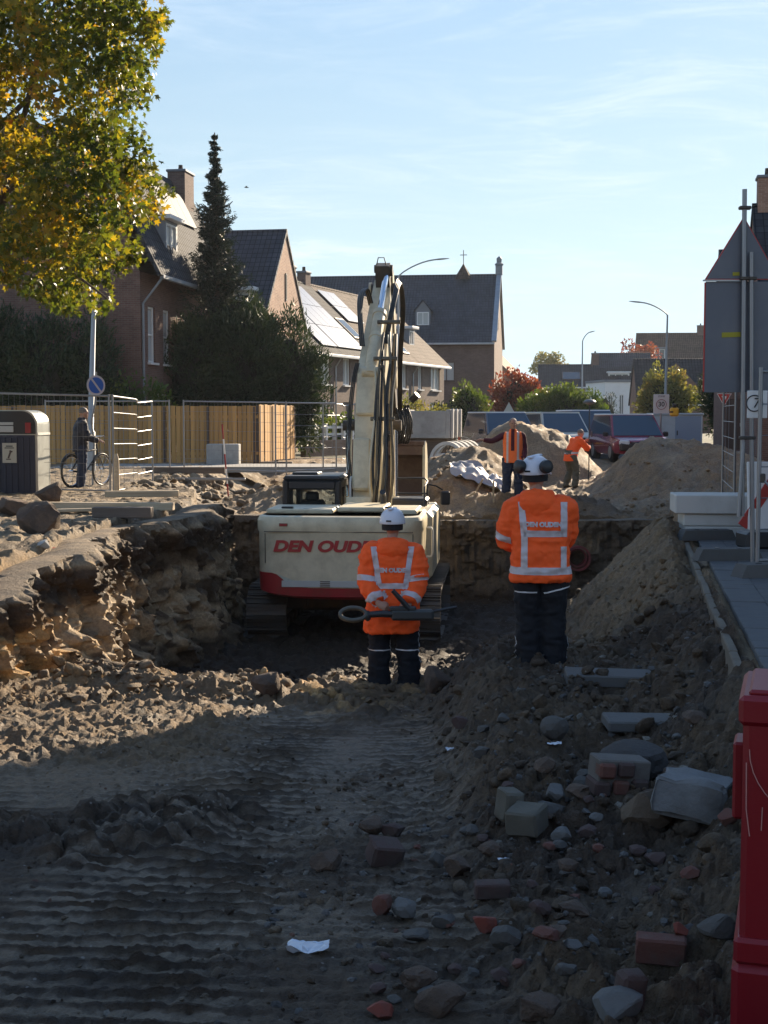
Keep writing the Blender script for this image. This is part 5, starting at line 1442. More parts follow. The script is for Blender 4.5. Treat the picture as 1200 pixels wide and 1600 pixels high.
# --- hydraulic hoses
rh = random.Random(3)
path = [(-.05, 2.2), (.0, 2.9), (.42, 4.1), (.85, 4.85), (1.5, 5.5), (2.6, 6.45)]
GOLD = mat('sunlit_hose', (0.16, 0.125, 0.075), 0.5, dirt=(0.05, 0.045, 0.04), dirt_amt=.8, scale=7)  # golden sun sheen on black hoses, painted into the colour
def hose(pts, r_, m, par=None): 
    P = []
    for i in range(len(pts) - 1):
        p0, p1, p2, p3 = pts[max(i - 1, 0)], pts[i], pts[i + 1], pts[min(i + 2, len(pts) - 1)]
        for k in range(6):
            t = k / 6
            P.append(0.5 * ((2 * p1) + (p2 - p0) * t + (2 * p0 - 5 * p1 + 4 * p2 - p3) * t * t + (3 * p1 - p0 - 3 * p2 + p3) * t ** 3))
    P.append(pts[-1])
    mb = MB(); mb.tube(P, r_, 7); return mb.obj('hose', m, par or boom, 80)
for k in range(13):
    x = BX + .13 + .028 * k + rh.uniform(-.03, .03); off = rh.uniform(.02, .16); top = rh.uniform(.55, 1.0)
    pts = [Vector((x + rh.uniform(-.05, .05), y - off + rh.uniform(-.04, .04), z + off * .4)) for y, z in path if z <= 2.2 + 4.4 * top]
    hose(pts, rh.choice((.018, .022, .028)), (CREAM, RUBBER, GOLD)[k % 3])  # cream and gold ones paint sunlit streaks along the boom
for k in range(3):     # slack loops left of the boom
    x = BX - .30 - .03 * k
    hose([Vector((x + .05, .3, 2.3)), Vector((x - .06, .42, 3.2)), Vector((x - .05, .7, 4.0)), Vector((x, .85, 4.6)), Vector((x + .06, 1.0, 4.95))], .014, RUBBER)
for k in range(5):     # loops around the boom tip
    x = BX - .28 - .02 * k; hose([Vector((x + .1, 1.4, 5.3)), Vector((x + .0, 1.9, 5.95 + .04 * k)), Vector((x - .0, 2.3, 6.4)), Vector((x + .07, 2.6, 6.5)), Vector((x + .14, 2.8, 6.2))], .016, GOLD if k % 2 else RUBBER)
for k in range(4):
    x = BX + .27 + .026 * k; hose([Vector((x - .08, 1.5, 5.35)), Vector((x + .02, 2.2, 6.2)), Vector((x + .08, 3.0, 6.75 - .03 * k)), Vector((x + .10, 3.7, 6.2)), Vector((x, 4.3, 5.2)), Vector((x - .05, 4.9, 4.0)), Vector((x, 5.15, 3.6))], .014, RUBBER)
for k in range(6):
    x = BX + .18 + .05 * k; hose([Vector((x, 4.9, 4.1)), Vector((x + .1, 4.75, 3.8)), Vector((x + .05, 4.8, 3.45)), Vector((x - .05, 5.0, 3.2))], .022, RUBBER)
for k in range(3):
    mb = MB(); y, z = ((.35, 3.8), (.95, 4.95), (1.75, 5.7))[k]; mb.box((BX + .28, y - .08, z + .08), (.46, .06, .07), ROT(x=-.4), bev=.01); mb.obj('hose_clamp', GOLD, boom)
# ================================================================== PEOPLE
HIVIS = mat('fluorescent_orange_cloth', (1.0, 0.115, 0.014), 0.8, bmp=.25, bscale=35, bdist=.01, var=.06, scale=5)
REFLECT = mat('silver_reflective_tape', (0.55, 0.50, 0.52), 0.45)
NAVY = mat('navy_workwear', (0.006, 0.0065, 0.010), 0.85, bmp=.25, bscale=40, bdist=.008)
PIPE = mat('pale_piping', (0.62, 0.62, 0.64), 0.5)
SKIN = mat('skin', (0.42, 0.23, 0.16), 0.55)
HAIR = mat('grey_hair', (0.16, 0.14, 0.125), 0.7)
HELMET = mat('white_helmet', (0.66, 0.66, 0.72), 0.3)
BOOT = mat('work_boot', (0.03, 0.026, 0.022), 0.7, dirt=(0.1, 0.08, 0.06), dirt_amt=.9, scale=12)
BLACKC = mat('black_cloth', (0.014, 0.014, 0.017), 0.8)
MAROON = mat('maroon_sweater', (0.075, 0.012, 0.025), 0.9)
JEANS = mat('dark_jeans', (0.022, 0.032, 0.065), 0.85, bmp=.2, bscale=50)
OLIVE = mat('olive_trousers', (0.085, 0.082, 0.06), 0.85)
V = Vector
def limb(mb, pts, rad, n=14, sq=1.0, sub=5, up=None):
    """a limb through its joints: the radii are blended and the bends rounded"""
    P, Rr = [], []
    pts = [V(p) for p in pts]
    for i in range(len(pts) - 1):
        p0, p1, p2, p3 = pts[max(i - 1, 0)], pts[i], pts[i + 1], pts[min(i + 2, len(pts) - 1)]
        for k in range(sub):
            t = k / sub
            cr = 0.5 * ((2 * p1) + (p2 - p0) * t + (2 * p0 - 5 * p1 + 4 * p2 - p3) * t * t + (3 * p1 - p0 - 3 * p2 + p3) * t ** 3)
            P.append(p1.lerp(p2, t) * .5 + cr * .5); Rr.append(rad[i] * (1 - t) + rad[i + 1] * t)
    P.append(pts[-1]); Rr.append(rad[-1])
    mb.tube(P, Rr, n, sq=sq, up=up)
def trunk_rings(mb, secs, n=28, power=2.4):
    """secs: (x, y, z, rx, ry) super-ellipse sections from the bottom up"""
    rs_ = []
    for (x, y, z, rx, ry) in secs:
        r = []
        for k in range(n):
            a = 2 * math.pi * k / n; c, s = math.cos(a), math.sin(a)
            r.append((x + rx * math.copysign(abs(c) ** (2 / power), c), y + ry * math.copysign(abs(s) ** (2 / power), s), z))
        rs_.append(r)
    mb.rings(rs_)
def skin_obj(name, mb, voxel, m, parent, disp=None, it=4):
    me = evaluated(mb, voxel, it)
    if disp: displace(me, disp)
    me.materials.clear(); me.materials.append(m)
    o = link(name, me, parent, 180); return o
def wrinkles(amp, s=7.0, seed=0, stretch=(1, 1, 1.8)):
    def f(co, no):
        a = fbm(co[:, 0] * s * stretch[0] + 3, co[:, 1] * s * stretch[1], co[:, 2] * s * stretch[2], 3, seed, .5, ridged=True) - .55
        b = fbm(co[:, 0] * 3, co[:, 1] * 3, co[:, 2] * 4, 2, seed + 5) - .5
        f2 = fbm(co[:, 0] * s * 2.1 + co[:, 2] * 6, co[:, 1] * s * 2, co[:, 2] * s * .8 - co[:, 0] * 5, 3, seed + 9, .5, ridged=True) - .6
        return amp * (1.5 * a + 1.6 * b + 0.8 * f2)
    return f
def band(src, name, m, parent, planes, keep=None, off=0.004):
    """a strip of cloth lying on another: the surface cut by planes and lifted a little"""
    bm = bmesh.new(); bm.from_mesh(src.data)
    for co, no in planes:
        bmesh.ops.bisect_plane(bm, geom=bm.verts[:] + bm.edges[:] + bm.faces[:], plane_co=co, plane_no=no, clear_outer=True)
    if keep:
        bmesh.ops.delete(bm, geom=[f for f in bm.faces if not keep(f.calc_center_median(), f.normal)], context='FACES')
    seen, isl = set(), []
    for f0 in bm.faces:          # drop stray scraps cut off from the strip
        if f0 in seen: continue
        st_, grp = [f0], []
        seen.add(f0)
        while st_:
            f_ = st_.pop(); grp.append(f_)
            for e_ in f_.edges:
                for g_ in e_.link_faces:
                    if g_ not in seen: seen.add(g_); st_.append(g_)
        isl.append(grp)
    if isl:
        m_ = max(len(g) for g in isl)
        bmesh.ops.delete(bm, geom=[f for g in isl if len(g) < .4 * m_ for f in g], context='FACES')
    bm.normal_update()
    for v in bm.verts: v.co += v.normal * off
    me = bpy.data.meshes.new(name); bm.to_mesh(me); bm.free()
    if not me.polygons: bpy.data.meshes.remove(me); return None
    me.materials.clear(); me.materials.append(m)
    return link(name, me, parent, 180)
def hand(mb, wrist, dirn, palm_n, size=1.0, curl=0.5, side=1):
    """palm, four unequal bent fingers and a thumb that leaves the side of the palm"""
    d = V(dirn).normalized(); n = V(palm_n); n = (n - d * n.dot(d)).normalized(); u = d.cross(n) * side
    w = V(wrist); s = size
    mb.tube([w - d * .02 * s, w + d * .03 * s, w + d * .085 * s], [.030 * s, .042 * s, .040 * s], 12, sq=.5, up=u)
    for k, (o, l) in enumerate(((-.030, .072), (-.010, .082), (.011, .076), (.030, .060))):
        b = w + d * .075 * s + u * o * s
        a = 0.0; p = b; pts = [p - d * .02 * s, p]; 
        for j, f in enumerate((.45, .32, .23)):
            a += curl * (.6, .9, .7)[j]
            p = p + (d * math.cos(a) + n * math.sin(a)) * (l * f * s); pts.append(p)
        mb.tube(pts, [.0098 * s, .0098 * s, .0092 * s, .0085 * s, .0072 * s], 8)
    b = w + d * .025 * s - u * .034 * s
    mb.tube([b + u * .015 * s, b - u * .012 * s + d * .02 * s + n * .01 * s, b - u * .018 * s + d * .045 * s + n * .025 * s, b - u * .01 * s + d * .066 * s + n * .04 * s], [.014 * s, .0125 * s, .011 * s, .0085 * s], 8)
def head_shape(mb, c, yaw=0.0, pitch=0.0, s=1.0):
    """skull, jaw, nose, ears, brow; the face looks along +y before turning"""
    c = V(c); Rm = RZ(yaw) @ ROT(x=pitch); T = lambda x, y, z: c + Rm @ (V((x, y, z)) * s)
    def ball(p, r, rx=1, ry=1, rz_=1):
        vs, fs = ICO[2]; mb.add([T(p[0] + q[0] * r * rx, p[1] + q[1] * r * ry, p[2] + q[2] * r * rz_) for q in vs], fs)
    ball((0, -.012, .02), .1, .77, .97, 1.0); ball((0, .018, -.05), .07, .86, .96, 1.0); ball((0, .062, -.088), .03, 1.1, .8, .7)
    ball((0, .088, -.018), .018, .75, 1.0, 1.5); ball((0, .07, .02), .035, 1.5, .6, .5)
    for e in (-1, 1): ball((e * .078, -.005, -.015), .022, .45, .9, 1.45); ball((e * .04, .066, -.03), .02, 1.1, .7, .8)
    ball((0, .082, -.06), .016, 1.6, .6, .55)
    return T
def eyes_mouth(T, body, s=1.0):
    for e in (-1, 1):
        mb = MB(); vs, fs = ICO[1]; mb.add([T(e * .031 + q[0] * .011, .084 + q[1] * .008, .004 + q[2] * .007) for q in vs], fs); mb.obj('eye', BLACKC, body)
    mb = MB(); vs, fs = ICO[1]; mb.add([T(q[0] * .022, .097 + q[1] * .004, -.06 + q[2] * .004) for q in vs], fs); mb.obj('mouth', mat('lips', (0.25, 0.09, 0.075), .6), body)
def person(label, loc, rz, J, outfit, hands=True, scale=1.0):
    """J: joints (facing +y). The body is one skin; clothes are its pieces."""
    t = thing('person', label, 'person', loc, rz); t.scale = (scale,) * 3
    mb = MB()
    ch, pe = V(J['chest']), V(J['pelvis'])
    limb(mb, [pe - V((0, 0, .08)), pe, pe.lerp(ch, .5), ch, J['neck']], [.13, .14, .13, .14, .06], sq=.7, up=(1, 0, 0))
    limb(mb, [V(J['neck']) - V((0, 0, .06)), J['neck'], V(J['head']) - V((0, 0, .06))], [.06, .056, .052])
    T = head_shape(mb, J['head'], J.get('yaw', 0), J.get('pitch', 0))
    for s in 'LR':
        sh, el, wr = J['sh' + s], J['el' + s], J['wr' + s]
        limb(mb, [ch.lerp(V(sh), .6), sh, el, wr], [.06, .052, .042, .028])
        limb(mb, [V(J['hip' + s]) + V((0, 0, .05)), J['hip' + s], J['kn' + s], J['an' + s]], [.08, .085, .056, .04])
        hd = J.get('hand' + s)
        if hd: hand(mb, wr, hd[0], hd[1], 1.0, hd[2], 1 if s == 'R' else -1)
    body = skin_obj('body', mb, .0085, SKIN, t, it=3)
    if outfit.get('face'): eyes_mouth(T, body)
    # trousers
    mb = MB(); L = outfit.get('leg', (.105, .112, .088, .082))
    for s in 'LR':
        an = V(J['an' + s]); limb(mb, [V(J['hip' + s]) + V((0, 0, .06)), J['hip' + s], J['kn' + s], an + V((0, 0, .05)), an - V((0, 0, .03))], [L[0], L[1], L[2], L[3], L[3] * 1.08], n=18, sq=1.08)
    trunk_rings(mb, [(pe.x, pe.y, pe.z - .1, .15, .125), (pe.x, pe.y, pe.z + .02, .185, .135), (pe.x, pe.y, pe.z + .14, .17, .12)])
    tro = skin_obj('trousers', mb, .013, outfit['trousers'], t, wrinkles(.022, 9, 3, (1, 1, 2.2)))
    # boots
    for s in 'LR':
        an = V(J['an' + s]); f = V(J.get('toe' + s, (0, 1, 0))).normalized(); q = V((-f.y, f.x, 0))
        mb = MB(); Rm = Matrix((q * -1, f, V((0, 0, 1)))).transposed(); b = an - V((0, 0, an.z - J.get('foot_z', 0.0))) if False else V((an.x, an.y, an.z - .085))
        mb.tube([b + V((0, 0, .16)), b + V((0, 0, .07))], [.06, .064], 12)
        mb.box(b + f * .06 + V((0, 0, .035)), (.10, .285, .085), Rm, bev=.035); mb.box(b + f * .06 + V((0, 0, -.006)), (.106, .29, .026), Rm, bev=.01)
        mb.obj('boot', BOOT, t, 50)
    # jacket
    mb = MB(); trunk_rings(mb, outfit['torso'])
    A = outfit.get('arm', (.105, .092, .076, .064))
    for s in 'LR':
        sh, el, wr = V(J['sh' + s]), V(J['el' + s]), V(J['wr' + s])
        limb(mb, [ch.lerp(sh, .45), sh, el, el.lerp(wr, .94)], [A[0] * .9, A[0], A[1], A[3]], n=16) if not outfit.get('vest') else limb(mb, [ch.lerp(sh, .6), sh], [.08, .085])
    nk = V(J['neck'])
    limb(mb, [nk - V((0, 0, .10)), nk - V((0, 0, .03)), nk + V((0, .0, .035))], [.12, .085, .078], n=18)
    jac = skin_obj('vest' if outfit.get('vest') else 'jacket', mb, .0125, outfit['jacket'], t, wrinkles(outfit.get('wrinkle', .016), 7, outfit.get('seed', 1)), it=5)
    if outfit.get('vest'):
        mb = MB()
        for s in 'LR':
            sh, el, wr = V(J['sh' + s]), V(J['el' + s]), V(J['wr' + s]); limb(mb, [ch.lerp(sh, .5), sh, el, el.lerp(wr, .95)], [.07, .075, .06, .045], n=14)
        limb(mb, [nk - V((0, 0, .08)), nk + V((0, .01, .04))], [.09, .066]); trunk_rings(mb, [(x, y, z, a * .96, b * .96) for x, y, z, a, b in outfit['torso']][1:])
        skin_obj('sweater', mb, .013, outfit['under'], t, wrinkles(.008, 9, 4))
    # hood
    if outfit.get('hood'):
        hx, hy, hz_ = nk; mb = MB()
        for (dx, dy, dz, rx, ry, rz_) in ((0, -.10, -.06, .165, .085, .10), (0, -.075, .0, .15, .09, .065), (0, -.12, -.13, .115, .05, .075), (.085, -.02, -.0, .075, .1, .055), (-.085, -.02, -.0, .075, .1, .055)):
            vs, fs = ICO[2]; mb.add([(hx + dx + q[0] * rx, hy + dy + q[1] * ry, hz_ + dz + q[2] * rz_) for q in vs], fs)
        ho = skin_obj('hood', mb, .011, outfit['jacket'], jac, wrinkles(.014, 8, 9))
        band(ho, 'hood_stripe', REFLECT, jac, [((hx + .045, 0, 0), (1, 0, -.12)), ((hx + .01, 0, 0), (-1, 0, .12))], lambda c, n: n.y < -.15 and c.z < hz_ - .02)
    if outfit.get('hair'):
        mb = MB(); vs, fs = ICO[2]; Tt = T
        mb.add([Tt(q[0] * .083, -.022 + q[1] * .095, .035 + q[2] * .088) for q in vs if True], fs)
        o = mb.obj('hair', HAIR, t, 180)
    # helmet
    if outfit.get('helmet'):
        Hc = V(J['head']) + V((0, 0, .045)); Rm = RZ(J.get('yaw', 0)) @ ROT(x=J.get('pitch', 0))
        prof = [(.135, -.012), (.139, .0), (.134, .02), (.127, .055), (.105, .10), (.07, .128), (.035, .139), (.0, .142)]
        mb = MB(); mb.lathe(prof, 28, Hc, Rm, sx=.93, sy=1.1); mb.lathe([(.135, -.012), (.125, -.006), (.12, .05), (.0, .1)], 28, Hc, Rm, sx=.93, sy=1.1)
        mb.rings([[Hc + Rm @ V((x * .93, y * 1.1 + dy, z)) for x, y, z, dy in ((.135 * math.cos(a), .135 * math.sin(a), zz, dd * math.sin(a) ** 2) for a in np.linspace(.35, math.pi - .35, 13))] for zz, dd in ((-.012, 0), (-.02, .055), (-.028, .055), (-.02, 0))], closed=False, caps=False)
        mb.box(Hc + Rm @ V((0, .0, .135)), (.05, .22, .018), Rm, bev=.008)
        he = mb.obj('helmet', HELMET, t, 60)
        mb = MB(); mb.lathe([(.118, -.075), (.122, -.045), (.12, -.01)], 24, Hc, Rm, sx=.86, sy=1.0); mb.obj('headband', BLACKC, he, 60)
        mb = MB(); mb.box(Hc + Rm @ V((0, -.15, .022)), (.05, .008, .014), Rm); mb.obj('sticker', BLACKC, he)
        if outfit.get('muffs'):
            for a in outfit['muffs']:
                d = Rm @ V((math.sin(a), -math.cos(a), .12)); c = Hc + V((d.x * .135, d.y * .145, .048))
                mb = MB(); mb.tube([c - d * .01, c + d * .02, c + d * .05, c + d * .062], [.048, .06, .055, .035], 18); mb.tube([c + d * .02, Hc + d * .1 + V((0, 0, -.04))], .012, 6); mb.obj('ear_defender', BLACKP, he, 45)
    return t, jac, tro
# --- the worker with a detector behind his back
def arm_far(J, c, lim=.085):
    for s in 'LR':
        for a, b in ((J['sh' + s], J['el' + s]), (J['el' + s], J['wr' + s])):
            a, b = V(a), V(b); d = b - a; t = max(0, min(1, (c - a).dot(d) / d.length_squared))
            if (a + d * t - c).length < lim + .012 and t > .12: return False
    return True
def bands(J, jac, spec):
    """spec: horizontal hoops (z0, z1) and braces round the shoulders (x, half width)"""
    for z0, z1, lo, hi in spec.get('hoops', ()):
        band(jac, 'reflective_band', REFLECT, jac, [((0, 0, z1), (0, 0, 1)), ((0, 0, z0), (0, 0, -1))], lambda c, n: arm_far(J, c) and lo < c.x < hi)
    for x0, x1, z0, z1, w, side in spec.get('braces', ()):
        k = (x1 - x0) / (z1 - z0); no = V((1, 0, -k)).normalized(); a = V((x0, 0, z0))
        band(jac, 'reflective_band', REFLECT, jac, [(a + no * w, no), (a - no * w, -no), ((0, 0, z0), (0, 0, -1)), ((0, 0, z1), (0, 0, 1))], lambda c, n: n.y * side > -.25 and arm_far(J, c, .07))
    for s, t0, t1, seg in spec.get('cuffs', ()):
        a, b = (V(J['sh' + s]), V(J['el' + s])) if seg == 0 else (V(J['el' + s]), V(J['wr' + s]))
        d = (b - a).normalized(); L = (b - a).length
        def near(c, n, a=a, d=d, L=L):
            t = (c - a).dot(d); return (c - a - d * t).length < .115
        band(jac, 'reflective_band', REFLECT, jac, [(a + d * (L * t1), d), (a + d * (L * t0), -d)], near)
def jacket_text(jac, txt, size, x, z, parent):
    me = text_mesh(txt, size, 0, 0, .004)
    dg = bpy.context.evaluated_depsgraph_get(); bvh = BVHTree.FromPolygons([v.co[:] for v in jac.data.vertices], [p.vertices[:] for p in jac.data.polygons])
    for v in me.vertices:
        p = V((x + v.co.x, -1.0, z + v.co.y)); h = bvh.ray_cast(p, V((0, 1, 0)))
        v.co = (h[0] - V((0, .006, 0))) if h[0] else V((p.x, -.2, p.z))
    me.materials.clear(); me.materials.append(REFLECT); return link('back_print', me, parent)
z1 = hz(W(613, 1085, 13.4).x, 13.4); P1 = V((W(613, 1085, 13.4).x, 13.4, -1.16))
J1 = dict(pelvis=(0, 0, .93), chest=(0, -.01, 1.32), neck=(0, .0, 1.47), head=(0, .045, 1.625), yaw=-.25, pitch=.0,
          shL=(-.20, -.01, 1.385), elL=(-.25, -.08, 1.08), wrL=(-.135, -.235, .90), shR=(.20, -.01, 1.385), elR=(.25, -.08, 1.08), wrR=(.16, -.235, .90),
          handL=((.92, -.1, -.55), (.2, .75, -.4), .9), handR=((-.75, -.2, -.75), (0, .8, -.3), .95),
          hipL=(-.115, 0, .88), knL=(-.125, .015, .48), anL=(-.135, 0, .085), hipR=(.115, 0, .88), knR=(.145, .02, .48), anR=(.165, 0, .085), toeL=(-.25, 1, 0), toeR=(.3, 1, 0))
O1 = dict(jacket=HIVIS, trousers=NAVY, hood=True, helmet=True, wrinkle=.03, seed=11, arm=(.102, .09, .078, .066), leg=(.115, .12, .10, .096),
          torso=[(0, 0, .60, .262, .175), (0, 0, .66, .268, .18), (0, 0, .85, .25, .17), (0, 0, 1.05, .232, .16), (0, 0, 1.25, .238, .16), (0, -.005, 1.38, .215, .14), (0, 0, 1.45, .14, .10), (0, 0, 1.48, .09, .085)])
p1, j1, t1 = person('worker in orange jacket and white helmet holding a detector behind his back, nearest the excavator', P1, R(0), J1, O1)
bands(J1, j1, dict(hoops=[(1.035, 1.09, -.16, .16)], braces=[(-.125, -.185, 1.03, 1.44, .028, -1), (.125, .185, 1.03, 1.44, .028, -1)], cuffs=[('L', .78, .96, 0), ('R', .78, .96, 0), ('L', .62, .88, 1), ('R', .62, .88, 1)]))
jacket_text(j1, 'DEN OUDEN', .058, 0, 1.215, j1)
for s, hipx in (('L', -1), ('R', 1)):
    an = V(J1['an' + s])
    for sd in ((1,) if s == 'L' else (1,)):
        band(t1, 'piping', PIPE, t1, [((0, .022, 0), (0, 1, 0)), ((0, -.012, 0), (0, -1, 0)), ((0, 0, .62), (0, 0, 1))], lambda c, n, s=s: (c.x < 0) == (s == 'L') and n.x > .35)
    band(t1, 'knee_piping', PIPE, t1, [((0, 0, .42), (0, 0, 1)), ((0, 0, .408), (0, 0, -1))], lambda c, n, s=s: (c.x < 0) == (s == 'L') and n.y < .1)
# the detector: ring, grip, body, handle
t = thing('pipe_detector', 'dark grey handheld pipe detector with ring head held behind the nearest worker', 'detector', P1 + V((0, -.31, .80)))
mb = MB(); mb.box((.19, 0, 0), (.42, .075, .11), bev=.025); mb.box((.10, -.002, .06), (.26, .05, .05), bev=.015); mb.obj('body', mat('detector_grey', (.045, .05, .05), .5), t)
mb = MB(); mb.tube([(-.26, 0, .0), (-.1, 0, .01), (.0, 0, .005)], [.03, .034, .034], 12); mb.box((-.24, 0, -.01), (.06, .07, .10), bev=.02); mb.obj('grip', BLACKP, t, 50)
mb = MB(); mb.tube([(.16, 0, .05), (.10, -.02, .13), (.0, -.02, .24)], [.03, .026, .022], 10); mb.obj('handle', BLACKP, t, 50)
mb = MB(); pts = [V((-.38 + .125 * math.cos(a), .04 * math.sin(a) - .02, .055 * math.sin(a) + .01)) for a in np.linspace(0, 2 * math.pi, 33)]; mb.tube(pts, .021, 10, caps=False); mb.obj('ring_head', mat('ring_plastic', (.07, .065, .05), .45), t, 60)
mb = MB(); mb.tube([(.38, 0, .03), (.62, .04, .07)], .013, 8); mb.obj('antenna', BLACKP, t)
# --- the second worker, with ear defenders on the helmet
P2 = V((W(843, 1055, 11.5).x, 11.5, -.63))
J2 = dict(pelvis=(0, 0, .95), chest=(0, 0, 1.36), neck=(-.03, .02, 1.52), head=(-.05, .07, 1.67), yaw=-.45, pitch=.08,
          shL=(-.205, 0, 1.42), elL=(-.285, .06, 1.13), wrL=(-.16, .30, 1.08), shR=(.205, .01, 1.42), elR=(.205, .13, 1.14), wrR=(.16, .34, 1.08),
          handL=((.3, 1, 0), (.6, 0, -.3), .7), handR=((-.3, 1, 0), (-.6, 0, -.3), .7),
          hipL=(-.105, 0, .9), knL=(-.10, .02, .49), anL=(-.09, 0, .085), hipR=(.105, 0, .9), knR=(.105, .02, .49), anR=(.115, 0, .085), toeL=(-.2, 1, 0), toeR=(.2, 1, 0))
O2 = dict(jacket=HIVIS, trousers=NAVY, hood=True, helmet=True, muffs=(-.5, 1.05), wrinkle=.028, seed=17, arm=(.104, .09, .08, .066), leg=(.112, .116, .10, .096),
          torso=[(0, 0, .80, .245, .165), (0, 0, .86, .25, .17), (0, 0, 1.0, .24, .165), (0, 0, 1.15, .24, .16), (0, 0, 1.32, .25, .16), (0, 0, 1.43, .225, .135), (-.01, .01, 1.49, .14, .10), (-.02, .02, 1.52, .09, .085)])
p2, j2, t2 = person('worker in orange jacket with black ear defenders on his white helmet, nearest to the viewer', P2, R(-6), J2, O2)
bands(J2, j2, dict(hoops=[(1.18, 1.235, -.15, .19), (.862, .925, -.3, .3)], braces=[(-.135, -.165, 1.18, 1.47, .027, -1), (-.135, -.135, .92, 1.18, .027, -1), (.19, .19, 1.18, 1.47, .027, -1), (.19, .19, .92, 1.10, .024, -1)], cuffs=[('L', .78, .97, 0)]))
jacket_text(j2, 'DEN OUDEN', .052, .02, 1.285, j2)
for s in 'LR':
    band(t2, 'pocket_piping', PIPE, t2, [((0, 0, .715 if s == 'L' else .70), (-.0 if s == 'L' else -.25, 0, 1)), ((0, 0, .703 if s == 'L' else .688), (.0 if s == 'L' else .25, 0, -1))], lambda c, n, s=s: (c.x < 0) == (s == 'L') and n.y < -.2 and abs(c.x) > .03)
    band(t2, 'calf_piping', PIPE, t2, [((0, .02, 0), (0, 1, 0)), ((0, -.008, 0), (0, -1, 0)), ((0, 0, .32), (0, 0, 1))], lambda c, n, s=s: (c.x < 0) == (s == 'L') and (n.x > .5 if s == 'R' else n.x < -.5))
# --- the bystander in a vest who points
P3 = V((W(801, 780, 28.9).x, 28.9, 0)); P3.z = -.24
J3 = dict(pelvis=(0, 0, .93), chest=(0, 0, 1.32), neck=(0, .01, 1.47), head=(0.0, .04, 1.62), yaw=.2,
          shL=(-.19, 0, 1.38), elL=(-.25, -.02, 1.10), wrL=(-.24, .14, .88), shR=(.19, 0, 1.38), elR=(.42, .1, 1.26), wrR=(.62, .18, 1.28),
          handL=((0, .3, -1), (.6, 0, 0), .5), handR=((1, .2, .1), (0, 0, -1), .3),
          hipL=(-.10, 0, .88), knL=(-.12, .02, .47), anL=(-.13, 0, .085), hipR=(.10, 0, .88), knR=(.12, .02, .47), anR=(.13, 0, .085))
O3 = dict(jacket=mat('orange_vest', (1.0, 0.20, 0.05), .8), under=MAROON, vest=True, trousers=JEANS, face=True, hair=True, wrinkle=.01,
          torso=[(0, 0, .80, .215, .15), (0, 0, 1.0, .205, .145), (0, 0, 1.25, .215, .145), (0, 0, 1.38, .20, .12), (0, 0, 1.44, .12, .09)])
p3, j3, _ = person('man facing the camera in open orange vest over maroon sweater, one arm stretched out', P3, R(172), J3, O3)
band(j3, 'zip_opening', MAROON, j3, [((.035, 0, 0), (1, 0, 0)), ((-.035, 0, 0), (-1, 0, 0)), ((0, 0, 1.05), (0, 0, -1))], lambda c, n: n.y > .2)
for x in (-.11, .11): band(j3, 'reflective_band', REFLECT, j3, [((x + .022, 0, 0), (1, 0, 0)), ((x - .022, 0, 0), (-1, 0, 0))], lambda c, n: n.y > .1)
# --- the surveyor bending to the right with the antenna pole
P4 = V((W(893, 765, 37.5).x, 37.5, 0)); P4.z = hz(P4.x, P4.y) - .02
J4 = dict(pelvis=(0, -.05, .90), chest=(0, .12, 1.24), neck=(0, .20, 1.38), head=(0, .29, 1.50), yaw=0, pitch=-.35,
          shL=(-.18, .15, 1.30), elL=(-.24, .36, 1.16), wrL=(-.10, .50, 1.30), shR=(.18, .15, 1.30), elR=(.24, .33, 1.10), wrR=(.08, .50, 1.12),
          handL=((.3, .8, .4), (.5, 0, -.5), .8), handR=((-.3, .8, .3), (-.5, 0, -.4), .8),
          hipL=(-.10, -.05, .86), knL=(-.15, .06, .47), anL=(-.19, -.05, .085), hipR=(.10, -.05, .86), knR=(.14, .06, .47), anR=(.19, -.02, .085))
O4 = dict(jacket=HIVIS, trousers=OLIVE, hair=True, face=True, wrinkle=.014, arm=(.095, .085, .07, .055),
          torso=[(0, -.06, .76, .20, .155), (0, -.03, .95, .205, .15), (0, .08, 1.15, .21, .15), (0, .14, 1.28, .20, .13), (0, .18, 1.36, .11, .09)])
p4, j4, _ = person('surveyor in orange jacket and olive trousers bending beside the sand heaps', P4, R(-62), J4, O4)
band(j4, 'reflective_band', REFLECT, j4, [((0, 0, 1.0), (0, 0, 1)), ((0, 0, .945), (0, 0, -1))], lambda c, n: arm_far(J4, c))
pp = P4 + RZ(R(-62)) @ V((0, .58, 0))
t = thing('survey_pole', 'black survey pole with flat round antenna held by the surveyor', 'survey pole', (pp.x, pp.y, hz(pp.x, pp.y) - .02))
mb = MB(); mb.tube([(0, 0, 0), (0, 0, .1)], [.004, .014], 8); mb.tube([(0, 0, .1), (0, 0, 2.15)], .016, 8); mb.obj('pole', BLACKP, t)
mb = MB(); mb.lathe([(0, 2.15), (.05, 2.16), (.17, 2.2), (.175, 2.24), (.12, 2.29), (0, 2.31)], 18); mb.obj('antenna', mat('antenna_plastic', (.10, .11, .12), .4), t, 40)
mb = MB(); mb.box((.07, 0, 1.35), (.03, .1, .17), bev=.01); mb.obj('controller', BLACKP, t)
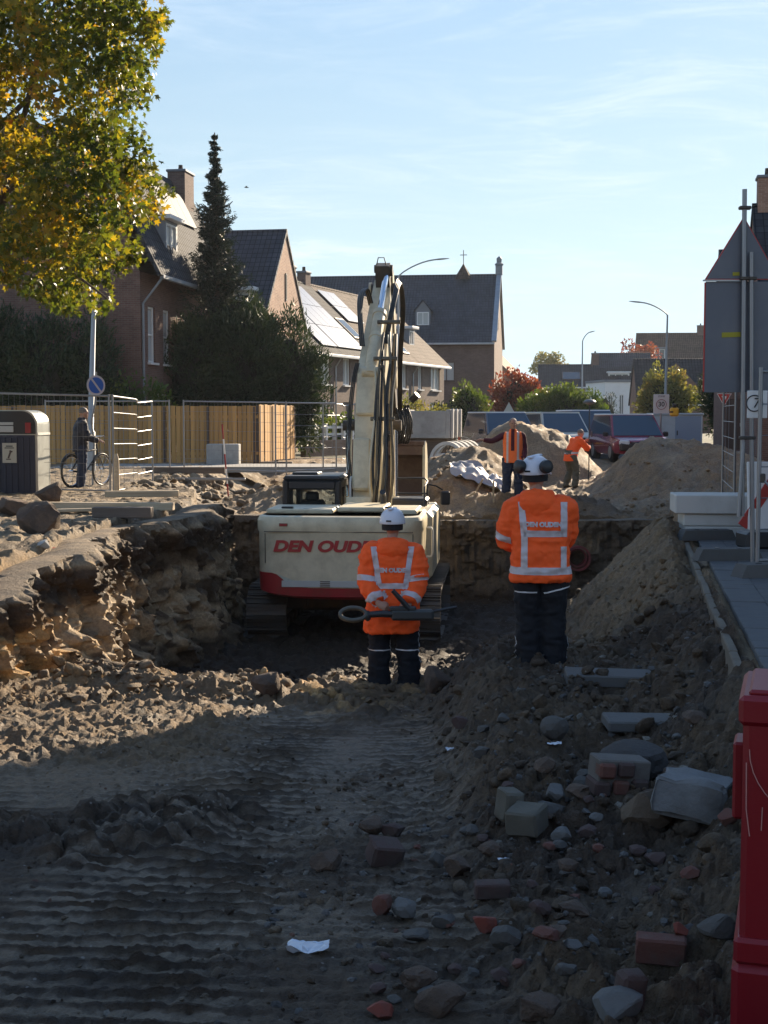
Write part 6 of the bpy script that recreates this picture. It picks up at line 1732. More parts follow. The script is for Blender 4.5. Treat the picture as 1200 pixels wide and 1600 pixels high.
# --- the man with a bicycle on the left
P5 = V((W(127, 765, 28.6).x, 28.6, hz(W(127, 765, 28.6).x, 28.6)))
J5 = dict(pelvis=(0, 0, .93), chest=(0, .01, 1.32), neck=(0, .03, 1.47), head=(0, .08, 1.60), yaw=.1, pitch=-.1,
          shL=(-.18, .02, 1.37), elL=(-.24, .13, 1.12), wrL=(-.20, .36, 1.05), shR=(.18, .02, 1.37), elR=(.25, .10, 1.10), wrR=(.22, .34, 1.02),
          handL=((.1, 1, -.1), (0, 0, -1), .7), handR=((-.05, 1, -.1), (0, 0, -1), .7),
          hipL=(-.10, 0, .88), knL=(-.10, .03, .47), anL=(-.10, 0, .085), hipR=(.10, 0, .88), knR=(.10, .02, .47), anR=(.10, -.03, .085))
O5 = dict(jacket=mat('navy_jacket', (.016, .018, .030), .7), trousers=JEANS, hair=True, face=True, wrinkle=.014, arm=(.095, .085, .07, .055),
          torso=[(0, 0, .80, .215, .155), (0, 0, 1.0, .21, .155), (0, 0, 1.25, .215, .15), (0, .01, 1.37, .20, .125), (0, .02, 1.44, .11, .09)])
person('bystander in dark navy jacket and jeans holding a bicycle behind the site fence', P5, R(-68), J5, O5)
def wheel(par, c, r_, ax):
    c = V(c); ax = V(ax).normalized(); u, v = frame_from(ax)
    mb = MB(); mb.tube([c + (u * math.cos(a) + v * math.sin(a)) * r_ for a in np.linspace(0, 2 * math.pi, 37)], .021, 8, caps=False); w = mb.obj('wheel', RUBBER, par, 60)
    mb = MB(); mb.tube([c + (u * math.cos(a) + v * math.sin(a)) * (r_ - .03) for a in np.linspace(0, 2 * math.pi, 37)], .011, 6, caps=False)
    mb.tube([c - ax * .05, c + ax * .05], .02, 8)
    for k in range(14):
        a = 2 * math.pi * k / 14; mb.tube([c + ax * (.03 if k % 2 else -.03), c + (u * math.cos(a) + v * math.sin(a)) * (r_ - .03)], .002, 4)
    mb.obj('rim', CHROME, w, 60)
bp = P5 + V((.06, .34, 0))
t = thing('bicycle', 'dark bicycle held by the man behind the site fence', 'bicycle', (bp.x, bp.y, hz(bp.x, bp.y)), R(-24))
for y in (-.55, .52): wheel(t, (0, y, .35), .335, (1, 0, 0))
mb = MB(); fr = [((0, -.55, .35), (0, -.08, .30)), ((0, -.08, .30), (0, -.2, .82)), ((0, -.18, .74), (0, .34, .78)), ((0, -.08, .3), (0, .36, .68)), ((0, .34, .9), (0, .40, .6)), ((0, -.55, .35), (0, -.18, .74))]
for a, b in fr: mb.tube([a, b], .018, 8)
for s in (-1, 1): mb.tube([(s * .05, .40, .6), (s * .05, .52, .35)], .012, 6)
mb.obj('frame', BLACKP, t, 60)
mb = MB(); mb.tube([(0, .34, .9), (0, .32, 1.05)], .014, 8); mb.tube([(-.30, .18, 1.06), (-.24, .3, 1.07), (0, .33, 1.06), (.24, .3, 1.07), (.30, .18, 1.06)], .012, 8); mb.obj('handlebar', CHROME, t, 60)
mb = MB(); mb.lump((0, -.22, .92), (.08, .14, .04), 3); mb.tube([(0, -.2, .8), (0, -.22, .9)], .014, 8); mb.obj('saddle', BLACKP, t, 60)
for y in (-.55, .52):
    mb = MB(); pts = [(0, y + .375 * math.cos(a), .35 + .375 * math.sin(a)) for a in np.linspace(.3, 2.9, 12)]; mb.tube(pts, .02, 6, sq=.3, up=(1, 0, 0)); mb.obj('mudguard', BLACKP, t, 60)
# ================================================================== SITE FENCES
GALV = mat('galvanised_steel', (0.27, 0.28, 0.295), 0.42, 0.7, dirt=(0.25, 0.25, 0.25), dirt_amt=.5, scale=6)
CONC = mat('concrete', (0.36, 0.355, 0.34), 0.9, dirt=(0.22, 0.21, 0.19), dirt_amt=.6, scale=2.5, bmp=.35, bscale=30, var=.08)
CONC_W = mat('pale_concrete', (0.58, 0.565, 0.53), 0.85, dirt=(0.38, 0.36, 0.32), dirt_amt=.5, scale=2.0, bmp=.3, bscale=40)
CONC_D = mat('dark_concrete', (0.105, 0.103, 0.10), 0.9, dirt=(0.10, 0.09, 0.08), dirt_amt=.7, scale=3, bmp=.4)
TIMBER = wood_mat('fresh_timber', (0.54, 0.32, 0.11), (0.42, 0.22, 0.07))
PLANKW = wood_mat('pale_plank', (0.52, 0.43, 0.30), (0.36, 0.27, 0.17), axis=0)
BEAMD = wood_mat('dark_beam', (0.10, 0.075, 0.06), (0.17, 0.13, 0.1), axis=0)
def site_fence(label, a, b, ht=2.0, group='temporary site fence panels', folds=0, hb=2, vstep=.11, wire=.0026, feet=True, bars=None):
    """one mesh panel between two uprights; folds gives the wire the V bends of a panel seen from its end"""
    a, b = V(a), V(b); d = b - a; L = math.hypot(d.x, d.y); rz = math.atan2(d.y, d.x); dz = d.z
    t = thing('site_fence', label, 'fence', a, rz, group)
    top = lambda x: ht + dz * x / L
    mb = MB(); mb.tube([(0, 0, -.0), (0, 0, top(0) + .03)], .021, 8); mb.tube([(L, 0, dz), (L, 0, top(L) + .03)], .021, 8); mb.obj('post', GALV, t, 60) if False else None
    for x in (0, L):
        mb = MB(); mb.tube([(x, 0, dz * x / L), (x, 0, top(x) + .03)], .021, 8); mb.obj('post', GALV, t, 60)
    bend = lambda x: 0.0
    if folds:
        bend = lambda x: .10 * max(0, 1 - abs(x / L - .78) / .2)
    xs = np.linspace(0, L, 14)
    for z, r_ in ((.14, .016), (ht - .01, .019)):
        mb = MB(); mb.tube([(x, bend(x) * 1.5, z + dz * x / L - (bend(x) * .55 if z > 1 else 0)) for x in xs], r_, 7); mb.obj('rail', GALV, t, 60)
    zs = np.linspace(.14, ht - .02, (bars or 6) + 2)[1:-1]
    for z in zs:
        mb = MB(); mb.tube([(x, bend(x) * 1.5, z + dz * x / L - bend(x) * .5) for x in xs], .0055 if bars else .004, 5); mb.obj('cross_wire', GALV, t, 60)
    mb = MB()
    for k in range(1, int(L / vstep)):
        x = k * vstep; y = bend(x) * 1.5; z0, z1 = .14 + dz * x / L, top(x) - .02
        mb.add([(x - wire, y, z0), (x + wire, y, z0), (x + wire, y, z1), (x - wire, y, z1), (x, y - wire, z0), (x, y + wire, z0), (x, y + wire, z1), (x, y - wire, z1)], [(0, 1, 2, 3), (4, 5, 6, 7)])
    tag(mb.obj('wire_mesh', GALV, t), kind='stuff')
    return t
def fence_foot(label, loc, rz, m=None):
    t = tag(thing('ballast_block', label, 'fence foot', loc, rz, 'concrete feet of the site fences'))
    mb = MB(); s = [(-.36, 0), (.36, 0), (.33, .07), (.30, .13), (-.30, .13), (-.33, .07)]
    mb.prism(s, .22, Matrix.Translation((0, .11, 0)) @ Matrix.Rotation(math.pi / 2, 4, 'X')); mb.obj('block', m or CONC, t)
    mb = MB()
    for x in (-.12, .12): mb.tube([(x, 0, .128), (x, 0, .137)], .03, 10)
    mb.obj('socket', BLACKP, t)
zl = lambda x, y: hz(x, y)
site_fence('site fence panel at the far left in front of the waste container', (-8.85, 26.6, .03), (-5.37, 26.75, -.06))
site_fence('folded site fence panel seen end-on, right of the man with the bicycle', (-5.30, 26.75, -.06), (-5.17, 30.5, -.13), folds=1, bars=5, vstep=.9, wire=.004)
site_fence('site fence panel along the wooden fence', (-9.4, 38.0, -.05), (-5.93, 37.8, -.05))
site_fence('site fence panel in front of the wooden fence beside the concrete block', (-5.55, 37.9, -.05), (-2.62, 36.6, -.1))
site_fence('site fence panel in front of the terrace gardens', (-2.95, 37.2, -.1), (-1.35, 38.6, -.1), bars=5, vstep=.4)
site_fence('short bent site fence panel left of the excavator boom', (-1.72, 38.6, -.12), (-.85, 40.2, -.12), folds=1, bars=5, vstep=.5)
site_fence('site fence panel seen end-on under the triangular sign', (6.1, 24.6, 0), (5.42, 21.1, 0), bars=6, vstep=.9, wire=.004)
site_fence('site fence panel at the right edge standing on the pavement', (3.67, 13.35, .0), (6.6, 14.6, .0), bars=5, vstep=.14)
fence_foot('grey concrete fence foot on the pavement under the right-hand fence post', (3.75, 13.2, .0), .25, CONC_D)
fence_foot('grey concrete fence foot lying on the pavement behind the first one', (3.72, 14.7, .0), .05, CONC_D)
fence_foot('dark concrete fence foot beside the pale concrete blocks', (4.05, 17.1, .0), .1, CONC_D)
fence_foot('concrete fence foot of the folded panel, on the sandy ground', (-5.33, 26.75, -.07), 1.5, CONC)
# diagonal brace at the right edge
t = thing('fence_brace', 'thin steel brace rod leaning on the right-hand fence', 'brace', (3.70, 13.35, .95)); mb = MB(); mb.tube([(0, 0, 0), (.75, -.4, -.94)], .014, 8); mb.obj('rod', GALV, t); mb = MB(); mb.box((0, 0, 0), (.06, .05, .09), bev=.01); mb.obj('clamp', STEELD, t)

# ---------------------------------------------------------------- wooden board fence
def board_fence(label, a, b, ht, bwid, gap, posts, thick=.022):
    a, b = V(a), V(b); d = b - a; L = math.hypot(d.x, d.y); t = thing('wooden_fence', label, 'fence', a, math.atan2(d.y, d.x))
    n = int(L / (bwid + gap)); r_ = random.Random(int(L * 10))
    me = {}
    for k in range(n):
        v = k % 4
        if v not in me:
            mb = MB(); mb.box((0, 0, ht / 2), (bwid, thick, ht - .006 * v), bev=.004); o = mb.obj('board', TIMBER, t); me[v] = o.data
        else:
            o = bpy.data.objects.new('board', me[v]); COL.objects.link(o); o.parent = t
        o.location = ((k + .5) * (bwid + gap), r_.uniform(-.006, .006) + (.02 if k % 2 else 0), r_.uniform(-.012, .012) + .05); o.rotation_euler = (0, r_.uniform(-.006, .006), 0)
    for x in posts:
        mb = MB(); mb.box((x, .06 if thick < .03 else .05, ht / 2), (.09, .09, ht + .06), bev=.006); mb.box((x, -.03, ht / 2 + .02), (.07, .02, ht), bev=.003); mb.obj('post', BEAMD2, t)
    for z in (.35, ht - .3):
        mb = MB(); mb.box((L / 2, .05, z), (L, .03, .09)); mb.obj('rail', TIMBER, t)
    return t
BEAMD2 = wood_mat('dark_post', (0.085, 0.06, 0.05), (0.13, 0.09, 0.07))
board_fence('long fence of fresh vertical boards facing the viewer below the yew bush', (-13.2, 41.8, 0), (-3.97, 43.2, 0), 1.80, .135, .012, (1.8, 4.0, 6.4, 7.75, 9.2))
board_fence('short sunlit return of the board fence running away along the street', (-3.95, 43.25, 0), (-3.12, 47.8, 0), 1.84, .30, .03, (.05, 1.6, 3.2, 4.5))
# low garden wall with pale posts in front of the terrace
t = thing('garden_wall', 'low brick garden wall with white picket rails in front of the terrace', 'wall', (-3.0, 50.5, 0), R(62))
mb = MB(); mb.box((3.0, 0, .3), (6, .2, .6)); mb.obj('base', BR_GREY, t)
for k in range(9):
    mb = MB(); mb.box((.3 + .68 * k, 0, .85), (.13, .13, .75), bev=.01); mb.obj('post', WHITE, t)
for z in (.82, 1.08):
    mb = MB(); mb.box((3.0, 0, z), (5.6, .04, .08)); mb.obj('rail', WHITE, t)

# ---------------------------------------------------------------- left: container, sign, lamp, beams
CX0, CX1 = -8.05, X(58, 26.2)
wc = thing('waste_container', 'dark public waste container with rounded steel top and a notice on its slatted front', 'waste container', ((CX0 + CX1) / 2, 26.2, hz(-7.2, 26.4) - .02))
hw = (CX1 - CX0) / 2; ht = 1.62; arc = [(hw - .28 + .28 * math.cos(a), ht - .28 + .28 * math.sin(a)) for a in np.linspace(0, math.pi / 2, 8)]
pro = [(-hw, 0), (hw, 0)] + arc + [(-p[0], p[1]) for p in arc[::-1]]
M_F = Matrix(((1, 0, 0, 0), (0, 0, 1, 0), (0, 1, 0, 0), (0, 0, 0, 1)))
STEEL_L = mat('brushed_steel', (0.46, 0.48, 0.46), 0.35, 0.7, dirt=(0.3, 0.3, 0.28), dirt_amt=.4)
mb = MB(); mb.prism(pro, .95, Matrix.Translation((0, .0, 0)) @ M_F); mb.obj('shell', STEEL_L, wc, 30)
NAVYP = mat('navy_panel', (0.02, 0.024, 0.045), 0.5)
mb = MB(); mb.box((-.02, -.012, .58), (2 * hw - .06, .02, 1.12)); fp = mb.obj('front_panel', NAVYP, wc)
for k in range(int((2 * hw - .1) / .115)):
    mb = MB(); mb.box((-hw + .1 + .115 * k, -.03, .56), (.03, .018, 1.06), bev=.004); mb.obj('slat', NAVYP, fp)
mb = MB(); mb.prism([(p[0] * .95, p[1] - .02) for p in pro if p[1] > .1] + [(-hw * .95, 1.16), (hw * .95, 1.16)], .012, Matrix.Translation((0, -.016, 0)) @ M_F); mb.obj('hood_panel', BLACKP, wc)
for z, h_, m_ in ((1.36, .055, LIGHTGREY), (1.255, .12, LIGHTGREY)):
    mb = MB(); mb.box((-.14, -.035, z), (2 * hw - .62, .02, h_), bev=.005); mb.obj('chute_bar', m_, wc)
mb = MB(); mb.box((hw - .17, -.035, 1.28), (.11, .02, .20), bev=.005); mb.obj('lock_plate', REDP, wc)
mb = MB(); mb.box((hw + .008, .42, 1.16), (.03, .96, .045)); mb.obj('edge_trim', LIGHTGREY, wc)
mb = MB(); mb.box((hw - .53, -.048, .80), (.27, .012, .38)); no = mb.obj('notice', mat('notice_paper', (.52, .48, .38), .7), wc)
mb = MB(); mb.box((hw - .53, -.056, .93), (.13, .004, .02)); mb.box((hw - .53, -.056, .895), (.18, .004, .016)); mb.obj('notice_lines', BLACKP, no)
mb = MB(); mb.box((hw - .53, -.056, .76), (.035, .004, .13), ROT(y=.35)); mb.box((hw - .50, -.056, .83), (.06, .004, .03), ROT(y=.35)); mb.box((hw - .55, -.056, .68), (.09, .004, .02)); mb.obj('notice_drawing', BROWNP, no)

t = thing('no_parking_sign', 'round blue no-parking sign with pale rim on a bent grey post', 'road sign', (X(146, 29.3), 29.3, hz(-6.2, 29.3)))
mb = MB(); mb.tube([(-.04, .0, -.02), (0.0, .02, .9), (-.05, 0, 1.4), (.04, .02, 1.8), (.06, .03, 2.45)], .022, 10); mb.obj('post', GALV, t, 60)
Ms = Matrix.Translation((.07, -.02, 2.16)) @ Matrix.Rotation(R(38), 4, 'Z') @ Matrix.Rotation(math.pi / 2, 4, 'X')
def disc(r_, z0, z1, n=36): return lambda mb: mb.prism([(r_ * math.cos(a), r_ * math.sin(a)) for a in np.linspace(0, 2 * math.pi, n, endpoint=False)], z1 - z0, Ms @ Matrix.Translation((0, 0, z0)))
mb = MB(); disc(.215, -.01, .0)(mb); di = mb.obj('disc', mat('pale_rim', (.50, .46, .48), .5), t)
mb = MB(); disc(.172, .0, .004)(mb); mb.obj('blue_field', mat('sign_blue', (.02, .10, .42), .5), di)
mb = MB(); mb.prism([(-.02, -.17), (.02, -.17), (.02, .17), (-.02, .17)], .005, Ms @ Matrix.Translation((0, 0, .003)) @ Matrix.Rotation(R(38), 4, 'Z')); mb.obj('diagonal_bar', mat('pale_rim', (.5, .46, .48), .5), di)

LAMPG = mat('lamp_grey', (0.34, 0.36, 0.37), 0.5, .3)
def street_lamp(label, base, top, tip, r0=.075, r1=.04, head=.55):
    """mast, curved arm and head; tip is where the head ends, relative to the base"""
    t = thing('street_lamp', label, 'street lamp', base, 0, 'street lamps'); top, tip = V(top), V(tip)
    mb = MB(); mb.tube([(0, 0, 0), (0, 0, 1.1), (0, 0, 1.15), top], [r0 * 1.5, r0 * 1.5, r0, r1], 12); mb.obj('mast', LAMPG, t, 50)
    d = tip - top; pts = [top + V((d.x * f, d.y * f, d.z * math.sin(f * math.pi / 2) ** .8)) for f in np.linspace(0, 1, 10)]
    k = max(1, int(len(pts) * .75)); mb = MB(); mb.tube(pts[:9], r1 * .8, 10); mb.obj('arm', LAMPG, t, 60)
    h = (pts[-1] - pts[-3]).normalized(); s = pts[-2]
    mb = MB(); mb.tube([s - h * .1, s + h * .05, s + h * head * .5, s + h * head], [.04, .09, .085, .03], 12, sq=.45, up=(0, 0, 1) if False else None); mb.obj('lamp_head', LAMPG, t, 50)
    return t
street_lamp('street lamp mast behind the excavator boom with a long arm reaching right', (X(622, 62), 62, 0), (0, 0, Z(432, 62)), (X(700, 62) - X(622, 62) - .3, 0, Z(405, 62)))
street_lamp('street lamp with a short arm standing in the green bush', (X(909, 95), 95, 0), (0, 0, Z(533, 95)), (.55, 0, Z(519, 95)), head=.4)
street_lamp('street lamp with its arm pointing left, behind the 30 sign', (X(1039, 66), 66, 0), (.05, 0, Z(492, 66)), (X(993, 66) - X(1039, 66), 0, Z(472, 66)))
t = street_lamp('leaning street lamp mast rising into the maple at the left', (X(141, 37), 37, 0), (.22, .2, 7.3), (1.2, .2, 7.7), r0=.085)
# timber, beams and lumps on the left bank
def beam(name, label, cat, px, py, d_along, size, rz, m, group=None, tilt=0.0, dz=0.0):
    p = ray_hit(px, py, 12); t = thing(name, label, cat, (p.x, p.y, p.z + dz), rz, group)
    mb = MB(); mb.box((0, 0, size[2] / 2), size, ROT(y=tilt), bev=.008); mb.obj('timber', m, t)
    return t
beam('timber_beam', 'long pale timber beam lying nearest the pit edge on the left bank', 'beam', 168, 797, 0, (2.15, .16, .12), -.10, PLANKW, 'timber beams on the left bank')
beam('timber_beam', 'pale timber beam lying across the others below the folded fence', 'beam', 222, 780, 0, (1.3, .15, .11), .12, PLANKW, 'timber beams on the left bank', dz=.03)
beam('timber_beam', 'short dark square timber block in front of the pale beams', 'beam', 192, 810, 0, (.85, .2, .15), -.03, BEAMD, 'timber beams on the left bank')
beam('timber_beam', 'thin plank sticking out behind the pale beams', 'beam', 130, 800, 0, (.9, .1, .05), .3, PLANKW, 'timber beams on the left bank')
beam('timber_beam', 'long thin grey rail on the broken ground right of the folded fence', 'beam', 300, 758, 0, (2.6, .07, .06), -.12, GALV, dz=.1)
beam('timber_beam', 'dark beam on the broken ground behind the thin rail', 'beam', 290, 745, 0, (2.0, .14, .16), -.05, BEAMD, dz=.06)
beam('timber_beam', 'dark low timber pile at the corner of the board fence', 'beam', 430, 733, 0, (1.1, .4, .2), .02, BEAMD, dz=.02)
EARTH = mat('dark_earth_clod', (0.085, 0.06, 0.045), .95, dirt=(0.17, 0.11, 0.07), dirt_amt=.8, scale=5, bmp=.8, bscale=22, bdist=.03)
def rock(name, label, cat, px, py, w, hgt, m, seed, group=None, flat=1.0, depth=None, rz=0.0, sub=3, rough=.26, sink=.3, y0=4.0):
    p = ray_hit(px, py, y0); sc = p.y / FPX; W_, H_ = w * sc, hgt * sc * 1.05; D_ = (depth or w) * sc
    t = thing(name, label, cat, (p.x, p.y + D_ * .35, p.z), rz, group)
    mb = MB(); mb.lump((0, 0, H_ * (.5 - sink * .5)), (W_ * .56, D_ * .5, H_ * .56), seed=seed, sub=sub, rough=rough, flat=flat); mb.obj('stone' if name != 'earth_clod' else 'clod', m, t, 16)
    return t
rock('earth_clod', 'big dark earth clod in front of the waste container', 'clod', 58, 832, 74, 56, EARTH, 3, y0=12, flat=.8, rough=.5)
rock('earth_clod', 'dark earth clod at the foot of the waste container', 'clod', 74, 788, 44, 38, EARTH, 4, y0=12, flat=.8, rough=.5)
rock('earth_clod', 'low dark earth clod at the left edge beside the container', 'clod', 14, 808, 52, 34, EARTH, 8, y0=12, flat=.8, rough=.5)
rock('rubble_stone', 'small red brick piece on the edge of the left bank', 'brick', 83, 872, 16, 14, mat('red_brick_piece', (.36, .09, .055), .9), 5, y0=12)
rock('rubble_stone', 'grey stone on the edge of the left bank beside the red brick piece', 'stone', 66, 866, 24, 16, CONC, 6, y0=12)
t = thing('concrete_block', 'light grey concrete block standing against the board fence', 'block', (X(349, 41.6), 41.6, 0.06)); mb = MB(); mb.box((0, 0, .31), (.98, .6, .62), bev=.02); mb.obj('block', CONC, t); mb = MB(); mb.box((0, -.303, .31), (.02, .01, .6)); mb.obj('joint', CONC_D, t)
t = thing('marker_pole', 'thin red and white ranging pole stuck in the ground before the board fence', 'pole', (X(356, 33), 33, hz(X(356, 33), 33)), 0)
for k in range(5):
    mb = MB(); mb.tube([(-.028 * k, 0, .0 + .36 * k), (-.028 * (k + 1), 0, .36 * (k + 1))], .019, 8); mb.obj('pole_section', (REDP if k % 2 == 0 else WHITE), t)
t = thing('wooden_post', 'pale wooden post beside the folded fence panel', 'post', (X(181, 26.3), 26.3, -.1)); mb = MB(); mb.tube([(0, 0, 0), (0, 0, .8), (-.01, 0, .92)], [.055, .05, .03], 10); mb.obj('post', PLANKW, t)

# ---------------------------------------------------------------- concrete pipes and the things beyond the pit
def ring_pipe(t, c, r_, L, ax, m, name='concrete_ring'):
    ax = V(ax).normalized(); u, v = frame_from(ax); c = V(c); n = 28
    rg = lambda rr, o: [c + ax * o + (u * math.cos(a) + v * math.sin(a)) * rr for a in np.linspace(0, 2 * math.pi, n, endpoint=False)]
    mb = MB(); mb.rings([rg(r_, 0), rg(r_, L), rg(r_ * .84, L), rg(r_ * .84, 0), rg(r_, 0)], caps=False); return mb.obj(name, m, t, 40)
for k in range(6):
    d = 38.2 + .62 * k; x = X(690, 38.2) + .17 * k
    t = thing('concrete_ring', ('front' if k == 0 else ('second', 'third', 'fourth', 'fifth', 'rearmost')[k - 1]) + ' of the upright concrete rings standing in a row under the grey culvert', 'concrete ring', (x, d, -.35), 0, 'concrete rings in a row')
    ring_pipe(t, (0, 0, .58 if k else .42), .58 if k else .42, .13, (.55, .83, 0), CONC_W, 'ring')
t = thing('concrete_culvert', 'big grey U-shaped concrete culvert piece lying above the concrete rings', 'culvert', (X(672, 41), 41.2, .88), R(-10))
mb = MB(); 
for (cx, cy, cz, sx, sy, sz) in ((0, 0, .07, 1.55, 2.6, .14), (-.72, 0, .48, .12, 2.6, .72), (.72, 0, .48, .12, 2.6, .72), (0, -1.24, .46, 1.32, .12, .68)): mb.box((cx, cy, cz), (sx, sy, sz), bev=.015)
mb.obj('shell', CONC, t)
for k in range(3):
    mb = MB(); mb.box((.82, -1.1 + 1.0 * k, .43), (.07, .14, .86), bev=.01); mb.obj('rib', CONC_W, t)
mb = MB(); mb.box((0, 0, -.45), (1.3, 2.2, .9), bev=.02); mb.obj('support', BEAMD, t)
t = thing('board_stack', 'stack of grey boards behind the concrete rings', 'board stack', (X(735, 43), 43.5, -.3), R(-4))
for k in range(5):
    mb = MB(); mb.box((.02 * (k % 2), 0, .07 + .135 * k), (1.5, 1.0, .11), bev=.01); mb.obj('board', mat('grey_board', (.2, .21, .22), .8), t)
CONE = mat('cone_orange', (.75, .12, .03), .6)
for k, (px_, d) in enumerate(((718, 50), (724, 52.5))):
    t = thing('traffic_cone', ('nearer' if k == 0 else 'farther') + ' orange and white traffic cone left of the dark van', 'cone', (X(px_, d), d, .05), 0, 'traffic cones')
    mb = MB(); mb.box((0, 0, .02), (.38, .38, .04), bev=.01); mb.lathe([(.15, .04), (.035, .72), (0, .73)], 16); mb.obj('cone_body', CONE, t, 40)
    mb = MB(); mb.lathe([(.122, .22), (.088, .42)], 16); mb.obj('reflective_sleeve', WHITE, t, 40)
t = thing('warning_sign', 'small grey triangular sign back on a post left of the red maple', 'road sign', (X(795, 70), 70, 0)); mb = MB(); mb.tube([(0, 0, 0), (0, 0, 2.2)], .03, 8); mb.obj('post', GALV, t)
mb = MB(); mb.prism([(-.42, 0), (.42, 0), (0, .75)], .02, Matrix.Translation((0, -.03, 1.45)) @ Matrix.Rotation(math.pi / 2, 4, 'X')); mb.obj('plate', LIGHTGREY, t)
# tarpaulin and stakes on the sand
def sheet(name, label, cat, px, py, w, d, m, seed, y0=26, amp=.12):
    p = ray_hit(px, py, y0); t = thing(name, label, cat, (p.x, p.y, p.z + .02)); n = 16
    u, v = np.meshgrid(np.linspace(-.5, .5, n), np.linspace(-.5, .5, n), indexing='ij')
    wob = .12 * (fbm(u * 4 + seed, v * 4, 0, 2, seed) - .5)
    xx, yy = (u + wob) * w, (v - wob) * d
    zz = np.vectorize(lambda a, b: hz(p.x + a, p.y + b))(xx, yy) - p.z + amp * (fbm(u * 5, v * 5 + seed, 0, 3, seed + 3, ridged=True) - .25)
    idx = np.arange(n * n).reshape(n, n); mb = MB()
    mb.add(np.stack([xx, yy, zz], -1).reshape(-1, 3), np.stack([idx[:-1, :-1], idx[1:, :-1], idx[1:, 1:], idx[:-1, 1:]], -1).reshape(-1, 4))
    o = mb.obj('foil', m, t, 180); return t
PLAST = mat('pale_plastic', (.36, .37, .39), .5)
sheet('plastic_sheet', 'crumpled pale plastic sheet on the sand behind the second worker', 'plastic sheet', 748, 744, 1.25, .8, PLAST, 3, amp=.22)
for k, (px_, py_) in enumerate(((771, 785), (748, 775), (735, 790))):
    p = ray_hit(px_, py_, 27); t = thing('wooden_stake', ('upright', 'leaning', 'low')[k] + ' thin wooden stake in the sand heap left of the second worker', 'stake', p, 0, 'wooden stakes in the sand')
    mb = MB(); mb.box((0, 0, .2), (.035, .035, .5 - .12 * k), ROT(x=.1 * k, y=.5 * k)); mb.obj('stake', PLANKW, t)
# red pipe end in the far wall
t = thing('drain_pipe', 'red plastic drain pipe end sticking out of the far pit wall', 'pipe', (X(905, 27.4), 27.3, Z(872, 27.4)))
PIPER = mat('red_brown_plastic', (.22, .045, .05), .5, dirt=(.12, .06, .05), dirt_amt=.7, scale=6)
o = ring_pipe(t, (0, .1, 0), .19, .7, (0, 1, 0), PIPER, 'pipe'); ring_pipe(t, (0, 0, 0), .255, .14, (0, 1, 0), PIPER, 'flange')
mb = MB(); mb.tube([(0, .5, 0), (0, .52, 0)], .17, 20); mb.obj('pipe_inside', BLACKC, t)

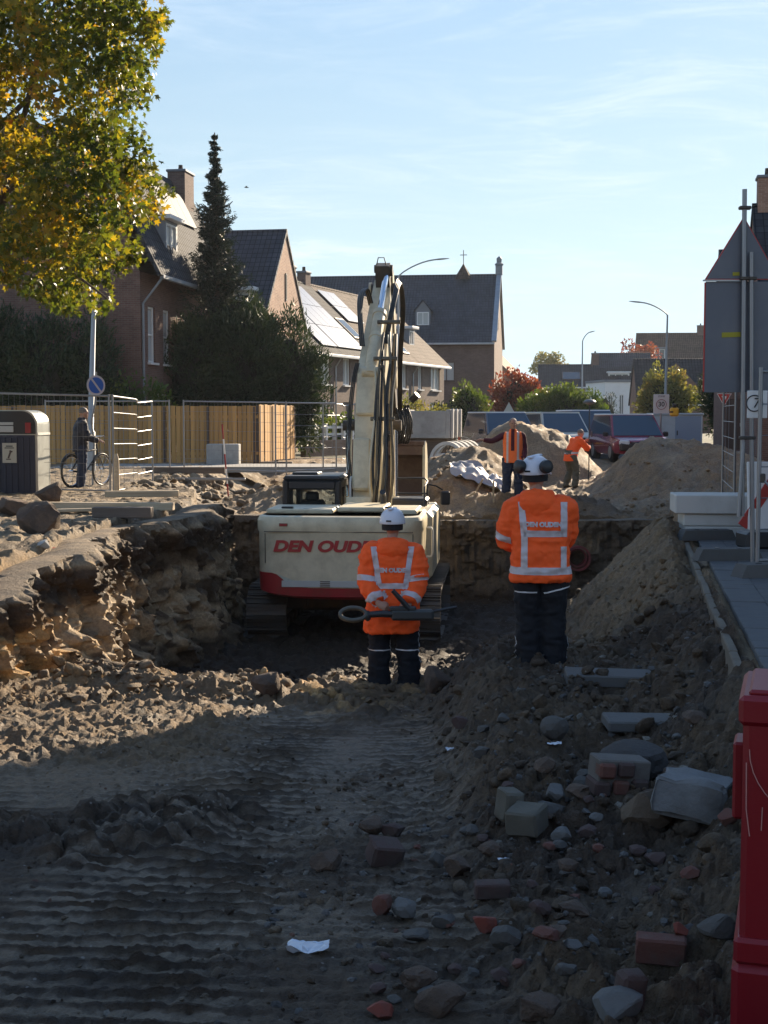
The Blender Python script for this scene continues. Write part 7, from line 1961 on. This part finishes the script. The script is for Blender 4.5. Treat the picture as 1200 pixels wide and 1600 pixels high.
# ---------------------------------------------------------------- vehicles
CARGLASS = glass_mat('car_glass', (.03, .05, .075), .05)
TYRE = mat('tyre', (.018, .018, .018), .8)
def car(label, cat, loc, rz, m, L=4.6, Wd=1.85, H=1.95, group='vehicles parked beyond the works', roofm=None, back=False):
    """front at -y (towards local -y); van-like body from cross-sections along its length"""
    t = thing('parked_car', label, cat, loc, rz, group)
    q = H / 1.95
    st = [(-L / 2, .5, .80 * q + .06, .86), (-L / 2 + .12, .30, .92 * q + .04, .96), (-L / 2 + .75, .26, 1.04 * q, 1.0), (-L / 2 + 1.0, .25, 1.10 * q, 1.0), (L / 2 - .12, .25, 1.12 * q, 1.0), (L / 2, .40, 1.05 * q, .95)]
    mb = MB(); rg = []
    for y, z0, zt, ws in st:
        w = Wd / 2 * ws; c = .10
        rg.append([(-w + c, y, z0), (w - c, y, z0), (w, y, z0 + .15), (w, y, zt - .18), (w - .06, y, zt), (-w + .06, y, zt), (-w, y, zt - .18), (-w, y, z0 + .15)])
    mb.rings(rg); body = mb.obj('body', m, t, 35)
    g0, g1 = -L / 2 + .85, L / 2 - .03; wb, wt = Wd / 2 - .05, Wd / 2 - .2
    low = [(-wb, g0, 1.06 * q), (wb, g0, 1.06 * q), (wb, g1, 1.1 * q), (-wb, g1, 1.1 * q)]; up = [(-wt, g0 + .85, H), (wt, g0 + .85, H), (wt, g1 - .15, H - .02), (-wt, g1 - .15, H - .02)]
    mb = MB(); mb.rings([low, up]); mb.obj('cabin', m, t)
    mb = MB(); mb.box((0, (g0 + g1) / 2 + .36, H + .012), (2 * wt + .02, g1 - g0 - .98, .06), bev=.025); mb.obj('roof', roofm or m, t)  # a WHITE roofm paints in the sky reflected on the roof
    def quad(name, a, b, c_, d, n_, par=t, mm=CARGLASS, ins=.07, th=.012):
        a, b, c_, d = V(a), V(b), V(c_), V(d); cen = (a + b + c_ + d) / 4; n_ = V(n_).normalized()
        qq = [p.lerp(cen, ins) + n_ * .004 for p in (a, b, c_, d)]; mb = MB(); mb.add(qq + [p + n_ * th for p in qq], [(0, 3, 2, 1), (4, 5, 6, 7), (0, 1, 5, 4), (1, 2, 6, 5), (2, 3, 7, 6), (3, 0, 4, 7)]); return mb.obj(name, mm, par)
    quad('windscreen', low[0], low[1], up[1], up[0], (0, -1, .9))
    quad('rear_window', low[2], low[3], up[3], up[2], (0, 1, .15), ins=.12)
    for s in (-1, 1):
        A, B, C_, D_ = ((low[1], low[2], up[2], up[1]) if s > 0 else (low[3], low[0], up[0], up[3]))
        quad('side_window', A, B, C_, D_, (s, 0, .15), ins=.12)
        mb = MB(); mb.box((s * (Wd / 2 + .09), g0 + .35, 1.16 * q), (.18, .08, .16), bev=.03); mb.obj('wing_mirror', BLACKP, t)
        mb = MB(); mb.box((s * (Wd / 2 - .26), -L / 2 + .035, .76 * q + .05), (.34, .12, .17), ROT(z=s * .2), bev=.04); mb.obj('headlight', mat('headlight', (.6, .62, .64), .15), t)
        for y in (-L / 2 + .95, L / 2 - .9):
            w = thing('x', '', '', (0, 0, 0)); bpy.data.objects.remove(w)
            mb = MB(); mb.tube([(s * (Wd / 2 - .23), y, .33), (s * (Wd / 2 - .19), y, .33), (s * (Wd / 2 - .04), y, .33), (s * (Wd / 2 + .0), y, .33)], [.29, .33, .33, .28], 22); w = mb.obj('wheel', TYRE, t, 45)
            mb = MB(); mb.tube([(s * (Wd / 2 - .02), y, .33), (s * (Wd / 2 + .012), y, .33)], [.21, .19], 18); mb.obj('rim', GALV, w)
    mb = MB(); mb.box((0, -L / 2 + .02, .52), (Wd - .2, .14, .26), bev=.05); mb.obj('bumper', BLACKP, t)
    mb = MB(); mb.box((0, -L / 2 - .03, .72 * q + .04), (Wd * .5, .05, .13), bev=.02); mb.obj('grille', BLACKP, t)
    mb = MB(); mb.box((0, -L / 2 - .062, .50), (.5, .02, .11)); mb.obj('number_plate', mat('yellow_plate', (.62, .47, .05), .5), t)
    return t
CARRED = mat('car_red', (.24, .03, .055), .22, coat=.6); CARBLUE = mat('car_blue', (.03, .06, .14), .22, coat=.6); CARWHITE = mat('car_cream', (.52, .50, .44), .3); CARGREY = mat('car_grey', (.10, .11, .13), .25, coat=.5)
car('red car with wide windscreen facing the viewer, foremost of the parked vehicles', 'car', (X(986, 46), 46.5, 0.0), R(4), CARRED, L=4.4, H=1.56, roofm=WHITE)
car('dark blue van parked just left of the red car', 'van', (X(925, 51), 52.2, 0.05), R(6), CARBLUE, L=4.6, H=1.66, roofm=WHITE)
car('cream van with its pale roof showing behind the tall sand heap', 'van', (X(876, 50), 51.5, 0.05), R(8), CARWHITE, L=4.8, H=1.58)
car('dark grey van behind the man in the orange vest, leftmost parked vehicle', 'van', (X(787, 48), 49.0, 0.05), R(10), CARGREY, L=4.6, Wd=1.85, H=1.58, roofm=WHITE)
t = thing('site_cabinet', 'big light grey site cabinet right of the red car', 'cabinet', (X(1060, 52), 52.5, 0.03), R(-14))
mb = MB(); mb.box((0, 0, .78), (2.0, 1.5, 1.5), bev=.02); mb.obj('body', mat('cabinet_grey', (.46, .47, .48), .5, dirt=(.35, .35, .34), dirt_amt=.5), t); mb = MB(); mb.box((0, 0, 1.56), (2.1, 1.6, .08), bev=.02); mb.obj('lid', mat('cabinet_lid', (.40, .42, .44), .5), t)
mb = MB(); mb.box((.5, -.76, .78), (.96, .02, 1.4), bev=.006); dd = mb.obj('door', mat('cabinet_blue_grey', (.25, .29, .36), .5), t); mb = MB(); mb.box((.1, -.78, .85), (.04, .03, .18), bev=.008); mb.obj('handle', BLACKP, dd)

# ---------------------------------------------------------------- signs on the right
SIGNB = mat('sign_back_aluminium', (0.13, 0.142, 0.165), 0.5, .3, dirt=(.2, .2, .21), dirt_amt=.5, scale=1.5)
SIGNR = mat('sign_red_edge', (.42, .04, .03), .5)
d = 14.0
sg = thing('road_works_sign', 'back of a big triangular sign above a tall rectangular plate on steel poles', 'road sign', (X(1157, d), d, 0))
x = lambda px_: X(px_, d) - X(1157, d)
zz = lambda py_: Z(py_, d)
def plate(name, poly, y0, y1, m, par): 
    mb = MB(); mb.prism(poly, y1 - y0, Matrix.Translation((0, y1, 0)) @ Matrix.Rotation(math.pi / 2, 4, 'X')); return mb.obj(name, m, par)
tri = [(x(1098), zz(437)), (x(1214), zz(437)), (x(1157), zz(338))]
cen = (sum(p[0] for p in tri) / 3, sum(p[1] for p in tri) / 3)
tp = plate('triangle_plate', [(cen[0] + (p[0] - cen[0]) * .955, cen[1] + (p[1] - cen[1]) * .955) for p in tri], .0, .018, SIGNB, sg)
plate('red_rim', tri, .004, .026, SIGNR, tp)
rc = [(x(1098), zz(613)), (x(1216), zz(613)), (x(1216), zz(440)), (x(1098), zz(440))]
rp = plate('rectangle_plate', [(a + (.012 if a < 0 else -.012), b) for a, b in rc], .0, .016, SIGNB, sg)
plate('red_rim', [(a, b + (-.008 if b > 2 else .008)) for a, b in rc], .004, .024, SIGNR, rp)
for (px_, py_, w, h_, par) in ((1140, 523, .19, .05, rp), (1146, 428, .07, .035, tp)):
    mb = MB(); mb.box((x(px_), -.004, zz(py_)), (w, .006, h_), ROT(y=-.03)); mb.obj('sticker', mat('yellow_sticker', (.34, .30, .02), .6), par)
mb = MB(); mb.tube([(x(1155), -.05, zz(297)), (x(1158), -.05, zz(600)), (x(1160), -.06, zz(806))], .024, 12); mb.obj('pole', GALV, sg, 60)
mb = MB(); mb.tube([(x(1167), -.055, zz(395)), (x(1172), -.055, zz(650)), (x(1178), -.06, 0.02)], .024, 12); mb.obj('pole', GALV, sg, 60)
for px_, py_ in ((1156, 326), (1157, 436), (1169, 436), (1160, 684), (1172, 684)):
    mb = MB(); mb.box((x(px_), -.05, zz(py_)), (.12 if py_ < 400 else .085, .07, .035), bev=.008); mb.obj('clamp', STEELD, sg)
mb = MB(); mb.box((x(1125), -.012, zz(438.5)), (.40, .018, .016)); mb.obj('cross_bar', LIGHTGREY, sg)
mb = MB(); mb.tube([(x(1160), -.06, zz(690)), (x(1153), -.1, zz(806))], .02, 10); mb.obj('strut', GALV, sg, 60)
# the small '7' plate on the fence
d2 = 13.6
s7 = thing('white_sign', 'white plate with a ring and the figure 7 fixed to the fence pole', 'sign', (X(1176, d2), d2 - .16, Z(632, d2)))
mb = MB(); mb.box((0, 0, 0), (.20, .012, .27), bev=.004); p7 = mb.obj('plate', WHITE, s7)
mb = MB(); o = [V((.078 * math.cos(a) - .03, -.009, .078 * math.sin(a) + .01)) for a in np.linspace(0, 2 * math.pi, 33)]; mb.tube(o, .0065, 6, caps=False); mb.obj('ring', DARKP, s7)
place_text('numeral', '7', .14, Matrix.Translation((-.015, -.012, .01)) @ M_BACK, DARKP, p7, extrude=.002, shear=.15)
# give-way sign and zone sign down the street
d3 = 40
t = thing('give_way_sign', 'red and white give-way triangle pointing down beside the sign poles', 'road sign', (X(1131, d3), d3, 0))
mb = MB(); mb.tube([(.0, .03, 0), (0, .03, 2.1)], .03, 10); mb.obj('post', GALV, t)
def tri3(s, y0, y1, m, par, name): return plate(name, [(-.215 * s, 2.2 - .14 + .124 * s + 0), (0, 2.2 - .14 - .248 * s), (.215 * s, 2.2 - .14 + .124 * s)], y0, y1, m, par)
a = tri3(1.0, -.01, 0, WHITE, t, 'plate'); tri3(.9, -.014, -.011, SIGNR, a, 'red_band'); tri3(.38, -.018, -.015, WHITE, a, 'white_field')
d4 = 46
t = thing('speed_zone_sign', 'white zone sign with 30 in a red ring in front of the site cabinet', 'road sign', (X(1033, d4), d4, 0))
mb = MB(); mb.tube([(0, .04, 0), (0, .04, Z(618, d4))], .03, 10); mb.obj('post', GALV, t)
zc = Z(631, d4); mb = MB(); mb.box((0, 0, zc), (.53, .03, .64), bev=.01); pz = mb.obj('plate', mat('sign_white', (.58, .55, .55), .5), t)
mb = MB(); mb.tube([(.165 * math.cos(a), -.02, .165 * math.sin(a) + zc - .02) for a in np.linspace(0, 2 * math.pi, 37)], .022, 8, caps=False, sq=.4); mb.obj('red_ring', mat('dark_red_ring', (.22, .02, .03), .5), pz)
place_text('numeral', '30', .22, Matrix.Translation((0, -.022, zc - .02)) @ M_BACK, DARKP, pz, extrude=.002, offset=.004)
place_text('lettering', 'ZONE', .085, Matrix.Translation((0, -.022, zc + .25)) @ M_BACK, DARKP, pz, extrude=.002)
t = thing('warning_lamp', 'yellow warning lamp fixed beside the 30 zone sign', 'lamp', (X(1053, d4), d4 - .05, Z(647, d4)))
mb = MB(); mb.box((0, 0, .07), (.3, .14, .3), bev=.05); mb.obj('housing', mat('lamp_yellow', (.75, .40, .03), .4), t); mb = MB(); mb.box((0, 0, .28), (.12, .1, .14), bev=.02); mb.box((-.1, 0, .07), (.1, .16, .05)); mb.obj('bracket', BLACKP, t)
# ---------------------------------------------------------------- pavement on the right: slabs, kerb, concrete blocks
pv = bpy.data.objects.new('pavement', None); COL.objects.link(pv); tag(pv, kind='structure')
ang = math.atan(.182); rp2 = random.Random(12); SLAB = mat('paving_slab', (0.095, 0.099, 0.105), .88, dirt=(0.10, 0.095, 0.085), dirt_amt=.7, scale=2.2, bmp=.35, bscale=40, var=.1)
me = []
for k in range(4):
    mb = MB(); mb.box((0, 0, 0), (.292, .292, .055), bev=.006); o = mb.obj('paving_slab', SLAB, pv); me.append(o.data); bpy.data.objects.remove(o)
cnt = 0
ca, sa = math.cos(-ang), math.sin(-ang)
for j in range(33):
    for i in range(9):
        yy = 8.1 + j * .298; e = float(pave_edge(8.1)); 
        u_, v_ = .15 + i * .294, j * .294
        xx, yw = e + u_ * ca - v_ * sa, 8.1 + u_ * sa + v_ * ca
        o = bpy.data.objects.new('paving_slab', me[rp2.randrange(4)]); COL.objects.link(o); o.parent = pv
        o.location = (xx, yw, -.028 + rp2.uniform(-.006, .006)); o.rotation_euler = (rp2.uniform(-.012, .012), rp2.uniform(-.012, .012), -ang + rp2.uniform(-.01, .01)); cnt += 1
for k in range(11):
    v_ = k * 1.0; xx, yw = e - .05 * ca - v_ * sa, 8.1 - .05 * sa + v_ * ca
    mb = MB(); mb.box((0, 0, 0), (.06, .985, .20), bev=.008); o = mb.obj('kerbstone', mat('kerb_concrete', (.15, .13, .10), .9, dirt=(.10, .075, .055), dirt_amt=.9, scale=4), pv)
    o.location = (xx, yw + .5, -.108 - rp2.uniform(0, .02)); o.rotation_euler = (0, rp2.uniform(-.06, .03), -ang + rp2.uniform(-.02, .02))
mb = MB(); q8 = lambda y, a: (float(pave_edge(y)) + a, y - .18 * a, -.008)
mb.add([q8(8.0, 2.70), q8(8.0, 6.6), q8(30, 6.6), q8(30, 2.70)], [(0, 1, 2, 3)]); mb.add([q8(-6, .06), q8(-6, 6.6), q8(7.94, 6.6), q8(7.94, .06)], [(0, 1, 2, 3)]); mb.obj('paved_margin', SLAB, pv)
for k, (sx, sy, z, dx, lab) in enumerate(((1.15, .6, .0, .02, 'lowest'), (1.15, .6, .145, 0.0, 'middle'), (1.3, .7, .305, -.03, 'topmost'))):
    t = thing('concrete_slab', lab + ' of the pale concrete slabs stacked on the pavement edge', 'concrete slab', (X(1072, 17.4) + .6 + dx, 17.7, z), R(-4 - k), 'stacked pale concrete slabs')
    h_ = (.14, .155, .24)[k]; mb = MB(); mb.box((0, 0, h_ / 2), (sx, sy, h_), bev=.012); mb.obj('slab', CONC_W, t)
t = thing('barrier_board', 'red and white barrier board leaning behind the right-hand fence', 'barrier', (X(1196, 16), 16, 0), .1)
mb = MB(); mb.box((.2, 0, .62), (.8, .03, .8), ROT(x=-.1), bev=.01); mb.obj('board', WHITE, t)
for k in range(3): mb = MB(); mb.box((-.02 + .3 * k, -.02, .62), (.12, .02, .86), ROT(y=.6), bev=.002); mb.obj('red_stripe', SIGNR, t)
mb = MB(); mb.box((.2, .05, .1), (.9, .4, .2), bev=.03); mb.obj('foot', BLACKP, t)
# ---------------------------------------------------------------- the red barrier at the right edge
BRED = mat('barrier_red_plastic', (.20, .004, .011), .42, dirt=(.20, .015, .02), dirt_amt=.5, scale=2.0, bmp=.08, bscale=80)
SCR = mat('pale_scratch', (.45, .22, .2), .7)
rb = thing('red_barrier', 'big scratched red plastic barrier at the lower right edge', 'barrier', (X(1164, 3.95), 3.95, -.42), R(-17))
top = Z(1088, 3.95) + .42
mb = MB(); mb.box((.42, .22, (top - .04) / 2 + .12), (.82, .40, top - .28), bev=.018); mb.obj('body', BRED, rb)
mb = MB(); mb.box((.42, .22, top - .045), (.845, .43, .09), bev=.014); mb.box((.425, .22, top + .004), (.80, .37, .02), bev=.008); mb.obj('lid', BRED, rb)
mb = MB(); mb.box((-.006, .25, top - .30), (.035, .14, .24), bev=.008); mb.obj('lug', BRED, rb)
mb = MB(); mb.box((.42, .22, .18), (.86, .45, .36), bev=.02); mb.box((.42, .22, .40), (.85, .44, .08), bev=.012); mb.obj('foot', BRED, rb)
rs3 = random.Random(8)
def scratch(pts): mb = MB(); mb.tube([V((a, .0165 - .0, b)) for a, b in pts], .0016, 4); mb.obj('scratch', SCR, rb)
scratch([(.03 + .25 * (1 - math.cos(a)), top - .16 - .22 * math.sin(a)) for a in np.linspace(.0, 1.4, 10)])
scratch([(.022, top - .2), (.024, top - .34), (.035, top - .42)]); scratch([(.07, top - .33), (.068, top - .40)]); scratch([(.11, top - .86), (.10, top - .93)]); scratch([(.06, top - .9), (.12, top - .95), (.10, top - .91)]); scratch([(.13, top - .3), (.2, top - .42)])

# ---------------------------------------------------------------- rubble one can tell apart
BRK = mat('loose_red_brick', (.13, .052, .038), .9, dirt=(.10, .075, .06), dirt_amt=.75, scale=9, bmp=.5, bscale=60)
BRD = mat('loose_dark_brick', (.075, .045, .039), .9, dirt=(.075, .065, .055), dirt_amt=.8, scale=9, bmp=.5, bscale=60)
BRY = mat('loose_grey_paver', (.11, .10, .078), .9, dirt=(.09, .08, .065), dirt_amt=.6, scale=9, bmp=.4, bscale=60)
STN = mat('loose_stone', (.085, .079, .072), .92, dirt=(.07, .062, .055), dirt_amt=.7, scale=8, bmp=.6, bscale=40, bdist=.015)
CBL = mat('loose_concrete', (.12, .117, .112), .92, dirt=(.085, .08, .072), dirt_amt=.8, scale=5, bmp=.6, bscale=30, bdist=.015)
ORA = mat('broken_red_brick', (.19, .045, .028), .9, dirt=(.09, .05, .04), dirt_amt=.8, scale=12, bmp=.4, bscale=60)
def brick(label, px, py, w, m, R_, size=(.21, .10, .065), chip=.16, group=None, cat='brick', name='brick'):
    p = ray_hit(px, py); s = w * p.y / FPX / size[0]; size = tuple(a * s for a in size)
    t = thing(name, label, cat, (p.x, p.y + size[1] * .4, p.z), 0, group)
    mb = MB(); mb.box((0, 0, size[2] * .42), size, ROT(*R_), bev=size[2] * .09)
    bm = bmesh.new(); me = bpy.data.meshes.new('b'); me.from_pydata(mb.v, [], mb.f); bm.from_mesh(me); bmesh.ops.subdivide_edges(bm, edges=bm.edges[:], cuts=3, use_grid_fill=True); bm.normal_update()
    P = np.array([v.co[:] for v in bm.verts]) / size[2]; q = fbm(P[:, 0] * 1.1 + px, P[:, 1] * 1.1, P[:, 2] * 1.1, 3, px) - .5
    for v, k in zip(bm.verts, q): v.co += v.normal * float(k) * size[2] * chip * 1.3
    bm.to_mesh(me); bm.free(); me.materials.append(m); link('brick_body', me, t, 40); return t
brick('whole red brick lying flat in the gravel left of the red barrier', 1035, 1527, 80, BRK, (0, .02, -.18), (.21, .10, .11))
brick('brick half standing on end in front of the whole red brick', 986, 1580, 42, BRD, (.1, .1, .3), (.10, .09, .15))
rock('brick_piece', 'small broken red piece just behind the whole red brick', 'brick', 1064, 1492, 30, 22, ORA, 12)
brick('grey square paver lying tilted beside the earth ridge', 825, 1312, 54, BRY, (.12, -.05, -.5), (.10, .10, .075), name='paver', cat='paver')
brick('grey paver standing on edge behind the tilted paver', 798, 1286, 34, BRY, (.0, .1, .35), (.07, .09, .10), name='paver', cat='paver')
brick('dark brown brick half lying tilted on the track marks', 601, 1360, 52, BRD, (.25, .18, .35), (.12, .10, .085))
rock('stone', 'small dark pointed stone right of the tilted brown brick', 'stone', 684, 1357, 28, 28, STN, 14)
rock('stone', 'rounded brown stone between the pointed stone and the gravel', 'stone', 718, 1378, 52, 34, EARTH, 15)
brick('dirty brown brick lying flat at the left edge of the gravel', 770, 1408, 56, BRD, (.05, .0, .05), (.20, .10, .09))
rock('brick_piece', 'small red-brown brick piece left of the pale angular stone', 'brick', 598, 1440, 32, 34, BRK, 16)
rock('stone', 'pale angular stone beside the red-brown brick piece', 'stone', 632, 1440, 46, 36, CBL, 17)
rock('brick_piece', 'bright red broken brick in the middle of the rubble', 'brick', 757, 1464, 40, 30, ORA, 18)
rock('stone', 'dark stone right of the bright red broken brick', 'stone', 793, 1484, 50, 38, STN, 19)
rock('brick_piece', 'dull red brick lump on the gravel left of the whole brick', 'brick', 860, 1482, 44, 28, BRK, 20)
rock('stone', 'grey flat stone at the left of the rubble patch', 'stone', 648, 1475, 42, 22, STN, 21)
rock('stone', 'rounded dark lump beside the lower left rubble', 'stone', 655, 1552, 54, 46, EARTH, 22, flat=.8, rough=.5)
rock('brick_piece', 'red and grey brick piece at the bottom edge', 'brick', 594, 1598, 50, 26, ORA, 23)
rock('stone', 'broad flat pale stone at the bottom edge right of the middle', 'stone', 968, 1600, 100, 40, CBL, 24)
rock('stone', 'dark rounded lump beside the red barrier', 'stone', 1126, 1474, 62, 50, STN, 25, flat=.8, rough=.5)
rock('earth_clod', 'large earth lump at the bottom edge', 'clod', 690, 1600, 76, 56, EARTH, 26, flat=.8, rough=.55)
rock('earth_clod', 'earth lump at the bottom edge left of the broad pale stone', 'clod', 845, 1598, 74, 44, EARTH, 36, flat=.8, rough=.5)
rock('stone', 'brown stone left of the tilted brown brick', 'stone', 510, 1366, 50, 34, EARTH, 27)
brick('big grey broken concrete block beside the red barrier', 1098, 1284, 112, mat('block_concrete', (.165, .165, .165), .92, dirt=(.10, .095, .085), dirt_amt=.7, scale=5, bmp=.6, bscale=30, bdist=.015), (-.12, .10, -.42), (.36, .42, .20), chip=.5, name='concrete_lump', cat='concrete block')
rock('rubble_lump', 'brown rubble lump leaning on the big concrete block', 'stone', 1012, 1306, 84, 72, mat('brown_rubble', (.12, .088, .06), .95, dirt=(.1, .08, .06), dirt_amt=.7, scale=6, bmp=.6, bscale=30, bdist=.02), 29)
rock('earth_clod', 'large dark earth lump above the brick masonry chunk', 'clod', 992, 1222, 116, 66, mat('black_earth', (.055, .05, .048), .95, bmp=.8, bscale=25, bdist=.02), 30, flat=.5)
rock('stone', 'dark round stone on the slope right of the earth ridge', 'stone', 868, 1158, 42, 38, STN, 31, flat=.2)
rock('stone', 'pale flat stone in the rubble behind the pavers', 'stone', 870, 1254, 46, 26, CBL, 32)
rock('stone', 'long grey stone behind the tilted paver', 'stone', 865, 1284, 62, 26, STN, 33)
rock('stone', 'brown stone below the big concrete block', 'stone', 1138, 1302, 34, 26, BRK, 34)
rock('earth_clod', 'square dark clod right of the nearest worker at his feet', 'clod', 681, 1086, 48, 44, EARTH, 35, flat=.9, y0=8)
rock('earth_clod', 'dark clod on the pit edge left of the nearest worker', 'clod', 418, 1092, 50, 40, EARTH, 37, flat=.8, rough=.5, y0=8)
# smaller broken pieces, half buried, that nothing in the photo tells apart
rq = random.Random(77)
for k in range(64):
    for _ in range(30):
        px_, py_ = (rq.uniform(560, 900), rq.uniform(1300, 1590)) if k < 34 else (rq.uniform(720, 1100), rq.uniform(1130, 1420))
        if not (1140 > px_ and py_ > 1100): continue
        if not any(abs(px_ - a_) < 44 and abs(py_ - b_) < 38 for a_, b_ in ((1035, 1520), (825, 1300), (798, 1275), (600, 1350), (770, 1400), (757, 1455), (1098, 1260), (1012, 1290), (968, 1235), (632, 1430), (481, 1490), (1012, 1125), (966, 1065), (986, 1570), (866, 1172))): break
    w_ = rq.uniform(16, 44); kind = rq.choice(('b', 'b', 's', 's', 'e'))
    if kind == 'b': rock('brick_piece', 'small broken brick piece half buried in the dark rubble of the foreground', 'brick', px_, py_, w_, w_ * .6, rq.choice((BRK, BRD, BRD)), 100 + k, group='broken brick pieces in the foreground rubble', sink=.5, sub=2)
    elif kind == 's': rock('stone', 'small grey stone half buried in the dark rubble of the foreground', 'stone', px_, py_, w_, w_ * .6, rq.choice((STN, STN, CBL)), 100 + k, group='small stones in the foreground rubble', sink=.5, sub=2)
    else: rock('earth_clod', 'small dark earth clod in the rubble of the foreground', 'clod', px_, py_, w_ * 1.3, w_ * .8, EARTH, 100 + k, group='earth clods in the foreground rubble', sink=.4, sub=2, rough=.5, flat=.7)
# brick masonry chunk with mortar
p = ray_hit(968, 1252); mc = thing('masonry_chunk', 'chunk of red brick masonry with white mortar joints beside the brown rubble lump', 'masonry', (p.x, p.y + .1, p.z), R(12)); s = p.y / FPX
mb = MB(); mb.box((.02, .02, 30 * s), (88 * s, 50 * s, 56 * s), ROT(y=.10), bev=.008); mb.obj('mortar', mat('old_mortar', (.13, .118, .105), .95, dirt=(.075, .06, .05), dirt_amt=.6, scale=9, bmp=.4), mc)
for j in range(2):
    for i in range(3):
        if (i, j) == (2, 1): continue
        mb = MB(); mb.box(((-32 + 31 * i + (9 if j else 0)) * s, -.004, (15 + 29 * j) * s), (27 * s, 56 * s, 24 * s), ROT(y=.10, z=.05 * (i - 1)), bev=.012); mb.obj('brick', BRK if (i + j) % 2 else BRD, mc)
# plank-like concrete slabs on the right slope
for lab, px_, py_, w, dd_, th, rz in (('upper long grey concrete slab half sunk in the slope at the right', 966, 1072, 160, .30, .09, -.06), ('lower pale broken concrete slab on the slope at the right', 1012, 1130, 128, .26, .07, .03)):
    p = ray_hit(px_, py_, 7); t = thing('concrete_slab', lab, 'concrete slab', (p.x, p.y + .1, p.z - (.02 if 'upper' in lab else .055)), rz); mb = MB(); mb.box((0, 0, th * .5), (w * p.y / FPX, dd_, th), ROT(x=.03, y=.02), bev=.01); mb.obj('slab', CBL if 'pale' in lab else CONC_D, t)
# litter
FOIL = mat('silver_foil', (.62, .66, .72), .22, .3)
for lab, px_, py_, w in (('crumpled silver plastic wrapper on the track marks', 481, 1490, .13), ('small scrap of pale paper in the rubble below the lower slab', 866, 1172, .07), ('small white scrap at the right edge of the track marks', 706, 1176, .07), ('tiny pale scrap on the gravel', 787, 1352, .045)):
    p = ray_hit(px_, py_); t = thing('litter', lab, 'litter', (p.x, p.y, p.z + .012)); n = 9
    u, v = np.meshgrid(np.linspace(-.5, .5, n), np.linspace(-.5, .5, n), indexing='ij'); k = fbm(u * 3 + px_, v * 3, 0, 2, px_, ridged=True)
    idx = np.arange(n * n).reshape(n, n); mb = MB(); mb.add(np.stack([u * w * (1 + .3 * k), v * w * .55, w * .45 * (k - .45)], -1).reshape(-1, 3), np.stack([idx[:-1, :-1], idx[1:, :-1], idx[1:, 1:], idx[:-1, 1:]], -1).reshape(-1, 4)); mb.obj('scrap', FOIL, t)
# a bird far off in the sky
t = thing('bird', 'tiny dark bird in the sky right of the spruce tip', 'bird', W(385, 293, 120)); mb = MB(); mb.tube([(-.18, 0, 0), (0, 0, .02), (.2, 0, 0)], [.02, .06, .02], 8); mb.obj('body', BLACKC, t)
for s_ in (-1, 1): mb = MB(); mb.add([(0, 0, .03), (.12, s_ * .2, .1), (.02, s_ * .5, .05), (-.1, s_ * .2, .06)], [(0, 1, 2, 3)]); mb.obj('wing', BLACKC, t)
# ---------------------------------------------------------------- thin autumn haze
mb = MB(); mb.box((0, 75, 10.2), (300, 330, 26.0))
m_h = bpy.data.materials.new('haze_air'); m_h.use_nodes = True
n_, l_ = m_h.node_tree.nodes, m_h.node_tree.links; n_.clear()
vo_ = n_.new('ShaderNodeVolumePrincipled'); vo_.inputs['Color'].default_value = (0.86, 0.92, 1.0, 1); vo_.inputs['Density'].default_value = 0.00018; vo_.inputs['Anisotropy'].default_value = 0.3
ou_ = n_.new('ShaderNodeOutputMaterial'); l_.new(vo_.outputs[0], ou_.inputs['Volume'])
tag(mb.obj('haze', m_h), kind='stuff')
